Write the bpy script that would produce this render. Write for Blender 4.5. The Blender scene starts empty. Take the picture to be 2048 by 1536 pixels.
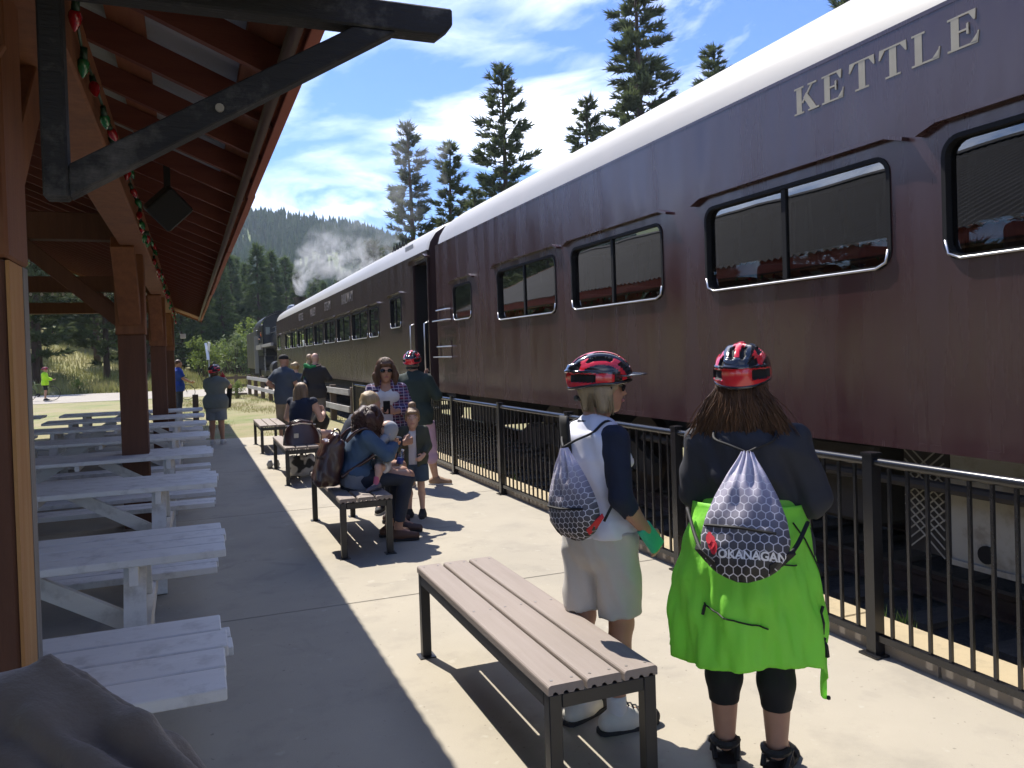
import bpy, bmesh, math, random
import numpy as np
from mathutils import Vector, Matrix, Euler
random.seed(7); RNG = np.random.default_rng(7)
S = bpy.context.scene
COL = S.collection
R = math.radians

# ------------------------------------------------------------------ camera
CAMZ = 1.68
cam = bpy.data.cameras.new('camera'); camo = bpy.data.objects.new('camera', cam); COL.objects.link(camo)
YAW, PITCH, ROLL = R(21.66), R(-0.9), 0.031
fw = Vector((math.sin(YAW)*math.cos(PITCH), math.cos(YAW)*math.cos(PITCH), math.sin(PITCH)))
r0 = Vector((math.cos(YAW), -math.sin(YAW), 0)); u0 = r0.cross(fw)
rt = r0*math.cos(ROLL) - u0*math.sin(ROLL); up = u0*math.cos(ROLL) + r0*math.sin(ROLL)
M = Matrix((rt, up, -fw)).transposed().to_4x4(); M.translation = (0, 0, CAMZ)
camo.matrix_world = M
cam.sensor_width = 36; cam.lens = 36*1600/2048; cam.shift_y = -40/2048
cam.clip_start = 0.05; cam.clip_end = 9000
S.camera = camo

# ------------------------------------------------------------------ sun, sky, exposure
SUND = Vector((0.175, -0.66, -1.0)).normalized()
ELEV = math.asin(-SUND.z); AZ = math.atan2(-SUND.x, -SUND.y)
sl = bpy.data.lights.new('sun', 'SUN'); sl.energy = 2.05; sl.angle = R(0.53); sl.color = (1.0, 0.94, 0.85)
so = bpy.data.objects.new('sun', sl); COL.objects.link(so)
so.rotation_euler = SUND.to_track_quat('-Z', 'Y').to_euler()
W = bpy.data.worlds.new('World'); S.world = W; W.use_nodes = True
wn = W.node_tree; wn.nodes.clear()
def wnode(t, **k):
    n = wn.nodes.new(t)
    for a, b in k.items(): setattr(n, a, b)
    return n
sky = wnode('ShaderNodeTexSky', sky_type='NISHITA', sun_disc=False)
sky.sun_elevation = ELEV; sky.sun_rotation = AZ; sky.altitude = 500; sky.air_density = 1.15; sky.dust_density = 0.35; sky.ozone_density = 3.5
tc = wnode('ShaderNodeTexCoord')
# clouds: a planar layer high above, seen by direction (x/z, y/z)
sep = wnode('ShaderNodeSeparateXYZ'); wn.links.new(tc.outputs['Generated'], sep.inputs[0])
def wm(op, a, b=None, c=None, clamp=False):
    n = wnode('ShaderNodeMath', operation=op, use_clamp=clamp)
    for i, v in enumerate((a, b, c)):
        if v is None: continue
        if isinstance(v, (int, float)): n.inputs[i].default_value = v
        else: wn.links.new(v, n.inputs[i])
    return n.outputs[0]
zc = wm('MAXIMUM', sep.outputs[2], 0.02)
zq = wm('ADD', zc, 0.12)
px = wm('DIVIDE', sep.outputs[0], zq); py = wm('DIVIDE', sep.outputs[1], zq)
cmb = wnode('ShaderNodeCombineXYZ'); wn.links.new(px, cmb.inputs[0]); wn.links.new(py, cmb.inputs[1])
def wnoise(scale, detail, rough, off, dist=0.0, sx=1.0, sy=1.0):
    mp = wnode('ShaderNodeMapping'); wn.links.new(cmb.outputs[0], mp.inputs[0])
    mp.inputs['Location'].default_value = off; mp.inputs['Scale'].default_value = (sx, sy, 1)
    n = wnode('ShaderNodeTexNoise'); wn.links.new(mp.outputs[0], n.inputs[0])
    n.inputs['Scale'].default_value = scale; n.inputs['Detail'].default_value = detail
    n.inputs['Roughness'].default_value = rough; n.inputs['Distortion'].default_value = dist
    return n.outputs[0]
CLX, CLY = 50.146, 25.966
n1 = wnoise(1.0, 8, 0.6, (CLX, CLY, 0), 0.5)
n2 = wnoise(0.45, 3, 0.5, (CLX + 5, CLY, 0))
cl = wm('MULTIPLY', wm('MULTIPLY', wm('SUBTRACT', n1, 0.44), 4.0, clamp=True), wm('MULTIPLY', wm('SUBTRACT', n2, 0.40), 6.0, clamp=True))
n3 = wnoise(3.2, 9, 0.62, (1.7, 2.3, 0), 0.6)
def bank(cx, cy, ang, hl, hw, amt):
    ca, sa = math.cos(ang), math.sin(ang); dx = wm('SUBTRACT', px, cx); dy = wm('SUBTRACT', py, cy)
    u = wm('DIVIDE', wm('ADD', wm('MULTIPLY', dx, ca), wm('MULTIPLY', dy, sa)), hl); v = wm('DIVIDE', wm('SUBTRACT', wm('MULTIPLY', dy, ca), wm('MULTIPLY', dx, sa)), hw)
    e = wm('POWER', 2.718, wm('MULTIPLY', wm('ADD', wm('MULTIPLY', u, u), wm('MULTIPLY', v, v)), -1.0))
    return wm('MULTIPLY', wm('SUBTRACT', wm('ADD', n3, wm('MULTIPLY', e, 0.36)), 0.66), amt, clamp=True)
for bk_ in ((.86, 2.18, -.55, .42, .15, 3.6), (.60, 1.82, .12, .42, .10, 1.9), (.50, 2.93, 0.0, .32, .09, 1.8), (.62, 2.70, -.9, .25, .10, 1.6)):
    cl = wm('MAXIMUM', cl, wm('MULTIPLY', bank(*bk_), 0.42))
bg1 = wnode('ShaderNodeBackground'); bg1.inputs[1].default_value = 0.055
tint = wnode('ShaderNodeMix', data_type='RGBA', blend_type='MULTIPLY'); tint.inputs[0].default_value = 1.0; tint.inputs[7].default_value = (0.40, 0.57, 0.90, 1)
wn.links.new(sky.outputs[0], tint.inputs[6]); wn.links.new(tint.outputs[2], bg1.inputs[0])
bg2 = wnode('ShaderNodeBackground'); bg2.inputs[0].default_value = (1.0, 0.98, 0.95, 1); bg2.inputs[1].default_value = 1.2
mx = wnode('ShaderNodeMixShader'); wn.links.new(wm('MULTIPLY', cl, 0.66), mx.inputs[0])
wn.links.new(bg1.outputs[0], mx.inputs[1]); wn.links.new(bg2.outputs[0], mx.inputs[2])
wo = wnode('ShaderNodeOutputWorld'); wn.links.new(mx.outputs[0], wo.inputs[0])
vs = S.view_settings; vs.view_transform = 'Standard'; vs.look = 'None'; vs.exposure = 2.0; vs.gamma = 1; vs.use_curve_mapping = False
S.cycles.use_denoising = True; S.cycles.max_bounces = 8; S.cycles.diffuse_bounces = 5; S.cycles.transparent_max_bounces = 16
S.cycles.caustics_reflective = False; S.cycles.caustics_refractive = False; S.cycles.sample_clamp_indirect = 6
S.cycles.volume_bounces = 0; S.cycles.use_adaptive_sampling = True

# ------------------------------------------------------------------ materials
MATS = {}
def nt(m):
    m.use_nodes = True
    return m.node_tree
def mat(name, c1, rough=0.6, c2=None, scale=8.0, metal=0.0, bump=0.0, bscale=40.0, spec=0.5, stretch=(1, 1, 1), coat=0.0,
        detail=5.0, c3=None, c3scale=1.5, c3amt=0.5, rvar=0.0, trans=0.0, sheen=0.0, contrast=1.0, bstretch=None, bdist=0.01, coords='Object'):
    if name in MATS: return MATS[name]
    m = bpy.data.materials.new(name); t = nt(m); N = t.nodes; L = t.links
    b = N['Principled BSDF']
    b.inputs['Roughness'].default_value = rough; b.inputs['Metallic'].default_value = metal
    b.inputs['Specular IOR Level'].default_value = spec; b.inputs['Coat Weight'].default_value = coat; b.inputs['Coat Roughness'].default_value = 0.08
    if sheen: b.inputs['Sheen Weight'].default_value = sheen
    if trans: b.inputs['Transmission Weight'].default_value = trans
    tcn = N.new('ShaderNodeTexCoord')
    def noise(sc, st, det=detail, rg=0.6):
        mp = N.new('ShaderNodeMapping'); L.new(tcn.outputs[coords], mp.inputs[0]); mp.inputs['Scale'].default_value = st
        n = N.new('ShaderNodeTexNoise'); n.inputs['Scale'].default_value = sc; n.inputs['Detail'].default_value = det; n.inputs['Roughness'].default_value = rg
        L.new(mp.outputs[0], n.inputs[0]); return n.outputs[0]
    b.inputs['Base Color'].default_value = (*c1, 1)
    if c2 is not None:
        nz = noise(scale, stretch)
        mr = N.new('ShaderNodeMapRange'); mr.inputs['From Min'].default_value = 0.5 - 0.22/contrast; mr.inputs['From Max'].default_value = 0.5 + 0.22/contrast
        L.new(nz, mr.inputs[0])
        mixn = N.new('ShaderNodeMix'); mixn.data_type = 'RGBA'; L.new(mr.outputs[0], mixn.inputs[0])
        mixn.inputs[6].default_value = (*c1, 1); mixn.inputs[7].default_value = (*c2, 1)
        out = mixn.outputs[2]
        if c3 is not None:
            nz3 = noise(c3scale, (1, 1, 1), 6, 0.65)
            mr3 = N.new('ShaderNodeMapRange'); mr3.inputs['From Min'].default_value = 0.52; mr3.inputs['From Max'].default_value = 0.68; mr3.inputs['To Max'].default_value = c3amt
            L.new(nz3, mr3.inputs[0])
            m3 = N.new('ShaderNodeMix'); m3.data_type = 'RGBA'; L.new(mr3.outputs[0], m3.inputs[0]); L.new(out, m3.inputs[6]); m3.inputs[7].default_value = (*c3, 1)
            out = m3.outputs[2]
        L.new(out, b.inputs['Base Color'])
        if rvar:
            mrr = N.new('ShaderNodeMapRange'); mrr.inputs['To Min'].default_value = rough - rvar; mrr.inputs['To Max'].default_value = rough + rvar
            L.new(nz, mrr.inputs[0]); L.new(mrr.outputs[0], b.inputs['Roughness'])
    if bump:
        bn = N.new('ShaderNodeBump'); bn.inputs['Strength'].default_value = bump; bn.inputs['Distance'].default_value = bdist
        L.new(noise(bscale, bstretch or stretch), bn.inputs['Height']); L.new(bn.outputs[0], b.inputs['Normal'])
    MATS[name] = m
    return m
def leafy(m, amt=0.38):
    t = m.node_tree; N = t.nodes; L = t.links; b = N['Principled BSDF']; o = [n for n in N if n.type == 'OUTPUT_MATERIAL'][0]
    tr = N.new('ShaderNodeBsdfTranslucent'); mx_ = N.new('ShaderNodeMixShader'); mx_.inputs[0].default_value = amt
    if b.inputs['Base Color'].links: L.new(b.inputs['Base Color'].links[0].from_socket, tr.inputs[0])
    L.new(b.outputs[0], mx_.inputs[1]); L.new(tr.outputs[0], mx_.inputs[2]); L.new(mx_.outputs[0], o.inputs[0]); return m
def glassmat(name, tint, refl=1.0, rough=0.0, through=0.75, bumpy=0.0):
    if name in MATS: return MATS[name]
    m = bpy.data.materials.new(name); t = nt(m); N = t.nodes; L = t.links; N.clear()
    o = N.new('ShaderNodeOutputMaterial'); tr = N.new('ShaderNodeBsdfTransparent'); gl = N.new('ShaderNodeBsdfGlossy'); mixs = N.new('ShaderNodeMixShader'); fr = N.new('ShaderNodeFresnel')
    tr.inputs[0].default_value = (tint[0]*through, tint[1]*through, tint[2]*through, 1); gl.inputs['Roughness'].default_value = rough; gl.inputs[0].default_value = (1, 1, 1, 1)
    ge = N.new('ShaderNodeNewGeometry'); mi_ = N.new('ShaderNodeMapRange'); mi_.inputs['To Min'].default_value = 1.55; mi_.inputs['To Max'].default_value = 1/1.55; L.new(ge.outputs['Backfacing'], mi_.inputs[0]); L.new(mi_.outputs[0], fr.inputs[0])
    mm = N.new('ShaderNodeMath'); mm.operation = 'MULTIPLY_ADD'; L.new(fr.outputs[0], mm.inputs[0]); mm.inputs[1].default_value = 1.9*refl; mm.inputs[2].default_value = 0.02; mm.use_clamp = True
    if bumpy:
        tcn = N.new('ShaderNodeTexCoord'); nz = N.new('ShaderNodeTexNoise'); nz.inputs['Scale'].default_value = 1.6; nz.inputs['Detail'].default_value = 1.0
        L.new(tcn.outputs['Object'], nz.inputs[0]); bn = N.new('ShaderNodeBump'); bn.inputs['Strength'].default_value = bumpy; bn.inputs['Distance'].default_value = 0.02
        L.new(nz.outputs[0], bn.inputs['Height']); L.new(bn.outputs[0], gl.inputs['Normal'])
    L.new(mm.outputs[0], mixs.inputs[0]); L.new(tr.outputs[0], mixs.inputs[1]); L.new(gl.outputs[0], mixs.inputs[2]); L.new(mixs.outputs[0], o.inputs[0])
    MATS[name] = m
    return m

# ------------------------------------------------------------------ mesh helpers
class MB:
    def __init__(s): s.v = []; s.f = []; s.m = []
    def add(s, vs, fs, mi=0):
        o = len(s.v); s.v.extend([tuple(map(float, p)) for p in vs]); s.f.extend([tuple(int(i)+o for i in f) for f in fs]); s.m.extend([mi]*len(fs)); return s
    def box(s, x0, x1, y0, y1, z0, z1, mi=0):
        return s.add([(x0,y0,z0),(x1,y0,z0),(x1,y1,z0),(x0,y1,z0),(x0,y0,z1),(x1,y0,z1),(x1,y1,z1),(x0,y1,z1)],
                     [(0,3,2,1),(4,5,6,7),(0,1,5,4),(1,2,6,5),(2,3,7,6),(3,0,4,7)], mi)
    def beam(s, p0, p1, w, h, up=(0,0,1), mi=0, w2=None, h2=None):
        p0 = Vector(p0); p1 = Vector(p1); d = (p1-p0).normalized(); sd = d.cross(Vector(up))
        if sd.length < 1e-4: sd = d.cross(Vector((0,1,0)))
        sd.normalize(); u = sd.cross(d); vs = []
        for p, ww, hh in ((p0, w, h), (p1, w2 or w, h2 or h)):
            for a, b in ((-1,-1),(1,-1),(1,1),(-1,1)): vs.append(p + sd*a*ww/2 + u*b*hh/2)
        return s.add(vs, [(0,3,2,1),(4,5,6,7),(0,1,5,4),(1,2,6,5),(2,3,7,6),(3,0,4,7)][0:0] + [(3,2,1,0),(4,5,6,7),(0,1,5,4),(1,2,6,5),(2,3,7,6),(3,0,4,7)], mi)
    def tube(s, pts, r, n=8, mi=0, caps=True, closed=False):
        pts = [Vector(p) for p in pts]; k = len(pts); rs = r if hasattr(r, '__len__') else [r]*k
        vs = []; fs = []; nrm = None
        for i, p in enumerate(pts):
            a = pts[(i-1) % k] if (closed or i > 0) else p; b = pts[(i+1) % k] if (closed or i < k-1) else p
            d = (b-a).normalized()
            if nrm is None: nrm = d.orthogonal().normalized()
            nrm = (nrm - d*nrm.dot(d)); nrm = nrm.normalized() if nrm.length > 1e-6 else d.orthogonal().normalized()
            bn = d.cross(nrm)
            for j in range(n):
                t = 2*math.pi*j/n; vs.append(p + (nrm*math.cos(t) + bn*math.sin(t))*rs[i])
        for i in range(k if closed else k-1):
            for j in range(n):
                a = i*n+j; b = i*n+(j+1) % n; c = ((i+1) % k)*n+(j+1) % n; d_ = ((i+1) % k)*n+j; fs.append((a, b, c, d_))
        if caps and not closed: fs.append(tuple(range(n-1, -1, -1))); fs.append(tuple((k-1)*n+j for j in range(n)))
        return s.add(vs, fs, mi)
    def cyl(s, p0, p1, r0, r1=None, n=12, mi=0): return s.tube([p0, p1], [r0, r0 if r1 is None else r1], n, mi)
    def ell(s, c, r, nu=16, nv=10, mi=0):
        vs = []; fs = []
        for i in range(nv+1):
            th = math.pi*i/nv
            for j in range(nu):
                ph = 2*math.pi*j/nu; vs.append((c[0]+r[0]*math.sin(th)*math.cos(ph), c[1]+r[1]*math.sin(th)*math.sin(ph), c[2]+r[2]*math.cos(th)))
        for i in range(nv):
            for j in range(nu): fs.append((i*nu+j, (i+1)*nu+j, (i+1)*nu+(j+1) % nu, i*nu+(j+1) % nu))
        return s.add(vs, fs, mi)
    def prism(s, poly, fn0, fn1, mi=0):
        k = len(poly); vs = [fn0(*p) for p in poly] + [fn1(*p) for p in poly]
        fs = [tuple(range(k-1, -1, -1)), tuple(range(k, 2*k))] + [(i, (i+1) % k, k+(i+1) % k, k+i) for i in range(k)]
        return s.add(vs, fs, mi)
    def grid(s, fn, nu, nv, mi=0, wrap=False):
        vs = [fn(i/nu, j/nv) for i in range(nu+1) for j in range(nv+1)]
        fs = [(i*(nv+1)+j, (i+1)*(nv+1)+j, (i+1)*(nv+1)+j+1, i*(nv+1)+j+1) for i in range(nu) for j in range(nv)]
        return s.add(vs, fs, mi)
    def mesh(s, name, mats, smooth=False):
        me = bpy.data.meshes.new(name); me.from_pydata(s.v, [], s.f)
        for m in (mats if isinstance(mats, (list, tuple)) else [mats]): me.materials.append(m)
        if len(me.materials) > 1: me.polygons.foreach_set('material_index', s.m)
        if smooth: me.polygons.foreach_set('use_smooth', [True]*len(me.polygons))
        me.update(); return me
    def fix(s, me):
        bm = bmesh.new(); bm.from_mesh(me); bmesh.ops.recalc_face_normals(bm, faces=bm.faces); bm.to_mesh(me); bm.free()
    def build(s, name, mats, parent=None, smooth=False, world=True, bevel=0.0, seg=1, norm=True, auto=None):
        me = s.mesh(name, mats, smooth)
        if norm: s.fix(me)
        return link(name, me, parent, world, bevel, seg, auto)
def link(name, me, parent=None, world=True, bevel=0.0, seg=1, auto=None):
    o = bpy.data.objects.new(name, me); COL.objects.link(o)
    if parent is not None:
        o.parent = parent
        if world:
            p = parent
            off = Vector((0, 0, 0))
            while p is not None: off += p.location; p = p.parent
            o.location = -off
    if auto is not None:
        me.polygons.foreach_set('use_smooth', [True]*len(me.polygons)); me.set_sharp_from_angle(angle=R(auto))
    if bevel:
        md = o.modifiers.new('bevel', 'BEVEL'); md.width = bevel; md.segments = seg; md.limit_method = 'ANGLE'; md.angle_limit = R(40)
    return o
def tag(o, label, cat, group=None):
    o['label'] = label; o['category'] = cat
    if group: o['group'] = group
    return o
def thing(name, label, cat, loc=(0,0,0), rotz=0.0, group=None):
    o = bpy.data.objects.new(name, None); COL.objects.link(o); o.location = loc; o.rotation_euler = (0, 0, rotz); o.empty_display_size = 0.1
    return tag(o, label, cat, group)
def struct(o, kind='structure'):
    o['kind'] = kind; return o
def dup(root, loc, rotz=None, label=None, group=None):
    r = root.copy(); COL.objects.link(r); r.location = loc
    if rotz is not None: r.rotation_euler = (0, 0, rotz)
    if label: r['label'] = label
    if group: r['group'] = group
    for ch in list(root.children):
        c = ch.copy(); COL.objects.link(c); c.parent = r
        for g in list(ch.children):
            d = g.copy(); COL.objects.link(d); d.parent = c
    return r
def textmesh(body, size=1.0, extrude=0.0, offset=0.0):
    cu = bpy.data.curves.new('t', 'FONT'); cu.body = body; cu.size = size; cu.extrude = extrude; cu.offset = offset; cu.resolution_u = 3
    o = bpy.data.objects.new('t', cu); COL.objects.link(o)
    dg = bpy.context.evaluated_depsgraph_get(); me = bpy.data.meshes.new_from_object(o.evaluated_get(dg))
    bpy.data.objects.remove(o); bpy.data.curves.remove(cu)
    return me
# ================================================================== SETTING: ground, platform, track, road, hills
m_conc = mat('concrete', (0.40, 0.358, 0.282), 0.85, (0.335, 0.302, 0.24), 0.9, bump=0.35, bscale=140, c3=(0.22, 0.20, 0.17), c3scale=2.2, c3amt=0.35, bdist=0.004, detail=9)
def add_pits(m):
    t = m.node_tree; N = t.nodes; L = t.links; b = N['Principled BSDF']; src = b.inputs['Base Color'].links[0].from_socket; tcn = N.new('ShaderNodeTexCoord')
    def layer(src, sc, lo, hi, amt, col, det=2.0, dist=0.0):
        n = N.new('ShaderNodeTexNoise'); n.inputs['Scale'].default_value = sc; n.inputs['Detail'].default_value = det; n.inputs['Distortion'].default_value = dist; L.new(tcn.outputs['Object'], n.inputs[0])
        mr = N.new('ShaderNodeMapRange'); mr.inputs['From Min'].default_value = lo; mr.inputs['From Max'].default_value = hi; mr.inputs['To Max'].default_value = amt; L.new(n.outputs[0], mr.inputs[0])
        x = N.new('ShaderNodeMix'); x.data_type = 'RGBA'; L.new(mr.outputs[0], x.inputs[0]); L.new(src, x.inputs[6]); x.inputs[7].default_value = (*col, 1); return x.outputs[2]
    o = layer(src, 34, .70, .74, .55, (.12, .105, .085)); o = layer(o, .55, .5, .75, .35, (.25, .23, .195), 8, 1.2); o = layer(o, 9, .66, .72, .4, (.46, .43, .36), 3); o = layer(o, 1.7, .62, .70, .3, (.20, .185, .16), 6, 2.0)
    L.new(o, b.inputs['Base Color'])
add_pits(m_conc)
m_dirt = mat('dry_ground', (0.30, 0.24, 0.15), 0.95, (0.20, 0.21, 0.07), 0.55, bump=0.6, bscale=25, c3=(0.12, 0.17, 0.04), c3scale=0.33, c3amt=0.85, bdist=0.03, detail=8)
m_gravel = mat('road_gravel', (0.37, 0.335, 0.285), 0.95, (0.30, 0.27, 0.23), 1.2, bump=0.5, bscale=60, bdist=0.01)
m_ballast = mat('ballast', (0.055, 0.05, 0.046), 0.95, (0.025, 0.023, 0.022), 30, bump=1.0, bscale=28, bdist=0.05, c3=(0.09, 0.08, 0.07), c3scale=3.0, c3amt=0.5)
m_yellow = mat('yellow_edge', (0.46, 0.37, 0.225), 0.8, (0.39, 0.32, 0.20), 4, bump=0.3, bscale=60, c3=(0.3, 0.25, 0.16), c3scale=9, c3amt=0.6)
m_grassf = mat('meadow', (0.155, 0.17, 0.045), 0.95, (0.27, 0.235, 0.10), 0.12, bump=0.7, bscale=6, c3=(0.09, 0.13, 0.03), c3scale=0.05, c3amt=0.8, bdist=0.1, detail=9)

def smooth01(t): t = max(0., min(1., t)); return t*t*(3-2*t)
def ground_h(x, y):
    h = -0.03
    if x > 3.88: h = -0.36
    if y > 46 and x < 0.5: h += smooth01((y-48)/60)*min(7.0, (0.5-x)*0.35)
    if y > 75: h += smooth01((y-75)/200)*4.0
    return h
xs = sorted(set([-1750,-1200,-700,-350,-200,-120,-80,-60,-45,-35,-28,-22,-17,-13,-10,-7,-5,-3,-1,0.5,2,3.84,3.9,5,7,10,15,25,45,90,200,500,1100,1750]))
ys = [-400,-150,-60,-20,-8,0,8,17.9,24,32,41,48,52,56,60,65,70,76,84,95,110,130,160,200,260,400,900,1750]
mb = MB()
for y in ys:
    for x in xs: mb.v.append((x, y, ground_h(x, y)))
nx = len(xs)
for j in range(len(ys)-1):
    for i in range(nx-1):
        mb.f.append((j*nx+i, j*nx+i+1, (j+1)*nx+i+1, (j+1)*nx+i)); mb.m.append(1 if (ys[j] >= 48) else 0)
struct(mb.build('ground', [m_dirt, m_grassf]))

# platform: concrete slabs with open joints
plat = bpy.data.objects.new('platform', None); COL.objects.link(plat); struct(plat)
yj = [-5.3, -1.7, 1.9, 5.46, 9.1, 12.7, 16.0, 18.2]
for a, b in zip(yj[:-1], yj[1:]):
    for x0, x1 in ((-9.6, -4.2), (-4.2, 3.46)):
        MB().box(x0+0.004, x1-0.004, a+0.004, b-0.004, -0.2, 0.0).build('slab', m_conc, plat, bevel=0.006)
MB().box(-9.6, 3.44, -5.3, 18.15, -0.22, -0.022).build('slab_bed', mat('joint_dark', (0.10, 0.09, 0.08), 0.95), plat)
# timber edging painted yellow
edge = bpy.data.objects.new('platform_edge', None); COL.objects.link(edge); struct(edge)
for k in range(9):
    y0 = -4.0 + k*2.6
    MB().box(3.56, 3.86, y0, y0+2.585, -0.3, -0.006+0.004*random.random()).build('edge_board', m_yellow, edge, bevel=0.008)
MB().box(3.47, 3.555, -4, 19.3, -0.25, -0.03).build('edge_fill', m_ballast, edge)

# railway track
trk = bpy.data.objects.new('railway_track', None); COL.objects.link(trk); struct(trk)
TX = 5.62
mb = MB()
def bal(u, v):
    x = TX + (u-0.5)*3.5; y = -8 + v*128
    return (x, y, -0.21 - 0.13*smooth01((abs(u-0.5)*2-0.7)/0.3) + 0.012*math.sin(x*31+y*17))
mb.grid(bal, 14, 260).build('ballast_bed', m_ballast, trk)
m_tie = mat('tie_wood', (0.05, 0.04, 0.032), 0.9, (0.09, 0.075, 0.06), 6, bump=0.5, bscale=30, stretch=(1, 8, 8))
m_rail = mat('rail_steel', (0.10, 0.065, 0.05), 0.6, (0.16, 0.11, 0.085), 9, metal=0.6)
tie0 = None
for k in range(90):
    if tie0 is None: tie0 = MB().box(-1.28, 1.28, -0.11, 0.11, -0.14, 0.02).mesh('tie', m_tie)
    o = link('tie', tie0, trk, world=False); o.location = (TX, -6+k*0.62, -0.19)
for sx in (-0.74, 0.74):
    prof = [(-0.07,-0.17),(0.07,-0.17),(0.07,-0.15),(0.012,-0.13),(0.012,-0.05),(0.036,-0.035),(0.036,0),(-0.036,0),(-0.036,-0.035),(-0.012,-0.05),(-0.012,-0.13),(-0.07,-0.15)]
    MB().prism(prof, lambda a, b: (TX+sx+a, -8, b), lambda a, b: (TX+sx+a, 120, b)).build('rail', m_rail, trk)

# road of pale gravel crossing behind the shed
def road(u, v):
    x = -260 + u*300; c = 46.3 + 0.012*abs(x) + (0.0009*(x+10)**2 if x < -10 else 0); w = 5.0 if x > -2 else 5.4
    y = c + (v-0.5)*2*w*0.98
    return (x, y, max(ground_h(x, y), -0.03) + 0.012 + (0.0 if y < 48 else 0.0))
struct(MB().grid(road, 60, 6).build('road', m_gravel, smooth=True))

# hills
AZ_E = [(-90,.09),(-60,.11),(-30,.14),(-12,.158),(0,.160),(4,.154),(8,.148),(11,.140),(14,.122),(16.5,.10),(19,.085),(23,.07),(30,.06),(45,.055),(70,.05),(100,.05)]
def interp(t, tab):
    for (a, va), (b, vb) in zip(tab[:-1], tab[1:]):
        if a <= t <= b: return va + (vb-va)*(t-a)/(b-a)
    return tab[0][1] if t < tab[0][0] else tab[-1][1]
def hn(x, y):
    return (math.sin(x*.011+1.3)*math.cos(y*.009+.4)*.5 + math.sin(x*.027+y*.019)*.3 + math.sin(x*.05-y*.043+2)*.2)
def hill_h(az, r):
    x = r*math.sin(R(az)); y = r*math.cos(R(az))
    E = interp(az, AZ_E); t = (r-190)/(1050-190)
    s = smooth01(t)*0.75 + max(0, min(1, t))*0.25
    if t < 0: s = t*0.02
    z = E*1050*s + hn(x, y)*22*max(0, min(1, t*2))*(1-0.75*smooth01(t))
    if r > 1060: z = max(z-(r-1060)*0.22, -2.0)
    return x, y, z + CAMZ
m_hill = mat('hill_grass', (0.16, 0.20, 0.05), 0.95, (0.07, 0.11, 0.03), 0.02, bump=0.0, c3=(0.24, 0.22, 0.10), c3scale=0.012, c3amt=0.5)
mb = MB(); mb.grid(lambda u, v: hill_h(-90+190*u, 185+1500*v), 150, 60)
struct(mb.build('hills', m_hill, smooth=True))
# far forest on the hill, one mass
mb_v = []; mb_f = []
def meadow(x, y, z):
    n = math.sin(x*.021+2.2)*math.cos(y*.017+1.1) + .6*math.sin(x*.047+y*.03+.7) + .3*math.sin(x*.11-y*.07)
    return n
cnt = 0
rr = random.Random(3)
while cnt < 15000:
    az = rr.uniform(-30, 34); r = 200 + (1120-200)*(rr.random()**0.75)
    x, y, z = hill_h(az, r)
    if meadow(x, y, z) > (0.80 if r > 500 else 0.7) and rr.random() < 0.93: continue
    cnt += 1
    h = rr.uniform(9, 20)*(1.0 if r > 400 else 1.05); w = h*rr.uniform(.15, .22); b = len(mb_v); n = 6; a0 = rr.random()*6
    mb_v.append((x+rr.uniform(-.3,.3), y, z+h))
    for lvl, (hh, ww) in enumerate(((0.62, .5), (0.58, .28), (0.12, 1.0))):
        for k in range(n):
            t = a0 + 2*math.pi*k/n + lvl*.5; q = ww*w*rr.uniform(.65, 1.2)
            mb_v.append((x+q*math.cos(t), y+q*math.sin(t), z+h*hh*rr.uniform(.9, 1.1) - (.0 if lvl < 2 else 1.5)))
    for k in range(n):
        k2 = (k+1) % n
        mb_f.append((b, b+1+k, b+1+k2))
        mb_f.append((b+1+n+k, b+1+2*n+k, b+1+2*n+k2, b+1+n+k2))
        mb_f.append((b+1+k, b+1+n+k, b+1+n+k2, b+1+k2))
me = bpy.data.meshes.new('hill_forest'); me.from_pydata(mb_v, [], mb_f); me.update()
me.materials.append(leafy(mat('far_conifer', (0.045, 0.082, 0.026), 0.9, (0.11, 0.155, 0.042), 0.045, detail=4), .3))
struct(link('hill_forest', me), 'stuff')
# ================================================================== SHED (open picnic shelter)
m_post_lo = mat('post_dark_stain', (0.10, 0.040, 0.022), 0.75, (0.14, 0.058, 0.03), 3, bump=0.4, bscale=30, stretch=(6, 6, .6))
m_post_hi = mat('cedar_timber', (0.18, 0.065, 0.028), 0.7, (0.26, 0.105, 0.043), 3, bump=0.35, bscale=25, stretch=(6, 6, .5), c3=(0.13, 0.05, 0.025), c3scale=2, c3amt=.6)
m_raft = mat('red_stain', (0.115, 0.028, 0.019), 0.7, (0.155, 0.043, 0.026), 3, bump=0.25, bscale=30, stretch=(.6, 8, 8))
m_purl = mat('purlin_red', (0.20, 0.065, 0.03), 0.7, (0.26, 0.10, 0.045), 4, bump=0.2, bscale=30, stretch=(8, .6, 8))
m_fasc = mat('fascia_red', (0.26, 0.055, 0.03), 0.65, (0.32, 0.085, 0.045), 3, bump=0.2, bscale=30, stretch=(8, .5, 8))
m_tin = mat('corrugated_tin', (0.045, 0.046, 0.050), 0.8, (0.03, 0.031, 0.034), 2.0, metal=0.0, spec=.12)
m_blk = mat('black_weathered_timber', (0.012, 0.012, 0.014), 0.75, (0.02, 0.02, 0.022), 4, bump=0.6, bscale=20, stretch=(1, 6, 6), c3=(0.16, 0.15, 0.14), c3scale=7, c3amt=.55)
m_bounce = mat('bounce_lit_wood', (0.42, 0.19, 0.06), 0.8, (0.52, 0.30, 0.12), 3, bump=.4, bscale=25, stretch=(6, 6, .5))  # orange wood tone with warm bounce light from the platform painted in
shed = thing('picnic_shelter', 'long open timber shelter with red stained rafters and corrugated metal roof', 'shelter', (-4.5, 10, 0))
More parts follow.
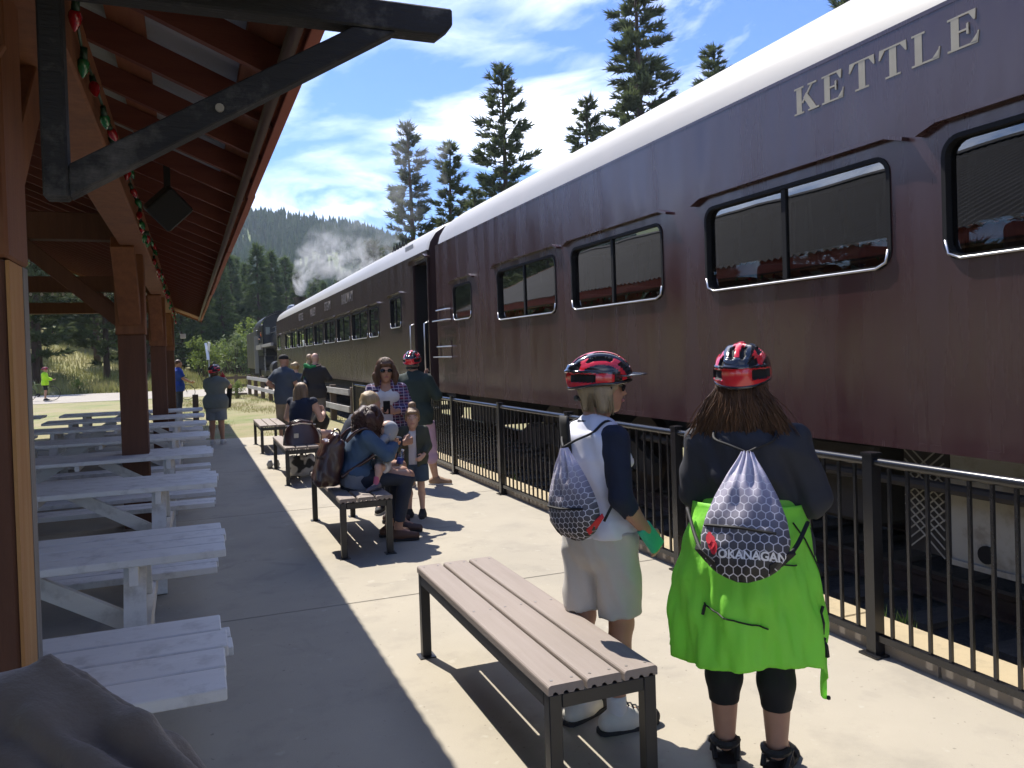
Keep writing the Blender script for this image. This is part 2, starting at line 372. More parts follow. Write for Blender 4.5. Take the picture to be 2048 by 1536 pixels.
PITCH_S = 0.43; EX, EZ = 0.40, 2.69; RX = -4.2; RZ = EZ + (EX-RX)*PITCH_S
def tz(y): return 0.007*(y-2.5)
def tx(y): return -0.0072*(y-2.5)
Y0, Y1 = -3.4, 24.6
# rafters (shared mesh, one per side)
def rafter_mesh(side):
    mb = MB(); d = 0.12
    if side > 0: pr = [(EX-.035, EZ+.012), (RX, RZ), (RX, RZ+d), (EX-.035, EZ+.012+d)]
    else: pr = [(RX, RZ), (2*RX-EX, EZ), (2*RX-EX, EZ+d), (RX, RZ+d)]
    mb.prism(pr, lambda a, b: (a, -.02, b), lambda a, b: (a, .02, b))
    me = mb.mesh('rafter', m_raft); mb.fix(me); return me
rme = rafter_mesh(1); rmw = rafter_mesh(-1)
y = 1.28 - 0.61*7
while y < Y1 - .1:
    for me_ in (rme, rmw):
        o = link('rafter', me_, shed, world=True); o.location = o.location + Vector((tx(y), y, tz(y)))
    y += 0.61
# purlins
def ub(x): return (EZ + (EX-x)*PITCH_S) if x > RX else (EZ + (x-(2*RX-EX))*PITCH_S)
for side in (1, -1):
    for k in range(10):
        s0 = 0.02 + k*0.51; s1 = s0 + 0.15
        if side > 0: xa, xb = EX - s0, EX - s1
        else: xa, xb = 2*RX-EX+s0, 2*RX-EX+s1
        mb = MB(); vs = []
        for yy in (Y0, Y1):
            for xx, dz in ((xa, .122), (xb, .122), (xb, .16), (xa, .16)): vs.append((xx+tx(yy), yy, ub(xx)+dz+tz(yy)))
        mb.add(vs, [(0,1,2,3),(7,6,5,4),(0,4,5,1),(1,5,6,2),(2,6,7,3),(3,7,4,0)])
        mb.build('purlin', m_purl, shed)
# corrugated sheets, one per slope
for side in (1, -1):
    mb = MB(); vs = []; fs = []; per = 0.152; n = int((Y1+.12-(Y0-.12))/per*6)
    for i in range(n+1):
        yy = Y0-.12 + (Y1-Y0+.24)*i/n
        ph = (yy/per) % 1.0; dz = 0.016*math.sin(2*math.pi*ph)
        for q in range(2):
            xx = (EX+.05 if q == 0 else RX) if side > 0 else (2*RX-EX-.05 if q == 0 else RX)
            vs.append((xx+tx(yy), yy, ub(xx)+.178+dz+tz(yy)))
    for i in range(n): fs.append((2*i, 2*i+1, 2*i+3, 2*i+2))
    mb.add(vs, fs); mb.build('roof_sheet', m_tin, shed, smooth=True)
    mb = MB(); mb.add([(a, b, c-.006) for a, b, c in vs], fs); mb.build('roof_underside', mat('galvanised_underside', (.36, .37, .40), .6, (.27, .28, .30), 2), shed, smooth=True)
mb = MB(); mb.prism([(RX-.2, RZ+.12), (RX, RZ+.215), (RX+.2, RZ+.12), (RX+.2, RZ+.135), (RX, RZ+.23), (RX-.2, RZ+.135)], lambda a, b: (a+tx(Y0), Y0-.15, b+tz(Y0)), lambda a, b: (a+tx(Y1), Y1+.15, b+tz(Y1))).build('ridge_cap', m_tin, shed)
# fascia boards in lengths, slightly uneven
y = -3.4; k = 0
while y < Y1 - .05:
    y2 = min(y+2.9, Y1); ox = (0.0, 0.008, -0.004, 0.005)[k % 4]
    mb = MB(); vs = []
    for yy in (y+.003, y2-.003):
        for dx, dz in ((-.03, -.01), (.012, -.01), (.012, .17), (-.03, .17)): vs.append((EX+dx+ox+tx(yy), yy, EZ+dz+tz(yy)+ox*.6))
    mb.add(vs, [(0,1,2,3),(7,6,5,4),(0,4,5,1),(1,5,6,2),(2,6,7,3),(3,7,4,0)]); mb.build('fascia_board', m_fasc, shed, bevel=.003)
    y = y2; k += 1
mb = MB().tube([(EX-.075+tx(-3), -3.3, EZ-.005+tz(-3)), (EX-.075+tx(24), 24.3, EZ-.005+tz(24))], .024, 8); mb.build('conduit_pipe', mat('dark_pipe', (0.06, 0.035, 0.028), 0.6), shed, smooth=True)
# barge rafter and plank soffit at the far gable
for side in (1, -1):
    xa = EX if side > 0 else 2*RX-EX
    mb = MB(); vs = []
    for yy in (Y1+.004, Y1+.05):
        for xx, dz in ((xa+.01*side, -.06), (RX, -.06), (RX, .2), (xa+.01*side, .2)): vs.append((xx+tx(yy), yy, ub(xx)+dz+tz(yy)))
    mb.add(vs, [(0,1,2,3),(7,6,5,4),(0,4,5,1),(1,5,6,2),(2,6,7,3),(3,7,4,0)]); mb.build('barge_board', m_post_hi, shed)
for k in range(6):
    yy = 22.9 + k*.29
    mb = MB(); vs = []
    for q in (yy, yy+.282):
        for xx, dz in ((EX-.03, -.016), (-.34, -.016), (-.34, .004), (EX-.03, .004)): vs.append((xx+tx(q), q, ub(xx)+dz+tz(q)))
    mb.add(vs, [(0,1,2,3),(7,6,5,4),(0,4,5,1),(1,5,6,2),(2,6,7,3),(3,7,4,0)]); mb.build('soffit_plank', m_post_hi, shed)
# long beams
for x0, x1 in ((-.585, -.36), (2*RX+.36, 2*RX+.585)):
    mb = MB(); vs = []
    for yy in (Y0+.3, Y1-.2):
        for xx, zz in ((x0, 2.74), (x1, 2.74), (x1, 3.03), (x0, 3.03)): vs.append((xx+tx(yy)*.6, yy, zz+tz(yy)))
    mb.add(vs, [(0,1,2,3),(7,6,5,4),(0,4,5,1),(1,5,6,2),(2,6,7,3),(3,7,4,0)]); mb.build('beam', m_post_hi, shed, bevel=.01)
# posts, caps, braces, ties
m_bolt = mat('galvanised_bolt', (0.36, 0.35, 0.31), 0.45, metal=.7)
PY = [-3.9+.55, 2.6, 9.1, 15.6, 22.1]
for py in PY:
    for sgn, pxc in ((1, -.585), (-1, 2*RX+.585)):
        vis = sgn > 0
        MB().box(pxc-.125, pxc+.125, py-.125, py+.125, 0, 1.97).build('post', m_post_lo, shed, bevel=.008)
        MB().box(pxc-.14, pxc+.138, py-.137, py+.14, 1.972, 2.738+tz(py)).build('post_top', m_post_hi, shed, bevel=.008)
        # brace inward (across the shed)
        MB().beam((pxc-.02*sgn, py, 2.05), (pxc-1.05*sgn, py, 2.98), .15, .2, (0, 1, 0)).build('knee_brace', m_post_hi if py < 5 else m_post_lo, shed, bevel=.006)
        for dy in (-1, 1):
            MB().beam((pxc-.0, py+.1*dy, 2.12), (pxc-.0, py+.82*dy, 2.77+tz(py)), .16, .2, (1, 0, 0)).build('knee_brace', m_post_hi, shed, bevel=.006)
        if vis:
            MB().tube([(pxc+.05, py-.155, 2.13), (pxc+.05, py-.135, 2.13)], .026, 10).build('bolt', m_bolt, shed)
    MB().box(2*RX+.7, -.7, py-.09, py+.09, 2.93, 3.2).build('tie_beam', m_post_lo, shed, bevel=.008)
    MB().beam((RX, py, 3.2), (RX, py, RZ+.0), .18, .18, (0, 1, 0)).build('king_post', m_post_lo, shed)
# grey sapwood strip on the nearest post and its bolted gusset board
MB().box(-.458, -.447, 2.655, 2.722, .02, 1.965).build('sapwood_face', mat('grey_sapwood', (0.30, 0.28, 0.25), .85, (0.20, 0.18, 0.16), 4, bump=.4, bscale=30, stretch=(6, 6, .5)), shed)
MB().box(-.458, -.449, 2.478, 2.653, .02, 1.965).build('bounce_lit_face', m_bounce, shed)  # post's platform-side face coloured orange, as if lit by bounce off the concrete
MB().prism([(-.76, 2.74), (-.43, 2.74), (-.43, 2.52), (-.5, 2.40), (-.76, 2.62)], lambda a, b: (a, 2.43, b), lambda a, b: (a, 2.46, b)).build('gusset_board', m_post_hi, shed, bevel=.004)
for bx, bz in ((-.56, 2.66), (-.50, 2.60)):
    MB().tube([(bx, 2.40, bz), (bx, 2.432, bz)], .021, 6).build('bolt', m_bolt, shed)

# bracket of black timber reaching past the eave
br = thing('sign_bracket', 'black weathered timber bracket with diagonal brace reaching out past the eave', 'bracket', (-.29, 2.20, 2.079))
YB = 2.20
MB().box(-.319, -.264, YB-.032, YB+.032, 2.079, 2.955).build('upright', m_blk, br, bevel=.006)
MB().prism([(-.321, 2.574), (.674, 2.574), (.713, 2.606), (.713, 2.654), (-.321, 2.654)], lambda a, b: (a, YB-.033, b), lambda a, b: (a, YB+.033, b)).build('arm', m_blk, br, bevel=.005)
MB().prism([(-.263, 2.082), (-.263, 2.161), (.431, 2.572), (.55, 2.572)], lambda a, b: (a, YB-.030, b), lambda a, b: (a, YB+.028, b)).build('brace', m_blk, br, bevel=.004)
MB().tube([(.083, YB-.037, 2.322), (.083, YB-.027, 2.322)], .011, 10).build('bolt_hole', mat('hole_rim', (0.3, 0.27, 0.22), .7), br)

# loudspeaker
sp = thing('loudspeaker', 'black boxy loudspeaker hung under the rafters at an angle', 'speaker', (-.12, 5.55, 2.6))
mb = MB(); c = Vector((-.12, 5.55, 2.66))
ax = Vector((.72, -.1, .68)).normalized(); ay = Vector((-.66, -.35, .66)).normalized(); az_ = ax.cross(ay).normalized(); ay = az_.cross(ax)
m_spk = mat('speaker_black', (0.008, 0.008, 0.009), .55)
def obox(mb, c, ax, ay, az, a, b, d, mi=0):
    vs = []
    for k in (-1, 1):
        for i, j in ((-1,-1),(1,-1),(1,1),(-1,1)): vs.append(c + ax*i*a + ay*j*b + az*k*d)
    mb.add(vs, [(3,2,1,0),(4,5,6,7),(0,1,5,4),(1,2,6,5),(2,3,7,6),(3,0,4,7)], mi); return mb
obox(mb, c, ax, ay, az_, .108, .10, .08).build('cabinet', m_spk, sp, bevel=.02, seg=2)
mb = MB(); obox(mb, c+az_*(.082 if az_.y < 0 else -.082), ax, ay, az_, .095, .088, .004).build('grille', mat('speaker_grille', (0.015, 0.015, 0.016), .8, bump=.6, bscale=300), sp)
MB().beam(c+Vector((0, 0, .08)), (c.x, c.y, 3.0), .04, .03, (0, 1, 0)).build('hanger', m_spk, sp)

# string of big christmas bulbs along the beam
sg = thing('string_lights', 'string of large red and green christmas bulbs along the shelter beam', 'string lights', (-.34, 12, 2.9))
m_wire = mat('green_wire', (0.01, 0.04, 0.018), .5)
pts = []; y = 2.55
while y < 24:
    ph = (y-2.55) % 3.2 / 3.2; pts.append((-.335+tx(y)*.6+.008*math.sin(y*5), y, 2.985-.14*math.sin(math.pi*ph)+tz(y)-.008*y+.015*math.sin(y*9))); y += .1
MB().tube(pts, .006, 5).build('wire', m_wire, sg)
bulb_r = MB(); bulb_s = MB()
prof = [(0, .0), (.014, .004), (.021, .016), (.023, .03), (.018, .05), (.008, .07), (.001, .078)]
vs = []; n = 8
for r_, z_ in prof:
    for j in range(n): t = 2*math.pi*j/n; vs.append((r_*math.cos(t), r_*math.sin(t), -z_))
bulb_r.add(vs, [(i*n+j, i*n+(j+1) % n, (i+1)*n+(j+1) % n, (i+1)*n+j) for i in range(len(prof)-1) for j in range(n)])
m_br = mat('bulb_red', (0.32, 0.01, 0.015), .12, coat=.6); m_bg = mat('bulb_green', (0.02, 0.16, 0.05), .12, coat=.6)
me_r = bulb_r.mesh('bulb', m_br, True); me_g = bulb_r.mesh('bulb', m_bg, True)
me_k = MB().cyl((0, 0, -.004), (0, 0, .036), .014, .012, 8).mesh('socket', m_wire, True)
rb = random.Random(5)
for i in range(2, len(pts)-1, 3):
    o = link('bulb', me_r if (i//3) % 2 else me_g, sg, world=True); o.location = o.location + Vector(pts[i]) + Vector((.004, 0, -.03))
    o.rotation_euler = (rb.uniform(-.5, .9), rb.uniform(-.5, .2), 0)
    k_ = link('socket', me_k, sg, world=True); k_.location = o.location + Vector((0, 0, 0)); k_.rotation_euler = o.rotation_euler
# row of small white globe lights under the far tie beam
gl = thing('globe_light_string', 'row of small white globe bulbs under the far cross beam', 'string lights', (-2.5, 15.5, 2.9))
me_gl = MB().ell((0, 0, 0), (.022, .022, .028), 8, 6).mesh('globe', mat('white_globe', (.75, .75, .72), .3), True)
for k in range(16):
    o = link('globe', me_gl, gl); o.location = o.location + Vector((-.75-k*.16, 15.48, 2.89))
MB().tube([(-.7, 15.48, 2.925), (-3.3, 15.48, 2.925)], .004, 5).build('wire', m_wire, gl)
# ================================================================== TRAIN
XS, XF, XC = 4.1, 7.14, 5.62
def paint(name, c1, c2, rough, streak=1.0):
    if name in MATS: return MATS[name]
    m = bpy.data.materials.new(name); t = nt(m); N = t.nodes; L = t.links; b = N['Principled BSDF']
    tcn = N.new('ShaderNodeTexCoord')
    def nz(sc, st, det=4, rg=.6):
        mp = N.new('ShaderNodeMapping'); L.new(tcn.outputs['Object'], mp.inputs[0]); mp.inputs['Scale'].default_value = st
        n = N.new('ShaderNodeTexNoise'); n.inputs['Scale'].default_value = sc; n.inputs['Detail'].default_value = det; n.inputs['Roughness'].default_value = rg
        L.new(mp.outputs[0], n.inputs[0]); return n.outputs[0]
    st = nz(1.0, (3, 3, .25), 6); bl = nz(.7, (1, 1, 1), 6)
    ad = N.new('ShaderNodeMath'); ad.operation = 'MULTIPLY_ADD'; L.new(st, ad.inputs[0]); ad.inputs[1].default_value = .6; 
    ml = N.new('ShaderNodeMath'); ml.operation = 'MULTIPLY'; L.new(bl, ml.inputs[0]); ml.inputs[1].default_value = .4; L.new(ml.outputs[0], ad.inputs[2])
    mr = N.new('ShaderNodeMapRange'); mr.inputs['From Min'].default_value = .36; mr.inputs['From Max'].default_value = .66; L.new(ad.outputs[0], mr.inputs[0])
    mx_ = N.new('ShaderNodeMix'); mx_.data_type = 'RGBA'; L.new(mr.outputs[0], mx_.inputs[0]); mx_.inputs[6].default_value = (*c1, 1); mx_.inputs[7].default_value = (*c2, 1)
    L.new(mx_.outputs[2], b.inputs['Base Color'])
    mr2 = N.new('ShaderNodeMapRange'); mr2.inputs['From Min'].default_value = .35; mr2.inputs['From Max'].default_value = .65; mr2.inputs['To Min'].default_value = rough-.05*streak; mr2.inputs['To Max'].default_value = rough+.10*streak; L.new(st, mr2.inputs[0]); L.new(mr2.outputs[0], b.inputs['Roughness'])
    b.inputs['Specular IOR Level'].default_value = .75
    dent = nz(2.2, (1, 1.0, .35), 2, .5); fine = nz(60, (1, 1, 1), 3)
    b1 = N.new('ShaderNodeBump'); b1.inputs['Strength'].default_value = .30*streak; b1.inputs['Distance'].default_value = .05; L.new(dent, b1.inputs['Height'])
    b2 = N.new('ShaderNodeBump'); b2.inputs['Strength'].default_value = .12; b2.inputs['Distance'].default_value = .003; L.new(fine, b2.inputs['Height']); L.new(b1.outputs[0], b2.inputs['Normal'])
    L.new(b2.outputs[0], b.inputs['Normal'])
    MATS[name] = m; return m
m_maroon = paint('maroon_paint', (0.038, 0.0145, 0.0170), (0.052, 0.027, 0.030), .23)
m_brown = paint('brown_paint', (0.040, 0.023, 0.0235), (0.052, 0.034, 0.034), .20, .7)
m_roofw = mat('white_roof_paint', (0.40, 0.38, 0.34), .42, (0.33, 0.31, 0.275), .8, stretch=(1, .4, 2), c3=(.42, .38, .33), c3scale=3, c3amt=.35, bump=.1, bscale=3)
m_rub = mat('window_rubber', (0.006, 0.006, 0.007), .75, spec=.25)
m_alu = mat('window_aluminium', (0.55, 0.55, 0.56), .3, metal=.9)
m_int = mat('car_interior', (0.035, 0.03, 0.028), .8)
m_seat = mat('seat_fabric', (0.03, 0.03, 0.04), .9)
m_under = mat('under_black', (0.018, 0.016, 0.015), .8, (0.035, 0.03, 0.027), 5, bump=.4, bscale=20)
m_glass = glassmat('car_glass', (0.75, 0.82, 0.85), 1.4, 0.0, .34, .06)
m_glassg = glassmat('pale_green_glass', (0.8, 0.95, 0.9), 1.0, 0.05, .5)
m_cream = mat('cream_lettering', (0.36, 0.33, 0.25), .6, (0.29, 0.26, 0.195), 6)
m_faint = mat('faded_lettering', (0.115, 0.10, 0.095), .6)

def rrect(y0, y1, z0, z1, r, n=5):
    pts = []
    for cy, cz, a0 in ((y1-r, z1-r, 0), (y0+r, z1-r, 90), (y0+r, z0+r, 180), (y1-r, z0+r, 270)):
        for k in range(n+1): a = R(a0+90*k/n); pts.append((cy+r*math.cos(a), cz+r*math.sin(a)))
    return pts
def wall_mesh(name, x, outer, holes, m):
    bm = bmesh.new(); edges = []
    for loop in [outer]+holes:
        vs = [bm.verts.new((x, a, b)) for a, b in loop]
        for i in range(len(vs)): edges.append(bm.edges.new((vs[i], vs[(i+1) % len(vs)])))
    bmesh.ops.triangle_fill(bm, use_beauty=True, use_dissolve=False, edges=edges)
    me = bpy.data.meshes.new(name); bm.to_mesh(me); bm.free(); me.materials.append(m); return me
def ring(mb, x0, x1, outer, inner, mi=0):
    k = len(outer); vs = []
    for x in (x0, x1):
        for lp in (outer, inner): vs += [(x, a, b) for a, b in lp]
    fs = []
    for i in range(k):
        j = (i+1) % k
        fs += [(i, j, k+j, k+i), (2*k+i, 3*k+i, 3*k+j, 2*k+j), (i, 2*k+i, 2*k+j, j), (k+i, k+j, 3*k+j, 3*k+i)]
    mb.add(vs, fs, mi); return mb
ROOFP = [(4.1, 3.6), (4.145, 3.78), (4.255, 3.965), (4.44, 4.11), (4.70, 4.225), (5.1, 4.315), (5.62, 4.345)]
def roof_prof(): return ROOFP + [(2*XC-a, b) for a, b in reversed(ROOFP[:-1])]
def car(label, y0, y1, wins, m_side, doors=(), group=None, seats=True, near_end=False):
    t = thing('passenger_car', label, 'railway car', (XC, (y0+y1)/2, 0.0))
    holes = [rrect(a, b, c, d, .10 if (b-a) > .6 else .05) for a, b, c, d, k in wins] + [[(a, c), (b, c), (b, d), (a, d)] for a, b, c, d in doors]
    outer = [(y0, 1.0), (y1, 1.0), (y1, 3.6), (y0, 3.6)]
    for x in (XS, XF):
        o = link('side_panel', wall_mesh('side_panel', x, outer, holes, m_side), t)
        md = o.modifiers.new('thick', 'SOLIDIFY'); md.thickness = .05; md.offset = 1.0 if x == XF else -1.0
        md.offset = 0.0
    # roof shell
    pr = roof_prof(); n = len(pr); mb = MB(); vs = []
    ylist = [y0, y0+.10, y0+.25] + list(np.linspace(y0+.6, y1-.6, 14)) + [y1-.25, y1-.10, y1]
    for yy in ylist:
        e = min(yy-y0, y1-yy); k = 1.0 if e > .25 else (.97 if e > .05 else .92)
        for a, b in pr: vs.append((XC+(a-XC)*(1 if k > .95 else .985), yy, 3.6+(b-3.6)*k))
    fs = [(i*n+j, (i+1)*n+j, (i+1)*n+j+1, i*n+j+1) for i in range(len(ylist)-1) for j in range(n-1)]
    mb.add(vs, fs); mb.build('roof', m_roofw, t, auto=50)
    # drip edge
    MB().box(XS-.028, XS+.0, y0, y1, 3.585, 3.612).build('drip_edge', m_side, t)
    # ends
    for ye in (y0, y1):
        mb = MB(); prf = [(XS+.03, 1.0)] + [(a, b) for a, b in pr] + [(XF-.03, 1.0)]
        mb.add([(a if abs(a-XC) < 1.5 else a, ye, (b if b <= 3.6 else 3.6+(b-3.6)*.92)-.005) for a, b in prf], [tuple(range(len(prf)))]); mb.build('end_wall', m_side, t)
    for ys_ in np.arange(y0+2.45, y1-1, 4.9):
        if all(not (a-.3 < ys_ < b+.3) for a, b, c, d, k in wins) and all(not (a-.3 < ys_ < b+.3) for a, b, c, d in doors):
            MB().box(XS-.0285, XS-.02, ys_-.012, ys_+.012, 1.0, 3.585).build('panel_seam', m_side, t)
    MB().box(XS-.030, XS-.02, y0, y1, 1.0, 1.045).build('skirt_strip', m_side, t)
    # inside
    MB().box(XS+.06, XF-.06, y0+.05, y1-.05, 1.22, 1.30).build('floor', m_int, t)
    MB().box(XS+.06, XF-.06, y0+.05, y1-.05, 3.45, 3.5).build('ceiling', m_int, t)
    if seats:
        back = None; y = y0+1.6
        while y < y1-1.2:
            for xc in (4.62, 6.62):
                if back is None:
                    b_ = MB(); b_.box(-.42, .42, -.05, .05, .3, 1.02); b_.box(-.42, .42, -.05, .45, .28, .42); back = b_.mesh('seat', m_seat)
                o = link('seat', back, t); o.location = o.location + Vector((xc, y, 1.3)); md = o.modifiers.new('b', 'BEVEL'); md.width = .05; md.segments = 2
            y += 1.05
    # windows
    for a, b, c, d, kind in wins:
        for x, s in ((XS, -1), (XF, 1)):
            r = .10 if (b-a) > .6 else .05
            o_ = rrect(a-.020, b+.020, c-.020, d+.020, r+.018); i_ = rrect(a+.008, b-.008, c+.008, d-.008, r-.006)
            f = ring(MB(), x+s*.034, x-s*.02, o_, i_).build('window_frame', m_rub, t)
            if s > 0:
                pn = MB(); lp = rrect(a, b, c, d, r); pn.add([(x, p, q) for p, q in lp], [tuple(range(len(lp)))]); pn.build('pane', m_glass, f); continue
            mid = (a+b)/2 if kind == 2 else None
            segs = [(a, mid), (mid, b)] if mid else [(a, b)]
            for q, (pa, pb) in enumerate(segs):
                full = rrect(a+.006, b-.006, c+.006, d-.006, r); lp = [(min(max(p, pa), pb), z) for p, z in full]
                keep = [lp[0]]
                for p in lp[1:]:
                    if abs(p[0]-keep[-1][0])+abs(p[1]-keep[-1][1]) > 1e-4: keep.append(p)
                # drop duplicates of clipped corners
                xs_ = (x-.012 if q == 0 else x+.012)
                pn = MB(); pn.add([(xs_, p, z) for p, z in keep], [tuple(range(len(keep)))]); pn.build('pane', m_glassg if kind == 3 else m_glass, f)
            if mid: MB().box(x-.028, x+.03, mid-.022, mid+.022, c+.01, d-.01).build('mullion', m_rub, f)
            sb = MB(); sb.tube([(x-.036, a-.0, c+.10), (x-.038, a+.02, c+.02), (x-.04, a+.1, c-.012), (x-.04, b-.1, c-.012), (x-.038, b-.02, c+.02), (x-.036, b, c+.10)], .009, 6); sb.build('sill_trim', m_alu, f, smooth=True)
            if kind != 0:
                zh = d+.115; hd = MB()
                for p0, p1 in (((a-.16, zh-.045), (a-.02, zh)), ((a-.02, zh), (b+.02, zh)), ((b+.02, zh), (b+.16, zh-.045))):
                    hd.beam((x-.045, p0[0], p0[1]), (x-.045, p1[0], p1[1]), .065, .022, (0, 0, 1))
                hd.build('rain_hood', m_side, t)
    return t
def bogie(yc, group='bogies under the train'):
    t = thing('bogie', 'x', 'bogie', (XC, yc, 0))
    for sx in (-.98, .98):
        mb = MB(); mb.prism([(-1.9, .42), (-1.5, .62), (-.6, .66), (-.35, .40), (.35, .40), (.6, .66), (1.5, .62), (1.9, .42), (1.9, .28), (1.3, .34), (.6, .38), (.3, .2), (-.3, .2), (-.6, .38), (-1.3, .34), (-1.9, .28)], lambda a, b: (XC+sx-.06, yc+a, b), lambda a, b: (XC+sx+.06, yc+a, b)); mb.build('side_frame', m_under, t)
        for dy in (-1.25, 1.25):
            MB().tube([(XC+sx*.755, yc+dy, .43), (XC+sx*.62, yc+dy, .43)], .455, 28).build('wheel', mat('wheel_steel', (.06, .045, .04), .5, metal=.5), t, auto=40)
            MB().box(XC+sx-.10, XC+sx+.10, yc+dy-.16, yc+dy+.16, .26, .6).build('axle_box', m_under, t, bevel=.02)
        for dy in (-.22, 0, .22):
            MB().tube([(XC+sx, yc+dy, .22+.04*k/1.0) for k in range(9)], [.075 if k % 2 else .06 for k in range(9)], 10).build('spring', m_under, t)
    MB().box(XC-1.1, XC+1.1, yc-.25, yc+.25, .55, .98).build('bolster', m_under, t)
    return t
ZW = (2.145, 2.822)
near_w = [(-3.3, -1.4, *ZW, 2), (-.92, .98, *ZW, 2), (1.46, 3.38, *ZW, 2), (3.79, 5.70, *ZW, 2), (6.40, 8.30, *ZW, 2), (8.76, 10.72, *ZW, 2), (11.9, 12.82, 2.24, 2.79, 3)]
car1 = car('near maroon railway car with white roof and cream KETTLE lettering', -9.0, 13.82, near_w, m_maroon)
far_w = [(16.47, 17.43, 2.28, 2.89, 2), (18.66, 19.72, *ZW, 1)] + [(19.96+2.475*k, 22.05+2.475*k, *ZW, 2) for k in range(8)] + [(41.7, 43.0, *ZW, 3)]
car2 = car('brown railway car with open vestibule door and a row of windows beyond', 14.36, 43.7, far_w, m_brown, doors=[(14.42, 15.42, 1.02, 3.42)])
# open door surround, hood, handrails, dark vestibule
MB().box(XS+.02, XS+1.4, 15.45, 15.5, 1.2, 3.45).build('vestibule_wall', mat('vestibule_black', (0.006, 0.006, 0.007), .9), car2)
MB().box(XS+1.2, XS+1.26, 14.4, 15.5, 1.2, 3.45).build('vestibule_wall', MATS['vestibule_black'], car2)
for p0, p1 in (((14.25, 3.47), (14.42, 3.53)), ((14.42, 3.53), (15.42, 3.53)), ((15.42, 3.53), (15.58, 3.45))):
    MB().beam((XS-.05, *p0), (XS-.05, *p1), .1, .03, (0, 0, 1)).build('door_hood', m_brown, car2)
for yy in (14.47, 15.5):
    MB().tube([(XS-.0, yy, 1.35), (XS-.09, yy, 1.38), (XS-.09, yy, 2.25), (XS, yy, 2.29)], .014, 7).build('grab_rail', m_alu, car2, smooth=True)
MB().box(XS+.0, XS+.6, 14.5, 15.4, .62, .66).build('step', m_under, car2); MB().box(XS-.02, XS+.3, 14.5, 15.4, .32, .36).build('step', m_under, car2)
MB().box(XS+.28, XF-.28, 13.84, 14.34, .9, 3.85).build('diaphragm', mat('diaphragm_black', (.012, .011, .012), .85, bump=.5, bscale=12, stretch=(1, 8, .1)), car2)
# ladder rungs on the end of the near car
for z0 in (1.60, 2.24):
    mb = MB(); ring(mb, XS-.035, XS-.028, rrect(13.0, 13.68, z0-.02, z0+.30, .01), rrect(13.03, 13.65, z0+.01, z0+.27, .005)); mb.build('rung_plate', m_maroon, car1)
    for dz in (.02, .2): MB().tube([(XS-.03, 13.0, z0+dz), (XS-.09, 13.02, z0+dz), (XS-.09, 13.9 if dz == .02 else 13.66, z0+dz)], .012, 6).build('grab_iron', m_alu, car1)
# roof fittings on the far car
mb = MB()
for k in range(5): mb.tube([(4.38, 17.0+k*.28, 4.07), (4.38, 17.05+k*.28, 4.2), (4.38, 17.2+k*.28, 4.07)], .014, 5)
mb.build('roof_fitting', m_under, car2)
for k in range(7): MB().box(4.16, 4.175, 15.7+k*.09, 15.75+k*.09, 3.72, 3.9).build('louvre', mat('louvre_grey', (.3, .3, .3), .6), car2)
# lettering
def serif(ch):
    Q = []
    def q(*p): Q.append(p)
    if ch in 'KEL': q((.1,0),(.33,0),(.33,1),(.1,1)); q((0,.94),(.43,.94),(.43,1),(0,1)); q((0,0),(.43,0),(.43,.06),(0,.06))
    if ch == 'K':
        q((.33,.40),(.40,.36),(.84,.97),(.76,.97)); q((.62,.94),(1.0,.94),(1.0,1),(.62,1)); q((.42,.56),(.56,.72),(1.0,.03),(.74,.03)); q((.62,0),(1.1,0),(1.1,.06),(.62,.06))
    if ch in 'EL':
        q((.33,0),(.86,0),(.86,.06),(.33,.06)); q((.80,.05),(.86,.05),(.90,.34),(.86,.34)); q((.66,.06),(.82,.06),(.87,.26),(.84,.26))
    if ch == 'E':
        q((.33,.94),(.82,.94),(.82,1),(.33,1)); q((.76,.70),(.80,.70),(.82,.95),(.62,.95)); q((.33,.475),(.62,.475),(.62,.535),(.33,.535)); q((.56,.36),(.62,.34),(.62,.68),(.56,.66))
    if ch == 'T':
        q((.36,0),(.6,0),(.6,1),(.36,1)); q((.22,0),(.74,0),(.74,.06),(.22,.06)); q((.02,.94),(.94,.94),(.94,1),(.02,1)); q((.0,.68),(.04,.68),(.22,.95),(.02,.95)); q((.92,.68),(.96,.68),(.94,.95),(.74,.95))
    return Q
ystart = 4.60; lw = .222; hgt = .19; z0 = 3.305
for ch in 'KETTLE':
    mb = MB()
    for i, qd in enumerate(serif(ch)):
        e = .0275+.0006*i
        mb.prism(list(qd), lambda a, b: (XS-e, ystart-a*lw, z0+b*hgt), lambda a, b: (XS-.02, ystart-a*lw, z0+b*hgt))
    mb.build('letter', m_cream, car1)
    ystart -= lw*1.11 if ch != 'K' else lw*1.22
for word, yy in (('KETTLE', 33.9), ('VALLEY', 30.4), ('STEAM', 26.9), ('RAILWAY', 23.6)):
    me = textmesh(word, .40, .002, .004); me.materials.append(m_faint)
    for v in me.vertices: v.co = Vector((XS-.03-v.co.z, yy-v.co.x*1.05, 3.20+v.co.y))
    link('lettering', me, car2)
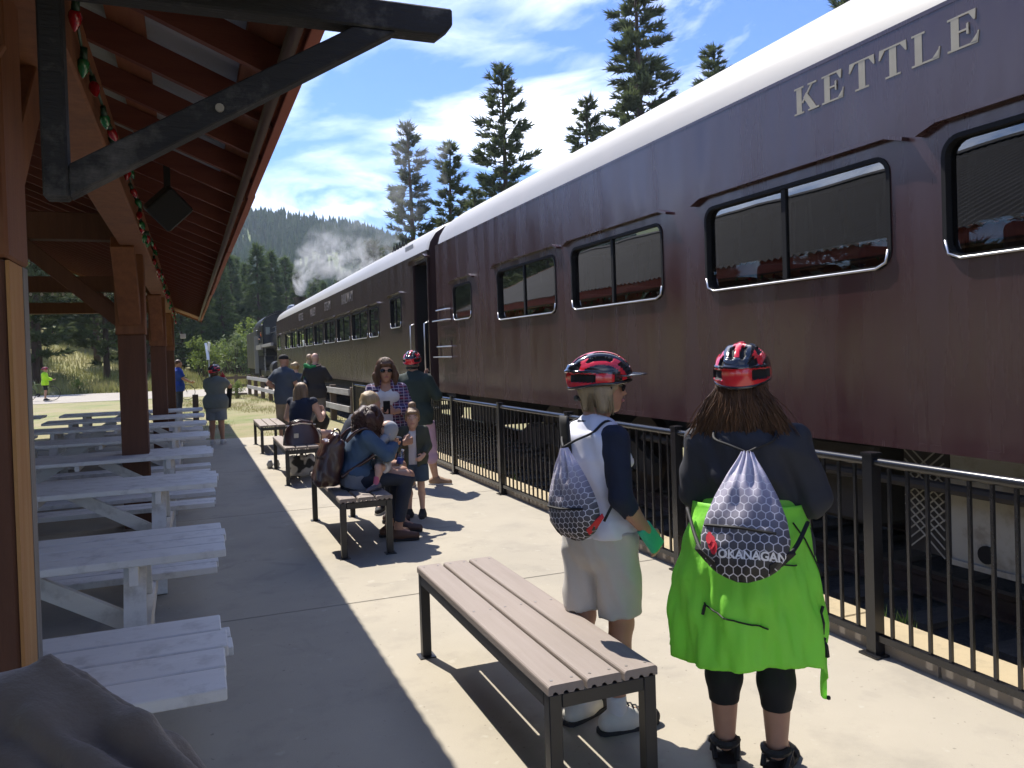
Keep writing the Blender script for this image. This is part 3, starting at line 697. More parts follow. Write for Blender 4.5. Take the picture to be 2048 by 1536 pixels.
# underfloor gear
BG = {9.4: 'bogie under the near maroon car behind the two helmeted women', -4.5: 'bogie under the near end of the maroon car out to the right', 18.6: 'bogie below the open vestibule door of the brown car', 39.5: 'bogie at the far end of the brown car beside the locomotive'}
for yy, lb in BG.items():
    b_ = bogie(yy); b_['label'] = lb; b_['group'] = 'bogies under the train'
m_boxg = mat('equipment_box_grey', (0.30, 0.285, 0.245), .7, (0.24, 0.225, 0.19), 3, c3=(.13, .1, .07), c3scale=6, c3amt=.6)
m_mesh = mat('mesh_grille', (0.10, 0.09, 0.08), .7, (0.02, 0.02, 0.02), 60, contrast=3)
MB().box(4.42, 5.2, .6, 3.69, .27, .98).build('equipment_box', m_boxg, car1, bevel=.015)
MB().box(4.40, 4.418, .6, 3.70, .25, .285).build('box_lip', m_boxg, car1)
MB().tube([(4.417, 3.43, .36), (4.40, 3.43, .36)], .055, 16).build('drain_hole', m_rub, car1)
lat = MB()
for k in range(9):
    lat.beam((4.412, 3.72, .27+.06*k), (4.412, 4.02, .27+.06*k+.25), .008, .006, (1, 0, 0)); lat.beam((4.416, 4.02, .27+.06*k), (4.416, 3.72, .27+.06*k+.25), .008, .006, (1, 0, 0))
lat.build('mesh_grille', m_boxg, car1)
MB().box(4.45, 5.2, 3.71, 4.06, .27, .98).build('equipment_case', m_under, car1)
MB().box(4.46, 6.8, 4.3, 6.6, .35, .95).build('battery_box', m_under, car1, bevel=.03)
MB().box(4.5, 6.8, 12.0, 13.4, .5, .98).build('battery_box', m_under, car1, bevel=.03)
MB().box(4.5, 6.8, 21.6, 35.5, .45, .98).build('battery_box', m_under, car2, bevel=.03)
MB().tube([(4.3, -6, .75), (4.3, 7.2, .75)], .035, 8).build('brake_pipe', m_under, car1)
MB().tube([(4.32, 21, .72), (4.32, 37, .72)], .035, 8).build('brake_pipe', m_under, car2)

# ---------------------------------------------------------------- locomotive (boiler towards us, cab beyond) and tender
m_lb = mat('loco_black', (0.010, 0.010, 0.011), .42, (0.02, 0.019, 0.019), 4, bump=.1, bscale=8)
m_lg = mat('loco_grey_edge', (0.22, 0.21, 0.19), .55)
lo = thing('steam_locomotive', 'black steam locomotive with arched cab and boiler beyond the brown car', 'locomotive', (XC, 51, 0))
MB().tube([(XC, 44.9, 2.75), (XC, 46.6, 2.75), (XC, 46.62, 2.75), (XC, 53.4, 2.8)], [.93, .93, .9, .98], 32).build('boiler', m_lb, lo, auto=40)
MB().tube([(XC, 44.88, 2.75), (XC, 44.82, 2.75), (XC, 44.78, 2.75)], [.85, .8, .3], 28).build('smokebox_door', m_lb, lo, auto=40)
MB().tube([(XC, 46, 3.55), (XC, 46, 3.8), (XC, 46, 4.2), (XC, 46, 4.95), (XC, 46, 5.06)], [.55, .36, .30, .33, .42], 24).build('chimney', m_lb, lo, auto=40)
MB().tube([(XC, 49.5, 3.5), (XC, 49.5, 4.1), (XC, 49.5, 4.6), (XC, 49.5, 4.82), (XC, 49.5, 4.9)], [.5, .42, .4, .28, .05], 24).build('steam_dome', mat('dome_sheen', (.25, .25, .26), .25, metal=.5), lo, auto=40)
MB().tube([(XC, 51.6, 3.5), (XC, 51.6, 4.0), (XC, 51.6, 4.4), (XC, 51.6, 4.55)], [.42, .36, .3, .05], 20).build('sand_dome', m_lb, lo, auto=40)
# cab
ap = [(4.14, 1.9), (4.14, 3.75)] + [(XC-1.5*math.cos(R(a)), 3.8+.85*math.sin(R(a))) for a in range(15, 166, 10)] + [(7.1, 3.75), (7.1, 1.9)]
mb = MB(); mb.prism(ap, lambda a, b: (a, 53.4, b), lambda a, b: (a, 53.46, b)); mb.build('cab_front', m_lb, lo)
rp = [(XC-1.62*math.cos(R(a)), 3.72+.98*math.sin(R(a))) for a in range(6, 175, 8)]
mb = MB()
for (a, b), (c, d) in zip(rp[:-1], rp[1:]): mb.add([(a, 53.1, b), (c, 53.1, d), (c, 58.4, d), (a, 58.4, b), (a, 53.1, b+.05), (c, 53.1, d+.05), (c, 58.4, d+.05), (a, 58.4, b+.05)], [(0,1,2,3),(7,6,5,4),(0,4,5,1),(3,2,6,7)])
mb.build('cab_roof', m_lb, lo)
for x in (4.14, 7.05):
    o = link('cab_side', wall_mesh('cab_side', x, [(53.4, 1.9), (57.4, 1.9), (57.4, 3.78), (53.4, 3.78)], [rrect(54.6, 56.8, 2.75, 3.6, .08)], m_lb), lo); md = o.modifiers.new('t', 'SOLIDIFY'); md.thickness = .05
for xw in (4.45, 4.95):
    MB().box(xw-.13 if xw < 4.9 else xw-.04, xw+.13 if xw < 4.9 else xw+.05, 53.36, 53.39, 3.25, 3.72).build('cab_window', mat('cab_glass', (.20, .22, .2), .12), lo)
MB().box(4.02, 4.16, 46.5, 58.2, 2.42, 2.6).build('running_board', m_lg, lo); MB().box(4.16, 5.0, 46, 53.4, 2.36, 2.42).build('running_plate', m_lb, lo)
MB().box(3.98, 4.12, 53.3, 57.5, 2.3, 2.62).build('cab_sill', m_lg, lo)
MB().tube([(4.5, 46, 3.25), (4.5, 53.3, 3.3)], .025, 6).build('hand_rail', m_lb, lo); MB().tube([(4.62, 45.2, 3.6), (4.66, 53, 3.62)], .03, 6).build('pipe', m_lb, lo)
for yy in (47.5, 49.2, 50.9, 52.4):
    MB().tube([(4.9, yy-.3, 1.0), (4.74, yy-.3, 1.0)], .85, 26).build('driving_wheel', m_lb, lo, auto=40)
MB().tube([(4.35, 45.2, 1.15), (4.35, 46.9, 1.15)], .42, 20).build('cylinder', m_lb, lo, auto=40)
MB().beam((4.45, 46.8, 1.0), (4.45, 52.4, .8), .08, .16).build('side_rod', m_lg, lo)
MB().box(4.3, 6.9, 46, 58, .6, .95).build('frame', m_lb, lo)
MB().tube([(4.28, 54.2, 2.3), (4.28, 54.2, .8), (4.28, 54.5, .5)], .04, 7).build('pipe', m_lg, lo)
MB().tube([(4.25, 53.2, 2.4), (4.2, 52.8, .9)], .05, 7).build('pipe', m_lg, lo)
MB().tube([(4.7, 52.9, 1.5), (4.2, 52.9, 1.5)], .38, 20).build('air_tank', m_lb, lo, auto=40)
for k in range(5): MB().beam((4.02, 53.0+.0, 1.0+k*.28), (4.5, 53.0, 1.0+k*.28), .2, .03).build('cab_step', m_lb, lo)
for yy, zz in ((53.3, 4.75), (54.6, 4.78), (56.4, 4.78)): MB().box(5.0, 5.5, yy, yy+.5, zz-.15, zz+.02).build('roof_hatch', m_lb, lo)
tn = thing('tender', 'long dark green grey tender behind the locomotive cab', 'tender', (XC, 64, 0))
m_ten = paint('tender_paint', (0.045, 0.042, 0.036), (0.075, 0.07, 0.06), .35)
MB().box(4.1, 7.1, 58.7, 69.5, .98, 3.72).build('tank', m_ten, tn, bevel=.06, seg=2)
MB().box(4.4, 6.8, 60, 66, 3.72, 4.2).build('fuel_bunker', m_ten, tn, bevel=.1)
for k in range(8): MB().box(4.085, 4.099, 59.2+k*1.4, 59.24+k*1.4, 1.0, 3.7).build('rivet_strip', m_ten, tn)
MB().box(4.3, 6.9, 59, 69, .55, .97).build('frame', m_under, tn)
for yy in (60.2, 61.6, 66, 67.4): MB().tube([(4.95, yy, .42), (4.8, yy, .42)], .45, 20).build('wheel', m_under, tn)
MB().box(3.95, 4.2, 58.5, 58.64, .7, 3.3).build('ladder', m_lg, tn)
# ================================================================== BENCHES
m_plank = mat('composite_plank', (0.245, 0.20, 0.172), .75, (0.29, 0.243, 0.212), 3, bump=.2, bscale=40, stretch=(10, .5, 6), c3=(.24, .2, .17), c3scale=3, c3amt=.4)
m_steel = mat('black_steel', (0.014, 0.015, 0.018), .38, (0.02, 0.02, 0.022), 6)
m_screw = mat('screw_head', (0.35, 0.32, 0.29), .4, metal=.7)
BL = 1.78
def bench(label, loc):
    t = thing('platform_bench', label, 'bench', loc, 0, 'benches along the platform')
    for k, xc in enumerate((-.153, 0, .153)):
        w = .139; pr = []
        for a in range(0, 91, 30): pr.append((w/2-.012+.012*math.cos(R(90-a)), .0-.012+.012*math.sin(R(90-a))))
        pr.append((w/2, -.036))
        for c in (.042, 0, -.042):
            for a in range(0, 181, 45): pr.append((c+.011*math.cos(R(a)), -.036+.011*math.sin(R(a))))
        pr.append((-w/2, -.036))
        for a in range(0, 91, 30): pr.append((-w/2+.012-.012*math.cos(R(a)), -.012+.012*math.sin(R(a))))
        MB().prism(pr, lambda a, b: (xc+a, -BL/2, .5+b), lambda a, b: (xc+a, BL/2, .5+b)).build('plank', m_plank, t, world=False)
    for sx in (-.193, .193):
        for sy in (-BL/2+.03, BL/2-.03):
            MB().box(sx-.025, sx+.025, sy-.025, sy+.025, .006, .462).build('leg', m_steel, t, world=False, bevel=.003)
            MB().box(sx-.045, sx+.045, sy-.045, sy+.045, 0, .006).build('foot_plate', m_steel, t, world=False)
        MB().box(sx-.024, sx+.024, -BL/2+.056, BL/2-.056, .405, .4615).build('side_rail', m_steel, t, world=False, bevel=.003)
    for sy in (-BL/2+.03, 0, BL/2-.03):
        MB().box(-.167, .167, sy-.024, sy+.024, .41, .4612).build('end_rail', m_steel, t, world=False, bevel=.003)
    sc = MB().cyl((0, 0, 0), (0, 0, .0015), .006, .006, 8).mesh('screw', m_screw)
    for xc in (-.153, 0, .153):
        for sy in (-BL/2+.04, 0, BL/2-.04):
            for dx in (-.04, .04):
                o = link('screw', sc, t, world=False); o.location = (xc+dx, sy, .5)
    return t
b1 = bench('empty grey plank bench nearest the camera, in front of the helmeted women', (1.338, 3.45, 0))
dup(b1, (1.30, 7.555, 0), label='grey plank bench holding the woman in the denim jacket and her toddler')
dup(b1, (1.295, 11.78, 0), label='grey plank bench with the brown handbag on it')
dup(b1, (1.27, 15.7, 0), label='empty far grey plank bench beside the end of the concrete platform')

# ================================================================== PICNIC TABLES
m_white = mat('white_paint', (0.78, 0.77, 0.745), .5, (0.70, 0.69, 0.67), 2.5, bump=.15, bscale=30, stretch=(.5, 8, 8), c3=(.38, .36, .34), c3scale=9, c3amt=.5)
def picnic(label, loc):
    t = thing('picnic_table', label, 'picnic table', loc, 0, 'white picnic tables under the shelter')
    L_ = 2.45; rr_ = random.Random(11)
    for k in range(4):
        yc = -.27+k*.18; e = rr_.uniform(-.02, .015)
        MB().box(-L_, e, yc-.0835, yc+.0835, .712, .75).build('top_board', m_white, t, world=False, bevel=.004)
    for sy in (-1, 1):
        for q in (0, 1):
            yc = sy*(.66+q*.15); e = rr_.uniform(-.03, .01)
            MB().box(-L_, e, yc-.068, yc+.068, .40, .44).build('seat_board', m_white, t, world=False, bevel=.004)
    for xc in (-.42, -L_+.42):
        MB().box(xc-.02, xc+.02, -.34, .34, .62, .711).build('top_batten', m_white, t, world=False)
        MB().box(xc+.021, xc+.06, -.80, .80, .305, .399).build('seat_bearer', m_white, t, world=False)
        for sy in (-1, 1):
            MB().beam((xc, sy*.20, .70), (xc, sy*.56, .0), .04, .10, (1, 0, 0)).build('leg', m_white, t, world=False)
    for xa, xb in ((-.45, -1.05), (-L_+.45, -L_+1.05)):
        MB().beam((xa, 0, .34), (xb, 0, .70), .09, .04, (0, 1, 0)).build('brace', m_white, t, world=False)
    MB().box(-L_/2-.02, -L_/2+.02, -.34, .34, .66, .711).build('top_batten', m_white, t, world=False)
    return t
TY = [2.765, 4.54, 6.87, 8.98, 11.05, 13.2, 15.1, 17.0]
TEX = [.06, .115, .14, .148, .15, .143, .13, .12]
ORD = ['nearest', 'second', 'third', 'fourth', 'fifth', 'sixth', 'seventh', 'farthest']
t0_ = picnic('nearest white picnic table, beside the big shelter post at the left', (TEX[0], TY[0], 0))
for k in range(1, 8):
    dup(t0_, (TEX[k], TY[k], 0), .012*math.sin(k*2.3), label='white picnic table at the platform side, %s from the camera' % ORD[k])
for k in range(1, 8):
    dup(t0_, (TEX[k]-2.75, TY[k]+.05, 0), .015*math.sin(k*3.1+1), label='white picnic table in the inner row under the shelter, %s from the camera' % ORD[k])

# ================================================================== RAILING
rl = thing('platform_railing', 'black metal railing with thin pickets along the platform edge', 'railing', (3.32, 8, 0))
m_rail_b = mat('railing_black', (0.012, 0.012, 0.014), .22, (0.018, 0.018, 0.02), 6)
XR = 3.33; SP = 1.852; y0r = 3.25-SP*3
pk = MB().box(-.008, .008, -.008, .008, .11, 1.03).mesh('picket', m_rail_b)
pm = MB(); pm.box(-.032, .032, -.032, .032, .006, 1.07); post_me = pm.mesh('post', m_rail_b)
cap_me = MB().box(-.037, .037, -.037, .037, 1.0705, 1.085).mesh('post_cap', m_rail_b); base_me = MB().box(-.06, .06, -.06, .06, 0, .012).mesh('base_plate', m_rail_b)
for k in range(12):
    y = y0r+SP*k
    for nm, me in (('post', post_me), ('post_cap', cap_me), ('base_plate', base_me)):
        o = link(nm, me, rl); o.location = o.location + Vector((XR, y, 0))
    if k < 11:
        MB().tube([(XR, y+.034, 1.035), (XR, y+SP-.034, 1.035)], .024, 12).build('top_rail', m_rail_b, rl, auto=50)
        MB().box(XR-.018, XR+.018, y+.033, y+SP-.033, .085, .12).build('bottom_rail', m_rail_b, rl)
        for j in range(1, 16):
            o = link('picket', pk, rl); o.location = o.location + Vector((XR, y+SP*j/16, 0))
m_kick = mat('kick_board', (0.24, 0.21, 0.185), .85)
for k in range(8):
    MB().box(XR+.035, XR+.07, y0r+k*2.6, y0r+k*2.6+2.58, 0.001, .075).build('kick_board', m_kick, rl)
# ================================================================== TIMBER FENCE past the platform
m_fpost = mat('fence_post', (0.10, 0.07, 0.05), .8, (0.15, 0.105, 0.075), 3, bump=.4, bscale=20, stretch=(6, 6, .6))
m_frail = mat('fence_rail', (0.40, 0.385, 0.36), .8, (0.26, 0.24, 0.22), 2, bump=.3, bscale=20, stretch=(6, .6, 6))
wf = thing('timber_fence', 'timber post fence with two pale rails beside the track', 'fence', (3.0, 30, 0))
A = Vector((3.60, 19.6, 0)); B = Vector((2.48, 41, 0)); NP = 10
for k in range(NP):
    p = A.lerp(B, k/(NP-1)); MB().box(p.x-.08, p.x+.08, p.y-.08, p.y+.08, -.1, .93+.02*math.sin(k*3)).build('post', m_fpost, wf, bevel=.01)
    if k < NP-1:
        q = A.lerp(B, (k+1)/(NP-1))
        for z in (.80, .38): MB().beam((p.x-.105, p.y+.02, z), (q.x-.105, q.y-.02, z), .045, .15).build('rail', m_frail, wf, bevel=.005)
wf2 = thing('side_fence', 'short dark timber fence across the end of the track-side fence', 'fence', (1.6, 41.3, 0))
for k in range(2): MB().box(.98+k*.9-.08, 1.14+k*.9-.08, 41.2, 41.36, -.1, .95).build('post', m_fpost, wf2)
for z in (.82, .42, -.0): MB().beam((.95, 41.28, z), (2.38, 41.2, z), .045, .13, mi=0).build('rail', m_fpost, wf2)

# crossing sign
cs = thing('crossing_sign', 'white crossbuck railway crossing sign on a pole by the road', 'sign', (.95, 58, 0))
MB().cyl((.95, 58, -.1), (.95, 58, 3.0), .05, .045, 10).build('pole', mat('sign_pole', (.35, .36, .38), .6), cs)
m_sw = mat('sign_white', (.72, .74, .78), .5)
for s, dx in ((1, 0), (-1, .03)): MB().beam((.90-dx, 58-.5*s*.55, 1.75), (.90-dx-.12*s, 58+.5*s*.55, 2.9), .03, .16, (1, 0, 0)).build('crossbuck', m_sw, cs)
bo = thing('bollard', 'short dark wooden bollard past the picnic tables', 'bollard', (.0, 21.5, 0)); MB().box(-.07, .07, 21.4, 21.54, -.05, .85).build('post', m_fpost, bo, bevel=.01)
lbx = thing('light_fixture', 'small white box lamp on the far shelter post', 'lamp', (-.3, 23.2, 2.5)); MB().box(-.32, -.18, 23.0, 23.25, 2.3, 2.42).build('housing', m_sw, lbx, bevel=.01)

# ================================================================== TREES
m_bark = mat('pine_bark', (0.10, 0.065, 0.045), .95, (0.055, 0.038, 0.03), 3, bump=.6, bscale=9, stretch=(3, 3, .6), bdist=.05)
m_ndl = mat('pine_needles', (0.05, 0.07, 0.03), .75, (0.125, 0.15, 0.06), .9, detail=3)
m_ndl2 = mat('fir_needles', (0.05, 0.082, 0.03), .75, (0.115, 0.16, 0.055), .6, detail=3)
m_leaf = mat('shrub_leaves', (0.13, 0.19, 0.04), .7, (0.20, 0.25, 0.06), 1.2, detail=3)
m_leaf2 = mat('willow_leaves', (0.10, 0.15, 0.05), .7, (0.16, 0.20, 0.08), 1.2, detail=3)
for m_ in (m_ndl, m_ndl2, m_leaf, m_leaf2): leafy(m_)
def pine(h, seed, cb, spread, nb, tl, m, shape='pine', bl=11):
    rg = random.Random(seed); tk = MB(); cr_v = []; cr_f = []
    lean = rg.uniform(-.02, .02)
    tp = [(lean*h*t*t, .3*math.sin(t*3+seed)*.4*t, h*t) for t in (0, .1, .3, .5, .7, .85, 1)]
    tk.tube(tp, [h*.016*(1-t*.92)+.02 for t in (0, .1, .3, .5, .7, .85, 1)], 8)
    def axis(t): return Vector((lean*h*t*t, .12*t*math.sin(t*3+seed), h*t))
    def tuft(p, d, L):
        for _ in range(bl):
            v = Vector((rg.gauss(0, 1), rg.gauss(0, 1), rg.gauss(0, 1))).normalized()
            tip = p + (d*.55 + v*.75 + Vector((0, 0, .18)))*L*rg.uniform(.7, 1.1)
            sd = (tip-p).cross(v+Vector((.3, .1, .2))).normalized()*L*.13
            b = len(cr_v); cr_v.extend([tuple(p+sd), tuple(p-sd), tuple(tip)]); cr_f.append((b, b+1, b+2))
    for i in range(nb):
        u = (i+rg.random())/nb; t = cb + (1-cb)*(u**.92)
        if shape == 'pine': L = spread*((1-u)**.62)*(.55+.45*math.sin(min(1, u*3.2)*math.pi/2))*rg.uniform(.30, 1.22) + .25
        else: L = spread*((1-u)**.8)*rg.uniform(.8, 1.1) + .15
        az = i*2.399 + rg.uniform(-.5, .5); rise = rg.uniform(-.12, .30) if shape == 'pine' else rg.uniform(-.35, .02)
        if u > .8: rise += .5*(u-.8)*5*.6
        d = Vector((math.cos(az), math.sin(az), rise)).normalized(); p0 = axis(t)
        pts = [p0 + d*L*s + Vector((0, 0, (.16 if shape == 'pine' else .10)*L*s*s - .10*L*s)) for s in (0, .35, .7, 1)]
        tk.tube(pts, [h*.0032*(1-u*.6)+.008, h*.0022*(1-u*.6)+.006, .008, .004], 4, caps=False)
        n_t = max(2, int(L*4.3))
        for k in range(n_t):
            s = .42 + .58*(k+rg.random())/n_t; seg = min(2, int(s*2.86)); f = s*2.86-seg if seg < 2 else (s-.7)/.3
            pp_ = pts[seg].lerp(pts[seg+1], max(0, min(1, f)))
            off = Vector((-d.y, d.x, 0))*rg.uniform(-.34, .34)*L*(1.15-s)*1.5 + Vector((0, 0, rg.uniform(-.08, .14)))
            tuft(pp_+off, (d+off*.6).normalized(), tl*rg.uniform(.75, 1.25))
            if rg.random() < .6: tuft(pp_-off*.6, (d-off*.4).normalized(), tl*rg.uniform(.7, 1.1))
        tuft(pts[-1], d, tl)
    for k in range(5): tuft(axis(1-.012*k), Vector((0, 0, 1)), tl*.9)
    me = bpy.data.meshes.new('crown'); me.from_pydata(cr_v, [], cr_f); me.materials.append(m); me.update()
    return tk.mesh('trunk', m_bark, True), me
def place_tree(mesh, h0, label, loc, h, cat='tree', name='pine_tree', rz=None, group='pine trees around the station'):
    t = thing(name, label, cat, loc, rz if rz is not None else random.uniform(0, 6), group)
    for nm, me in zip(('trunk', 'crown'), mesh):
        o = link(nm, me, t, world=False); s = h/h0; o.scale = (s, s, s)
    return t
PA = pine(22, 1, .22, 3.1, 125, .56, m_ndl); PB = pine(18, 2, .12, 2.3, 125, .50, m_ndl); PC = pine(30, 5, .30, 4.0, 130, .66, m_ndl)
PD = pine(16, 9, .10, 3.6, 105, .62, m_ndl, bl=9); PF = pine(16, 12, .06, 2.9, 170, .62, m_ndl2, 'fir', 8); PG = pine(14, 15, .05, 2.7, 150, .60, m_ndl2, 'fir', 8)
tall = [((13.4, 50, -.3), 16.6, PB, 18, 'slim hazy pine behind the steam above the railway car'), ((15.7, 50, -.3), 15.6, PB, 18, 'narrow dark pine just right of the steam-veiled pine'),
        ((19.9, 50, -.3), 20.9, PA, 22, 'full symmetrical pine rising mid picture above the car roof'), ((30.4, 50, -.3), 30, PC, 30, 'tallest pine above the roof, reaching out of the picture'),
        ((25.9, 50, -.3), 19.2, PB, 18, 'shorter pine left of the tallest pine'), ((36.9, 50, -.3), 24.2, PC, 30, 'small looking pine top right of the tallest pine'),
        ((50, 50, -.3), 30, PC, 30, 'pine whose branches touch the top edge above the roof'), ((17.3, 56, -.3), 11.5, PD, 16, 'low bushy pine under the narrow dark pine'),
        ((22.5, 58, -.3), 13.5, PD, 16, 'low bushy pine between the mid picture pine and the car roof'), ((12.2, 57, -.3), 10, PD, 16, 'low pine at the foot of the hazy pine')]
for loc, h, me, h0, lb in tall: place_tree(me, h0, lb, loc, h)
rg = random.Random(21)
for k in range(12):
    x = rg.uniform(13, 34); y = -12 + k*4.6; me, h0 = ((PA, 22), (PD, 16), (PB, 18))[k % 3]
    place_tree(me, h0, 'pine standing behind the railway cars, glimpsed only through their windows', (x, y, -.3), rg.uniform(9, 12.5) if y > 8 else rg.uniform(8, 11), group='pines behind the railway cars')
left = [((-9.6, 60), 15, PD, 16, 'broad pine with dark trunk across the road, seen beside the shelter post'), ((-6.0, 66), 14, PD, 16, 'pine across the road just left of the first far shelter post'), ((-13.5, 62), 15, PD, 16, 'pine behind the cyclist in the neon jacket'),
        ((-17, 70), 16, PA, 22, 'tall pine far left across the road'), ((-11.3, 72), 17, PA, 22, 'tall pine in the second row across the road'), ((-3.6, 74), 14, PD, 16, 'pine hidden mostly by the shelter posts across the road'), ((-21, 64), 15, PD, 16, 'leftmost pine across the road'),
        ((-8, 80), 18, PA, 22, 'rearmost tall pine across the road'), ((-14.5, 84), 18, PB, 18, 'slender pine behind the cyclist in the second row')]
for (x, y), h, me, h0, lb in left: place_tree(me, h0, lb, (x, y, ground_h(x, y)-.1), h)
for (x, y, h) in ((-12.2, 56, 3.6), (-15.4, 57.5, 3.0)): place_tree(PD, 16, 'young scrubby pine on the grassy bank, %s of two' % ('taller' if h > 3.3 else 'shorter'), (x, y, ground_h(x, y)), h, group='young pines on the bank')
def gx(px_, d): return (px_-388)/1600*d*1.08
cen = [(402, 96, 12.5), (418, 104, 14), (437, 98, 13), (455, 112, 15.5), (476, 118, 15), (497, 108, 16.5), (520, 120, 17), (545, 128, 17), (566, 118, 14), (590, 132, 13.5), (612, 140, 14), (640, 150, 15), (668, 150, 16), (700, 140, 16), (385, 110, 13), (370, 100, 12), (428, 130, 17), (465, 140, 18), (510, 150, 19), (556, 155, 18), (600, 165, 17), (735, 150, 17), (760, 120, 14)]
ORDN = ['leftmost', 'second from left', 'third from left', 'fourth from left', 'fifth from left', 'sixth from left', 'seventh from left', 'eighth from left', 'ninth from left', 'tenth from left', 'eleventh from left', 'twelfth from left', 'thirteenth from left']
cen_label = {}
for row, nm in ((lambda d: d < 113, 'front'), (lambda d: 113 <= d < 139, 'middle'), (lambda d: d >= 139, 'rear')):
    for r_, i_ in enumerate(sorted([i for i, c in enumerate(cen) if row(c[1])], key=lambda i: cen[i][0])): cen_label[i_] = 'dark conifer behind the locomotive, %s row of the wood, %s' % (nm, ORDN[r_])
for i, (px_, d, h) in enumerate(cen):
    me, h0 = ((PF, 16), (PG, 14))[i % 2]
    place_tree(me, h0, cen_label[i], (gx(px_, d), d, ground_h(gx(px_, d), d)-.2), h, name='fir_tree', group='conifers in the wood behind the locomotive')
rg = random.Random(33)
for k in range(16):
    x = -6-k*2.3+rg.uniform(-1, 1); d = rg.uniform(88, 125)
    place_tree(PF if k % 2 else PG, 16 if k % 2 else 14, 'conifer in the dense wood beyond the road, %s counted leftwards from the shelter posts' % ('first second third fourth fifth sixth seventh eighth ninth tenth eleventh twelfth thirteenth fourteenth fifteenth sixteenth'.split()[k]), (x, d, ground_h(x, d)-.2), rg.uniform(13, 18), name='fir_tree', group='conifers beyond the pines across the road')
def shrub(h, w, seed, m, n=1500):
    rg = random.Random(seed); v = []; f = []; tk = MB()
    cl_ = [(Vector((rg.gauss(0, .38)*w, rg.gauss(0, .38)*w, h*rg.uniform(.2, .95))), rg.uniform(.18, .36)*w) for _ in range(26)]
    for c, r in cl_: tk.tube([(c.x*.1, c.y*.1, 0), (c.x*.5, c.y*.5, c.z*.5), tuple(c)], [.03, .02, .006], 4, caps=False)
    for i in range(n):
        c, r = cl_[i % len(cl_)]; d = Vector((rg.gauss(0, 1), rg.gauss(0, 1), rg.gauss(0, 1))).normalized(); p = c + d*r*rg.uniform(.5, 1.05)
        a = Vector((rg.gauss(0, 1), rg.gauss(0, 1), rg.gauss(0, 1))).normalized(); b = a.cross(d).normalized(); s = rg.uniform(.05, .10)*max(1, h*.35)
        k = len(v); v.extend([tuple(p-a*s), tuple(p+b*s*.6), tuple(p+a*s), tuple(p-b*s*.6)]); f.append((k, k+1, k+2, k+3))
    me = bpy.data.meshes.new('crown'); me.from_pydata(v, [], f); me.materials.append(m); me.update(); return tk.mesh('trunk', m_bark, True), me
SA = shrub(3.2, 1.5, 3, m_leaf); SB = shrub(2.4, 1.3, 4, m_leaf2, 1200)
for i, (px_, d, h, s_, lb) in enumerate([(493, 84, 6.2, 0, 'tall bright green bush just left of the tender'), (478, 80, 4.4, 0, 'bright green bush in front of the tall one by the tender'), (455, 78, 4.0, 1, 'grey green willow bush left of the bright bushes'), (441, 86, 3.4, 1, 'smaller willow bush at the wood edge'), (404, 66, 3.6, 0, 'thin young leafy tree beside the crossing sign'), (470, 92, 5.0, 0, 'leafy bush behind the willow bush'), (425, 92, 3.0, 1, 'low bush at the edge of the meadow')]):
    x = (px_-388)/1600*d*1.08; place_tree((SA, SB)[s_], (3.2, 2.4)[s_], lb, (x, d, ground_h(x, d)-.1), h, 'bush', 'leafy_bush', group='leafy bushes near the tender')
for i, (x, y, h, lb) in enumerate([(-6.3, 52.6, .9, 'round green clump of weeds by the gravel road'), (-11.0, 53.2, .7, 'pale weed clump behind the neon cyclist'), (1.75, 37.5, .85, 'bright green weed clump left of the timber fence')]):
    place_tree(SB if i == 1 else SA, 2.4 if i == 1 else 3.2, lb, (x, y, ground_h(x, y)-.05), h, 'plant', 'weed_clump', group='weed clumps')
# grass
def blades(name, n, fn, m, hmin, hmax, w, seed):
    rg = random.Random(seed); v = []; f = []; c = 0
    while c < n:
        q = fn(rg)
        if q is None: continue
        c += 1; x, y, z, s = q; h = rg.uniform(hmin, hmax)*s; a = rg.random()*6.28; dx, dy = math.cos(a)*w*s, math.sin(a)*w*s; lx, ly = rg.uniform(-.4, .4)*h, rg.uniform(-.4, .4)*h
        k = len(v); v.extend([(x-dx, y-dy, z), (x+dx, y+dy, z), (x+lx, y+ly, z+h)]); f.append((k, k+1, k+2))
    me = bpy.data.meshes.new(name); me.from_pydata(v, [], f); me.materials.append(m); me.update(); return struct(link(name, me), 'stuff')
m_gb = mat('grass_blades', (0.17, 0.19, 0.045), .8, (0.30, 0.26, 0.11), .5, detail=3)
m_gb2 = mat('meadow_blades', (0.16, 0.19, 0.05), .8, (0.30, 0.265, 0.12), .12, detail=5)
leafy(m_gb); leafy(m_gb2)
def near_patch(rg):
    x = rg.uniform(-1.2, 3.75); y = rg.uniform(18.4, 40.6)
    d = math.sin(x*1.7+y*.6)+math.sin(y*.9-x*2.1+1)*.8 + (1.3 if y > 27 else -.5) + (1.0 if x > 2.7 else 0)
    return (x, y, -.04, 1) if d > rg.uniform(.2, 1.6) else None
blades('grass', 14000, near_patch, m_gb, .03, .11, .006, 3)
def far_patch(rg):
    x = rg.uniform(-34, 4.0); y = 51.8 + (rg.random()**1.6)*45
    if -1.5 < x < 4 and y < 53: return None
    return (x, y, ground_h(x, y)-.03, 1)
blades('meadow_grass', 26000, far_patch, m_gb2, .25, .75, .035, 4)
def edge_patch(rg):
    return (rg.choice((3.88, 3.9, 3.5))+rg.uniform(0, .06), rg.choice((2.2, 3.6, 3.8, 4.9, 7.3, 8.4, 9.9, 11.2))+rg.gauss(0, .05), -.06, 1)
blades('track_weeds', 260, edge_patch, mat('weed_green', (.12, .2, .03), .8), .04, .13, .005, 5)

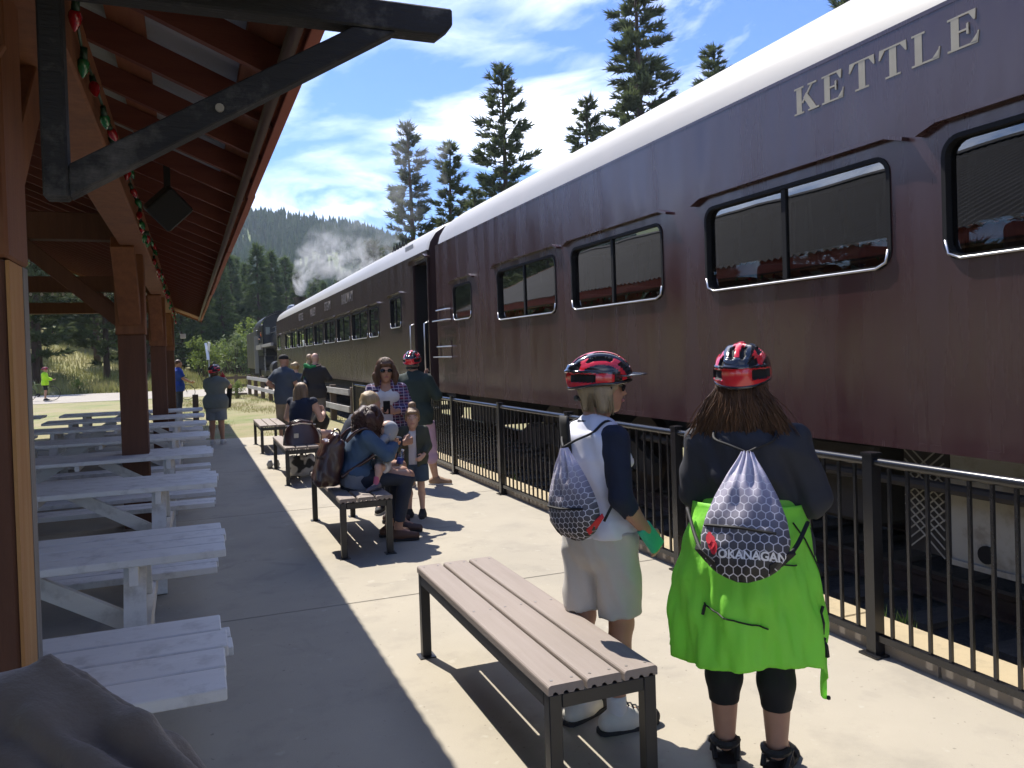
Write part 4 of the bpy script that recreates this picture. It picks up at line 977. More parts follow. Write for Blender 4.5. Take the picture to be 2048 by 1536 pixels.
# ================================================================== BICYCLES
m_tyre = mat('tyre_black', (.012, .012, .012), .8); m_chrome = mat('bike_silver', (.5, .5, .5), .3, metal=.9)
def bicycle(label, loc, rz, col):
    t = thing('bicycle', label, 'bicycle', loc, rz, 'bicycles by the road'); m = mat('bike_'+col, {'green': (.12, .16, .04), 'dark': (.02, .02, .025)}[col], .3)
    for x in (-.52, .52):
        w = MB().tube([(x+.335*math.cos(a), 0, .345+.335*math.sin(a)) for a in np.linspace(0, 2*math.pi, 28, endpoint=False)], .014, 6, closed=True).build('wheel', m_tyre, t, world=False, smooth=True)
        sp_ = MB()
        for a in np.linspace(0, math.pi, 8, endpoint=False): sp_.tube([(x+.32*math.cos(a), .0, .345+.32*math.sin(a)), (x-.32*math.cos(a), 0, .345-.32*math.sin(a))], .0018, 3)
        sp_.build('spokes', m_chrome, w, world=False)
    fr = MB(); BB_ = (-.08, 0, .29); ST = (-.2, 0, .80); HT = (.36, 0, .84); HB = (.40, 0, .66)
    for a, b, r in ((BB_, ST, .017), (ST, HT, .016), (BB_, HB, .02), (HT, HB, .019), (BB_, (-.52, 0, .345), .012), (ST, (-.52, 0, .345), .009), (HB, (.52, 0, .345), .014)): fr.tube([a, b], r, 8)
    fr.build('frame', m, t, world=False, smooth=True)
    MB().tube([(-.2, 0, .8), (-.23, 0, .95)], .013, 8).build('seat_post', m_chrome, t, world=False)
    MB().prism([(-.38, .06), (-.38, -.06), (-.28, -.06), (-.12, -.02), (-.1, 0), (-.12, .02), (-.28, .06)], lambda a, b: (a, b, .945), lambda a, b: (a, b, .985)).build('saddle', m_tyre, t, world=False, bevel=.01)
    MB().tube([(.36, 0, .84), (.33, 0, .98), (.40, 0, 1.0)], .013, 8).build('stem', m_chrome, t, world=False)
    MB().tube([(.52, -.24, .93), (.50, -.22, 1.0), (.40, -.2, 1.0), (.40, .2, 1.0), (.50, .22, 1.0), (.52, .24, .93)], .014, 8).build('handlebar', m_tyre, t, world=False, smooth=True)
    MB().tube([(-.08, .06, .29), (-.08, -.06, .29)], .09, 16).build('chainring', m_tyre, t, world=False)
    for s in (-1, 1): MB().tube([(-.08, .06*s, .29), (-.08+.12*s, .08*s, .18), (-.08+.12*s, .15*s, .18)], .01, 6).build('crank', m_chrome, t, world=False)
    return t
bicycle('green framed bicycle beside the cyclist in the neon jacket', (-7.0, 44.6, -.02), .12, 'green')
bicycle('dark bicycle behind the shelter post by the man in blue', (-.85, 38.5, -.03), .1, 'dark')
# ================================================================== PEOPLE: smooth-union distance fields meshed with surface nets
V3 = lambda *a: np.array(a, dtype=np.float32)
def sd_rc(P, a, b, ra, rb):
    a = np.asarray(a, np.float32); b = np.asarray(b, np.float32); ba = b-a; pa = P-a
    t = np.clip((pa@ba)/max(float(ba@ba), 1e-9), 0, 1)
    d = pa - t[..., None]*ba
    return np.sqrt((d*d).sum(-1)) - (ra+(rb-ra)*t)
def sd_el(P, c, r, B=None):
    p = P-np.asarray(c, np.float32)
    if B is not None: p = p@np.asarray(B, np.float32)
    r = np.asarray(r, np.float32); k0 = np.sqrt(((p/r)**2).sum(-1)); k1 = np.sqrt(((p/(r*r))**2).sum(-1))+1e-6
    return k0*(k0-1)/k1
def sd_loft(P, st, rgt, fwd):
    # st: list of (center, halfwidth, halfdepth); elliptical sections along a spine
    out = None; rgt = np.asarray(rgt, np.float32); fwd = np.asarray(fwd, np.float32)
    for (c0, a0, b0), (c1, a1, b1) in zip(st[:-1], st[1:]):
        c0 = np.asarray(c0, np.float32); c1 = np.asarray(c1, np.float32); ax = c1-c0; L2 = float(ax@ax)
        pa = P-c0; t = np.clip((pa@ax)/L2, 0, 1); d = pa - t[..., None]*ax
        a = a0+(a1-a0)*t; b = b0+(b1-b0)*t
        x = d@rgt; y = d@fwd; rest = d - x[..., None]*rgt - y[..., None]*fwd; z2 = (rest*rest).sum(-1)
        m = np.minimum(a, b)
        q = (np.sqrt((x/a)**2+(y/b)**2+z2/(m*m))-1)*m
        out = q if out is None else np.minimum(out, q)
    return out
def smin(a, b, k):
    if k <= 0: return np.minimum(a, b)
    h = np.clip(.5+.5*(b-a)/k, 0, 1); return b+(a-b)*h-k*h*(1-h)
def snet(fn, lo, hi, res):
    lo = np.asarray(lo, float)-2*res; hi = np.asarray(hi, float)+2*res
    n = np.maximum(3, np.ceil((hi-lo)/res).astype(int)+1)
    ax = [lo[i]+res*np.arange(n[i]) for i in range(3)]
    F = np.empty(n, np.float32)
    Y, Z = np.meshgrid(ax[1], ax[2], indexing='ij')
    ch = max(1, 400000//(n[1]*n[2]))
    for i in range(0, n[0], ch):
        xs_ = ax[0][i:i+ch]; Pp = np.empty((len(xs_), n[1], n[2], 3), np.float32)
        Pp[..., 0] = xs_[:, None, None]; Pp[..., 1] = Y; Pp[..., 2] = Z
        F[i:i+ch] = fn(Pp)
    ins = F < 0
    c = [ins[dx:n[0]-1+dx, dy:n[1]-1+dy, dz:n[2]-1+dz] for dx in (0, 1) for dy in (0, 1) for dz in (0, 1)]
    s = sum(q.astype(np.int8) for q in c); act = (s > 0) & (s < 8)
    idx = -np.ones(act.shape, int); cells = np.argwhere(act); idx[act] = np.arange(len(cells))
    acc = np.zeros((len(cells), 3)); cn = np.zeros(len(cells)); C0 = cells
    corners = [(dx, dy, dz) for dx in (0, 1) for dy in (0, 1) for dz in (0, 1)]
    fv = {cr: F[C0[:, 0]+cr[0], C0[:, 1]+cr[1], C0[:, 2]+cr[2]] for cr in corners}
    for a in corners:
        for k in range(3):
            if a[k] == 1: continue
            b = list(a); b[k] = 1; b = tuple(b); f0, f1 = fv[a], fv[b]; m = (f0 < 0) != (f1 < 0)
            t = np.where(m, f0/(f0-f1+1e-12), 0); p = np.tile(np.array(a, float), (len(C0), 1)); p[:, k] = t
            acc[m] += p[m]; cn[m] += 1
    verts = lo + res*(C0 + acc/np.maximum(cn, 1)[:, None])
    faces = []
    for k in range(3):
        o1, o2 = [(1, 2), (2, 0), (0, 1)][k]
        sl0 = [slice(None)]*3; sl1 = [slice(None)]*3; sl0[k] = slice(0, n[k]-1); sl1[k] = slice(1, n[k])
        A_ = ins[tuple(sl0)]; B_ = ins[tuple(sl1)]; e = np.argwhere(A_ != B_)
        e = e[(e[:, o1] > 0) & (e[:, o2] > 0) & (e[:, o1] < n[o1]-1) & (e[:, o2] < n[o2]-1)]
        if len(e) == 0: continue
        flip = ~A_[e[:, 0], e[:, 1], e[:, 2]]
        def cid(d1, d2):
            q = e.copy(); q[:, o1] -= d1; q[:, o2] -= d2; return idx[q[:, 0], q[:, 1], q[:, 2]]
        q = np.stack([cid(1, 1), cid(0, 1), cid(0, 0), cid(1, 0)], 1)
        q[flip] = q[flip][:, ::-1]; faces.append(q)
    return verts, (np.concatenate(faces) if faces else np.zeros((0, 4), int))
def spl(pts, n=6):
    P_ = [np.asarray(p, float) for p in pts]; P_ = [2*P_[0]-P_[1]] + P_ + [2*P_[-1]-P_[-2]]; out = []
    for i in range(1, len(P_)-2):
        for k in range(n):
            t = k/n; a, b, c, d = P_[i-1], P_[i], P_[i+1], P_[i+2]
            out.append(tuple(.5*(2*b+(c-a)*t+(2*a-5*b+4*c-d)*t*t+(3*b-a-3*c+d)*t**3)))
    out.append(tuple(P_[-2])); return out
def unit(v): v = np.asarray(v, float); return v/np.linalg.norm(v)
class Shape:
    """smooth union of primitives with optional cuts; each item (kind, args, k)"""
    def __init__(s): s.it = []; s.cuts = []; s.fold = None; s.sub = []
    def rc(s, a, b, ra, rb=None, k=.02): s.it.append(('rc', (a, b, ra, ra if rb is None else rb), k)); return s
    def el(s, c, r, k=.02, B=None): s.it.append(('el', (c, r, B), k)); return s
    def loft(s, st, rgt, fwd, k=.03): s.it.append(('lo', (st, rgt, fwd), k)); return s
    def cutrc(s, a, b, ra, rb, end, k=.02): s.it.append(('cr', (a, b, ra, rb, end), k)); return s
    def chain(s, pts, rs, k=.015):
        for (a, b), (ra, rb) in zip(zip(pts[:-1], pts[1:]), zip(rs[:-1], rs[1:])): s.rc(a, b, ra, rb, k)
        return s
    def cut(s, point, normal): s.cuts.append((np.asarray(point, np.float32), unit(normal).astype(np.float32))); return s
    def bounds(s):
        lo = np.full(3, 1e9); hi = -lo
        for kd, a, k in s.it:
            if kd in ('rc', 'cr'): ps = [(a[0], a[2]), (a[1], a[3])]
            elif kd == 'el': ps = [(a[0], max(a[1]))]
            else: ps = [(c, max(x, y)) for c, x, y in a[0]]
            for c, r in ps: lo = np.minimum(lo, np.asarray(c)-r-.02); hi = np.maximum(hi, np.asarray(c)+r+.02)
        return lo, hi
    def __call__(s, P):
        out = None
        for kd, a, k in s.it:
            if kd == 'rc': d = sd_rc(P, *a)
            elif kd == 'cr':
                d = sd_rc(P, *a[:4]); e, nrm = a[4]; d = np.maximum(d, (P-np.asarray(e, np.float32))@unit(nrm).astype(np.float32))
            elif kd == 'el': d = sd_el(P, *a)
            else: d = sd_loft(P, *a)
            out = d if out is None else smin(out, d, k)
        if s.fold:
            am, fr, sd = s.fold; x, y, z = P[..., 0], P[..., 1], P[..., 2]
            out = out + am*(1.5*np.abs(np.sin(fr*.5*(x*.9+z*.8+.10*np.sin(9*y+7*z+sd)) + sd)) + 1.3*np.abs(np.sin(fr*.5*(y*1.0-z*.65+.09*np.sin(11*x+6*z+2*sd)) + 2.1*sd)) + .5*np.sin(fr*1.9*(x-y+.5*z)+sd) - 1.5)
        for p, n_ in s.cuts: out = np.maximum(out, (P-p)@n_)
        for q in s.sub: out = np.maximum(out, -q(P))
        return out
    def mesh(s, res):
        return snet(s, *s.bounds(), res)
def sobj(name, shapes, m, parent, res, smooth_it=1):
    if not isinstance(shapes, (list, tuple)): shapes = [(shapes, res)]
    vs = []; fs = []; o = 0
    for sh, r in shapes:
        v, f = sh.mesh(r); vs.append(v); fs.append(f+o); o += len(v)
    v = np.concatenate(vs); f = np.concatenate(fs)
    me = bpy.data.meshes.new(name); me.from_pydata(v.tolist(), [], f.tolist()); me.materials.append(m)
    me.polygons.foreach_set('use_smooth', [True]*len(me.polygons)); me.update()
    ob = link(name, me, parent)
    if smooth_it:
        md = ob.modifiers.new('sm', 'SMOOTH'); md.factor = .5; md.iterations = smooth_it
    return ob
SKIN = lambda n, c: mat('skin_'+n, c, .5, tuple(q*.85 for q in c), 14, bump=.05, bscale=200, spec=.4)
m_skin_a = SKIN('a', (0.52, 0.30, 0.21)); m_skin_b = SKIN('b', (0.44, 0.24, 0.16)); m_skin_c = SKIN('c', (0.58, 0.36, 0.27))
def fabric(name, c, c2=None, rough=.85, bump=.25, sc=180, **k):
    return mat('cloth_'+name, c, rough, c2 or tuple(q*.8 for q in c), 6, bump=bump, bscale=sc, bdist=.002, **k)

def skel(H, root, face, **ov):
    """joints in world space; local frame x right, y forward; overrides: local coords unless key starts with W_"""
    s = H/1.7; J = {}
    f = unit((face[0], face[1], 0)); r = np.array((f[1], -f[0], 0)); root = np.asarray(root, float)
    if len(root) == 2: root = np.array((root[0], root[1], 0.))
    L = dict(pel=(0, 0, .90), wai=(0, .0, 1.06), che=(0, -.005, 1.26), nek=(0, -.015, 1.405), hed=(0, .02, 1.575))
    for sg, n in ((-1, 'L'), (1, 'R')):
        L.update({'sh'+n: (sg*.165, -.01, 1.335), 'el'+n: (sg*.225, -.03, 1.09), 'wr'+n: (sg*.24, .05, .855), 'ha'+n: (sg*.235, .09, .765),
                  'hi'+n: (sg*.09, 0, .87), 'kn'+n: (sg*.095, .015, .48), 'an'+n: (sg*.10, -.02, .085), 'to'+n: (sg*.12, .15, .035)})
    for k, v in ov.items():
        if not k.startswith('W_') and k not in ('hf', 'tr'): L[k] = v
    for k, v in L.items():
        v = np.asarray(v, float)*s; J[k] = root + r*v[0] + f*v[1] + np.array((0, 0, v[2]))
    for k, v in ov.items():
        if k.startswith('W_'): J[k[2:]] = np.asarray(v, float)
    J['f'], J['r'], J['s'], J['root'] = f, r, s, root
    hf = ov.get('hf'); J['hf'] = unit((hf[0], hf[1], hf[2] if len(hf) > 2 else 0)) if hf is not None else f
    u = np.array((0, 0, 1.)); u = unit(u - J['hf']*float(u@J['hf'])); J['hu'] = u; J['hr'] = np.cross(J['hf'], u)
    rr_ = J['shR']-J['shL']; ax = unit(J['nek']-J['pel']); rr_ = rr_-ax*float(rr_@ax); J['tr'] = unit(rr_); J['tf'] = np.cross(ax, J['tr']); J['ta'] = ax
    return J
def torso_st(J, g=1.0, hip=1.0, inf=0.0, belly=0.0):
    s = J['s']; f = J['tf']; P_, W_, C_, N_ = J['pel'], J['wai'], J['che'], J['nek']; ax = unit(W_-P_)
    return [(P_-ax*.07*s, .148*g*hip*s+inf, .105*g*hip*s+inf), (P_+ax*.02*s, .165*g*hip*s+inf, .115*g*hip*s+inf), (W_+f*belly*.4, .135*g*s+inf, (.098+belly)*g*s+inf), (C_-(C_-W_)*.3, .15*g*s+inf, .112*g*s+inf),
            (C_+(N_-C_)*.2, .158*g*s+inf, .108*g*s+inf), (C_+(N_-C_)*.62, .118*g*s+inf, .080*g*s+inf), (N_, .062*s+inf, .06*s+inf)]
def add_arm(S, J, n, l=1.0, inf=0., upto='wr', k=.03):
    s = J['s']*l; a, b, c = J['sh'+n], J['el'+n], J['wr'+n]
    S.rc(a, b, .052*s+inf, .041*s+inf, k)
    if upto != 'el': S.rc(b, b+(c-b)*.35, .041*s+inf, .040*s+inf, .015); S.rc(b+(c-b)*.35, c, .040*s+inf, .027*s+inf, .015)
def add_leg(S, J, n, l=1.0, inf=0.):
    s = J['s']*l; a, b, c = J['hi'+n], J['kn'+n], J['an'+n]
    S.rc(a, b, .085*s+inf, .055*s+inf, .03); m_ = b+(c-b)*.30; back = -J['f']*.012
    S.rc(b, m_+back, .052*s+inf, .056*s+inf, .02); S.rc(m_+back, c, .055*s+inf, .034*s+inf, .02)
def add_head(S, J, hs=1.0, nose=1.0):
    c, f, u, r = J['hed'], J['hf'], J['hu'], J['hr']; q = hs*J['s'] if J['s'] > .9 else hs*J['s']
    B = np.stack([r, f, u], 1); at_ = lambda x, y, z: c + (r*x+f*y+u*z)*q
    S.el(at_(0, -.012, .022), (.074*q, .093*q, .092*q), .02, B); S.el(at_(0, .030, -.035), (.057*q, .062*q, .080*q), .03, B)
    S.rc(at_(0, .0, -.075), at_(0, .060, -.100), .042*q, .022*q, .03); S.rc(at_(0, .084, .0), at_(0, .104*nose, -.034), .010*q, .0125*q, .012)
    S.el(at_(0, .083, -.067), (.024*q, .013*q, .011*q), .01, B); S.el(at_(0, .078, .018), (.045*q, .016*q, .012*q), .015, B)
    for sg in (-1, 1): S.el(at_(sg*.075, -.008, -.022), (.011*q, .019*q, .03*q), .008, B)
    S.rc(J['nek']-(c-J['nek'])*.1, at_(0, -.02, -.06), .056*q, .052*q, .03)
def hand_shape(J, n, curl=.5, spread=1.0, nrm=None):
    w, h = J['wr'+n], J['ha'+n]; s = J['s']; d = unit(h-w); sg = 1 if n == 'R' else -1
    side = np.asarray(nrm, float) if nrm is not None else J['f']         # thumb side
    side = unit(side - d*float(side@d)); pn = np.cross(side, d)*sg       # palm normal-ish
    S = Shape()
    for o in (-.024, -.008, .008, .024): S.rc(w+side*o*.7*s, w+d*.085*s+side*o*s, .0145*s, .0125*s, .012)
    for i, (o, L_) in enumerate(((.027, .068), (.009, .078), (-.009, .072), (-.026, .056))):
        b = w+d*.085*s+side*o*spread*s; m_ = b+(d*math.cos(curl)-pn*math.sin(curl)*-1)*L_*.5*s; dd = d*math.cos(2.1*curl)+pn*math.sin(2.1*curl); e = m_+dd*L_*.5*s
        S.rc(b, m_, .0095*s, .0088*s, .005); S.rc(m_, e, .0088*s, .0072*s, .003)
    t0_ = w+d*.02*s+side*.022*s; t1_ = t0_+(d*.7+side*.7+pn*.2)*.045*s; S.rc(t0_, t1_, .013*s, .011*s, .008); S.rc(t1_, t1_+(d*.85+side*.2+pn*.35)*.038*s, .011*s, .0085*s, .004)
    return S
def shoe_shape(J, n, l=1.0, up_=.0):
    a, t = J['an'+n], J['to'+n]; s = J['s']*l; d = unit((t-a)*np.array((1, 1, .0))); S = Shape(); gz = min(a[2], t[2]+.05)-.085*s
    b0 = np.array((a[0], a[1], gz+.045*s))
    S.rc(b0-d*.045*s, b0+d*.05*s, .044*s, .046*s, .02); S.rc(b0+d*.05*s, b0+d*.165*s+np.array((0, 0, -.012*s)), .046*s, .036*s, .03); S.rc(b0, np.array((a[0], a[1], gz+(.085+up_)*s)), .042*s, .040*s, .03)
    S.cut((0, 0, gz+.006), (0, 0, -1)); return S, gz, b0, d
def shoes(J, t, m, msole, l=1.0, res=.012, which='LR', up_=0.):
    for n in which:
        S, gz, b0, d = shoe_shape(J, n, l, up_); o = sobj('shoe', S, m, t, res); s = J['s']*l
        mb = MB(); sd = np.array((d[1], -d[0], 0)); out = []
        for y, w in ((-.092, .02), (-.08, .036), (-.03, .044), (.05, .045), (.12, .046), (.165, .04), (.195, .022)): out.append((y, w))
        poly = [b0+d*y*s+sd*w*s for y, w in out]+[b0+d*y*s-sd*w*s for y, w in reversed(out)]
        mb.add([(p[0], p[1], gz) for p in poly]+[(p[0], p[1], gz+.022*s) for p in poly], [tuple(range(len(poly)))[::-1], tuple(range(len(poly), 2*len(poly)))]+[(i, (i+1) % len(poly), len(poly)+(i+1) % len(poly), len(poly)+i) for i in range(len(poly))])
        mb.build('sole', msole, o)
def person(label, J, skin, g=1.0, hip=1.0, limb=1.0, res=.014, bust=0., hands='LR', curl=.5, hs=1.0, belly=0., nose=1.0, hn=None, parts='all'):
    t = thing('person', label, 'person', tuple(J['root'])); S = Shape()
    S.loft(torso_st(J, g, hip, 0, belly), J['tr'], J['tf'])
    for n in 'LR':
        add_arm(S, J, n, limb); add_leg(S, J, n, limb)
        a, tt = J['an'+n], J['to'+n]; S.rc(a, a+(tt-a)*.6, .032*J['s'], .03*J['s'], .02)
    add_head(S, J, hs, nose)
    shp = [(S, res)]
    for n in hands: shp.append((hand_shape(J, n, curl, 1.0, (hn or {}).get(n)), .0048 if res < .02 else .007))
    o = sobj('body', shp, skin, t, res)
    J['g'], J['hip'], J['limb'], J['t'], J['res'], J['bust'], J['belly'] = g, hip, limb, t, res, bust, belly
    return t
def shirt(J, m, name='shirt', sleeve=.5, inf=.012, hem=-.12, fold=(.0025, 38, 1.), arms='LR', neck=None, body=True, topcut=None):
    """sleeve 0..1 upper arm, 1..2 forearm; hem relative to the pelvis along the torso"""
    s = J['s']; S = Shape(); st = torso_st(J, J['g'], J['hip'], inf, J['belly'])
    if body:
        st2 = [(c, a, b) for c, a, b in st[:-1]]; c, a, b = st[-1]; st2.append((c-J['ta']*.02*s, a*.9, b*.9)); st2[0] = (st2[0][0]-J['ta']*.08*s, st2[0][1], st2[0][2]); S.loft(st2, J['tr'], J['tf'])
        if J['bust']:
            for sg in (-1, 1): S.el(J['che']+J['tr']*sg*.075*s+J['tf']*(.085*J['g'])*s-J['ta']*.01, (.068*s*J['bust'], .06*s*J['bust'], .066*s*J['bust']), .05)
    for n in arms:
        if sleeve <= 0: continue
        a, b, c = J['sh'+n], J['el'+n], J['wr'+n]; l = J['limb']*s
        if sleeve <= 1:
            e = a+(b-a)*sleeve; S.cutrc(a, a+(b-a)*(sleeve+.15), .056*l+inf, .046*l+inf*1.5, (e, b-a), .04)
        else:
            S.rc(a, b, .055*l+inf, .045*l+inf, .04); e = b+(c-b)*(sleeve-1); S.cutrc(b, b+(c-b)*(sleeve-1+.15), .045*l+inf, .036*l+inf, (e, c-b), .02)
    if body:
        J['hem'] = min(J.get('hem', 1), hem)
        S.cut(J['pel']+J['ta']*hem*s, -J['ta'])
        if topcut is not None: S.cut(J['pel']+J['ta']*topcut*s, J['ta'])
        if neck: S.sub.append(Shape().el(J['nek']+J['tf']*neck[0]*s+J['ta']*neck[1]*s, (neck[2]*s, neck[2]*s*1.2, neck[3]*s)))
    S.fold = fold
    return sobj(name, S, m, J['t'], J['res'])
def pants(J, m, name='trousers', length=2.0, inf=.012, loose=0., fold=(.002, 34, 2.), top=.10):
    """length 0..1 thigh, 1..2 shin"""
    s = J['s']; l = J['limb']*s; S = Shape(); st = torso_st(J, J['g'], J['hip'], inf, 0)
    S.loft([(st[0][0], st[0][1], st[0][2]), st[1], (J['pel']+(J['wai']-J['pel'])*.75, st[2][1]*1.03, st[2][2]*1.03)], J['tr'], J['tf'])
    for n in 'LR':
        a, b, c = J['hi'+n], J['kn'+n], J['an'+n]
        if length <= 1: e = a+(b-a)*length; S.cutrc(a, a+(b-a)*(length+.2), .092*l+inf, .066*l+inf+loose, (e, b-a), .010)
        else:
            S.rc(a, b, .09*l+inf, .06*l+inf+loose*.6, .03); e = b+(c-b)*(length-1); m_ = b+(c-b)*.3-J['f']*.012
            S.rc(b, m_, .056*l+inf, .058*l+inf+loose*.5, .02); S.cutrc(m_, m_+(c-m_)*((length-1-.3)/.7+.12), .058*l+inf+loose*.5, .042*l+inf+loose, (e, c-b), .02)
    S.fold = fold; S.cut(J['pel']+J['ta']*(top if J['knL'][2] > J['pel'][2]-.25*s else min(top, J.get('hem', 1)+.035))*s, J['ta'])
    return sobj(name, S, m, J['t'], J['res'])
def hframe(J, hs=1.0):
    c, f, u, r = J['hed'], J['hf'], J['hu'], J['hr']; q = hs*J['s']; return (lambda x, y, z: c + (r*x+f*y+u*z)*q), np.stack([r, f, u], 1), q
def strands(name, m, parent, paths, r=.0025):
    mb = MB()
    for p in paths: mb.tube([tuple(x) for x in p], [r*1.0]+[r]*(len(p)-2)+[r*.3], 3, caps=False)
    return mb.build(name, m, parent, smooth=True, norm=False)
def drape(J, t, m, n, L, hs=1.0, r=.003, front=.75, flare=1.12, seed=1, bang=0):
    at_, B, q = hframe(J, hs); rg = random.Random(seed); out = []
    for k in range(n):
        a = rg.uniform(front, 2*math.pi-front); x, y = math.sin(a), math.cos(a); l_ = L*rg.uniform(.7, 1.08); w = rg.random()*6; pts = []
        for i in range(9):
            s_ = i/8
            if s_ < .4: th = s_/.4*1.5; p = (x*.093*math.sin(th), y*.108*math.sin(th)-.018, .022+.102*math.cos(th))
            else: u_ = (s_-.4)/.6; f_ = 1+(flare-1)*math.sin(u_*2.2); p = (x*.094*f_+.004*math.sin(w+u_*6), y*.108*f_-.018+.004*math.cos(w+u_*7), .025-l_*u_)
            pts.append(at_(*p))
        out.append(pts)
    for k in range(bang):
        x = rg.uniform(-.05, .05); out.append([at_(x*.4, .03, .122), at_(x*.8, .075, .10), at_(x, .098-abs(x)*.4, .06), at_(x*1.1, .102-abs(x)*.5, .03+.012*rg.random())])
    return strands('hair_strands', m, t, out, r)
def hairmat(name, c, c2): return mat('hair_'+name, c, .45, c2, 9, bump=.8, bscale=60, stretch=(3, 3, .25), bdist=.006, spec=.5)

# helmet: dome with recessed vents, red and black
m_hr = mat('helmet_red', (0.62, 0.02, 0.03), .16, coat=.8); m_hb = mat('helmet_black', (0.012, 0.012, 0.014), .18, coat=.8); m_hv = mat('helmet_inside', (0.008, 0.008, 0.009), .8)
def helmet(J, hs=1.0, visor=True, tilt=0.0, n=56, straps=True, strap_res=True):
    c, f, u, r = J['hed'], J['hf'], J['hu'], J['hr']; q = hs*J['s']*1.02
    f2 = f*math.cos(tilt)+u*math.sin(tilt); u2 = u*math.cos(tilt)-f*math.sin(tilt); c2 = c + u2*.034*q - f2*.004*q
    t = J['t']; mb = MB(); NU, NV = n, int(n*1.6); pos = {}; vs = []; fs = []; ms = []
    def pt(i, j):
        v = i/NU; ph = 2*math.pi*j/NV; cf, sr = math.cos(ph), math.sin(ph)   # cf: +1 front
        thm = R(88 + (10*sr*sr) + (26 if cf < 0 else -4)*abs(cf)**1.5)
        th = v*thm; x = math.sin(th)*sr; y = math.sin(th)*cf; z = math.cos(th)
        # ridges run front to back; vents between them
        lat = x/(0.35+0.65*math.sqrt(max(0, 1-y*y*.72))); k = lat*2.3; rid = math.cos(2*math.pi*k*1.0)
        fore = y*.9
        broken = math.sin(fore*7.5+abs(lat)*3.0)
        vent = (rid < -.25) and abs(y) < .86 and th < R(92) and broken > -.72 and abs(lat) < .93
        side = th > R(74) and cf < .35
        if side: vent = (R(82) < th < R(99)) and (-.85 < cf < -.25)
        dep = 1.0 + .022*max(0, rid)*(1-abs(y)**3)*(th < R(80)) - (.085 if vent else 0)
        if side and not vent: dep += .025
        if vent: mi = 2
        elif side: mi = 0 if R(80) < th else 1
        else: mi = 0 if (abs(lat) < .22 or .56 < abs(lat) < .86 and fore > -.55) and not (cf < -.75 and th > R(55)) else 1
        bk = 1.12 if y < 0 else 1.02
        p = c2 + (r*x*.097 + f2*y*.128*bk + u2*z*.108)*q*dep*1.06
        if y < -.75 and th > R(60) and th < R(80): p = p - f2*.012*q
        return p, mi
    P_ = [[pt(i, j) for j in range(NV)] for i in range(NU+1)]
    for i in range(NU+1):
        for j in range(NV): vs.append(tuple(P_[i][j][0]))
    for i in range(NU):
        for j in range(NV):
            j2 = (j+1) % NV; fs.append((i*NV+j, (i+1)*NV+j, (i+1)*NV+j2, i*NV+j2)); q4 = [P_[i][j][1], P_[i+1][j][1], P_[i+1][j2][1], P_[i][j2][1]]
            ms.append(2 if q4.count(2) >= 2 else (0 if q4.count(0) >= 2 else 1))
    mb.v = vs; mb.f = fs; mb.m = ms
    o = mb.build('helmet', [m_hr, m_hb, m_hv], t, auto=48)
    at2 = lambda x, y, z: c2 + (r*x+f2*y+u2*z)*q
    mb = MB(); rim = [at2(.098*math.sin(a), (.128 if math.cos(a) > 0 else .142)*math.cos(a), -.004-.022*(math.cos(a) < 0)*abs(math.cos(a))**1.5*2 - .018*math.sin(a)**2) for a in np.linspace(0, 2*math.pi, 40, endpoint=False)]
    mb.tube([tuple(p) for p in rim], .007*q, 6, closed=True); mb.build('rim', m_hb, o, smooth=True)
    if visor:
        mb = MB()
        def vz(u_, v_):
            a = (u_-.5)*2.1; e = v_; rr_ = .124+.062*e*(1-.35*abs(u_-.5)*2)
            p = at2(math.sin(a)*(.094+.006*e), math.cos(a)*rr_*1.06, .03-.004*e-.03*abs(a)*.4); return tuple(p)
        mb.grid(vz, 16, 5); vo = mb.build('visor', m_hb, o, smooth=True); md = vo.modifiers.new('s', 'SOLIDIFY'); md.thickness = .004
    if straps:
        at_, B, qq = hframe(J, hs); sm = mat('strap_black', (.01, .01, .011), .7)
        for sg in (-1, 1): MB().tube([tuple(at_(sg*.083, .035, .0)), tuple(at_(sg*.080, .03, -.06)), tuple(at_(sg*.03, .045, -.118)), tuple(at_(0, .05, -.125))], .005, 5).build('chin_strap', sm, o)
        mb = MB(); mb.tube([tuple(at_(.072*math.sin(a), -.108*math.cos(a), -.055)) for a in np.linspace(-1.1, 1.1, 9)], .010, 6); mb.build('retention_band', sm, o)
        mb = MB(); mb.ell(tuple(at_(0, -.114, -.055)), (.014, .014, .014), 10, 8); mb.build('retention_dial', mat('dial_grey', (.05, .055, .05), .6), o)
    return o
def sunglasses(J, hs=1.0):
    at_, B, q = hframe(J, hs); mb = MB(); m = mat('sunglass_lens', (.006, .006, .008), .08, coat=.5)
    for sg in (-1, 1):
        ring_ = [tuple(at_(sg*(.034+.026*math.cos(a)), .100-.010*abs(math.cos(a))-(.006 if math.cos(a) > 0 else 0), -.004+.019*math.sin(a))) for a in np.linspace(0, 2*math.pi, 14, endpoint=False)]
        mb.add(ring_+[tuple(at_(sg*.034, .106, -.004))], [(i, (i+1) % 14, 14) for i in range(14)])
        mb.tube([tuple(at_(sg*.058, .088, .004)), tuple(at_(sg*.077, .0, -.002))], .003*q, 4)
    mb.tube([tuple(at_(-.012, .108, .0)), tuple(at_(.012, .108, .0))], .003*q, 4)
    return mb.build('sunglasses', m, J['t'], smooth=False)
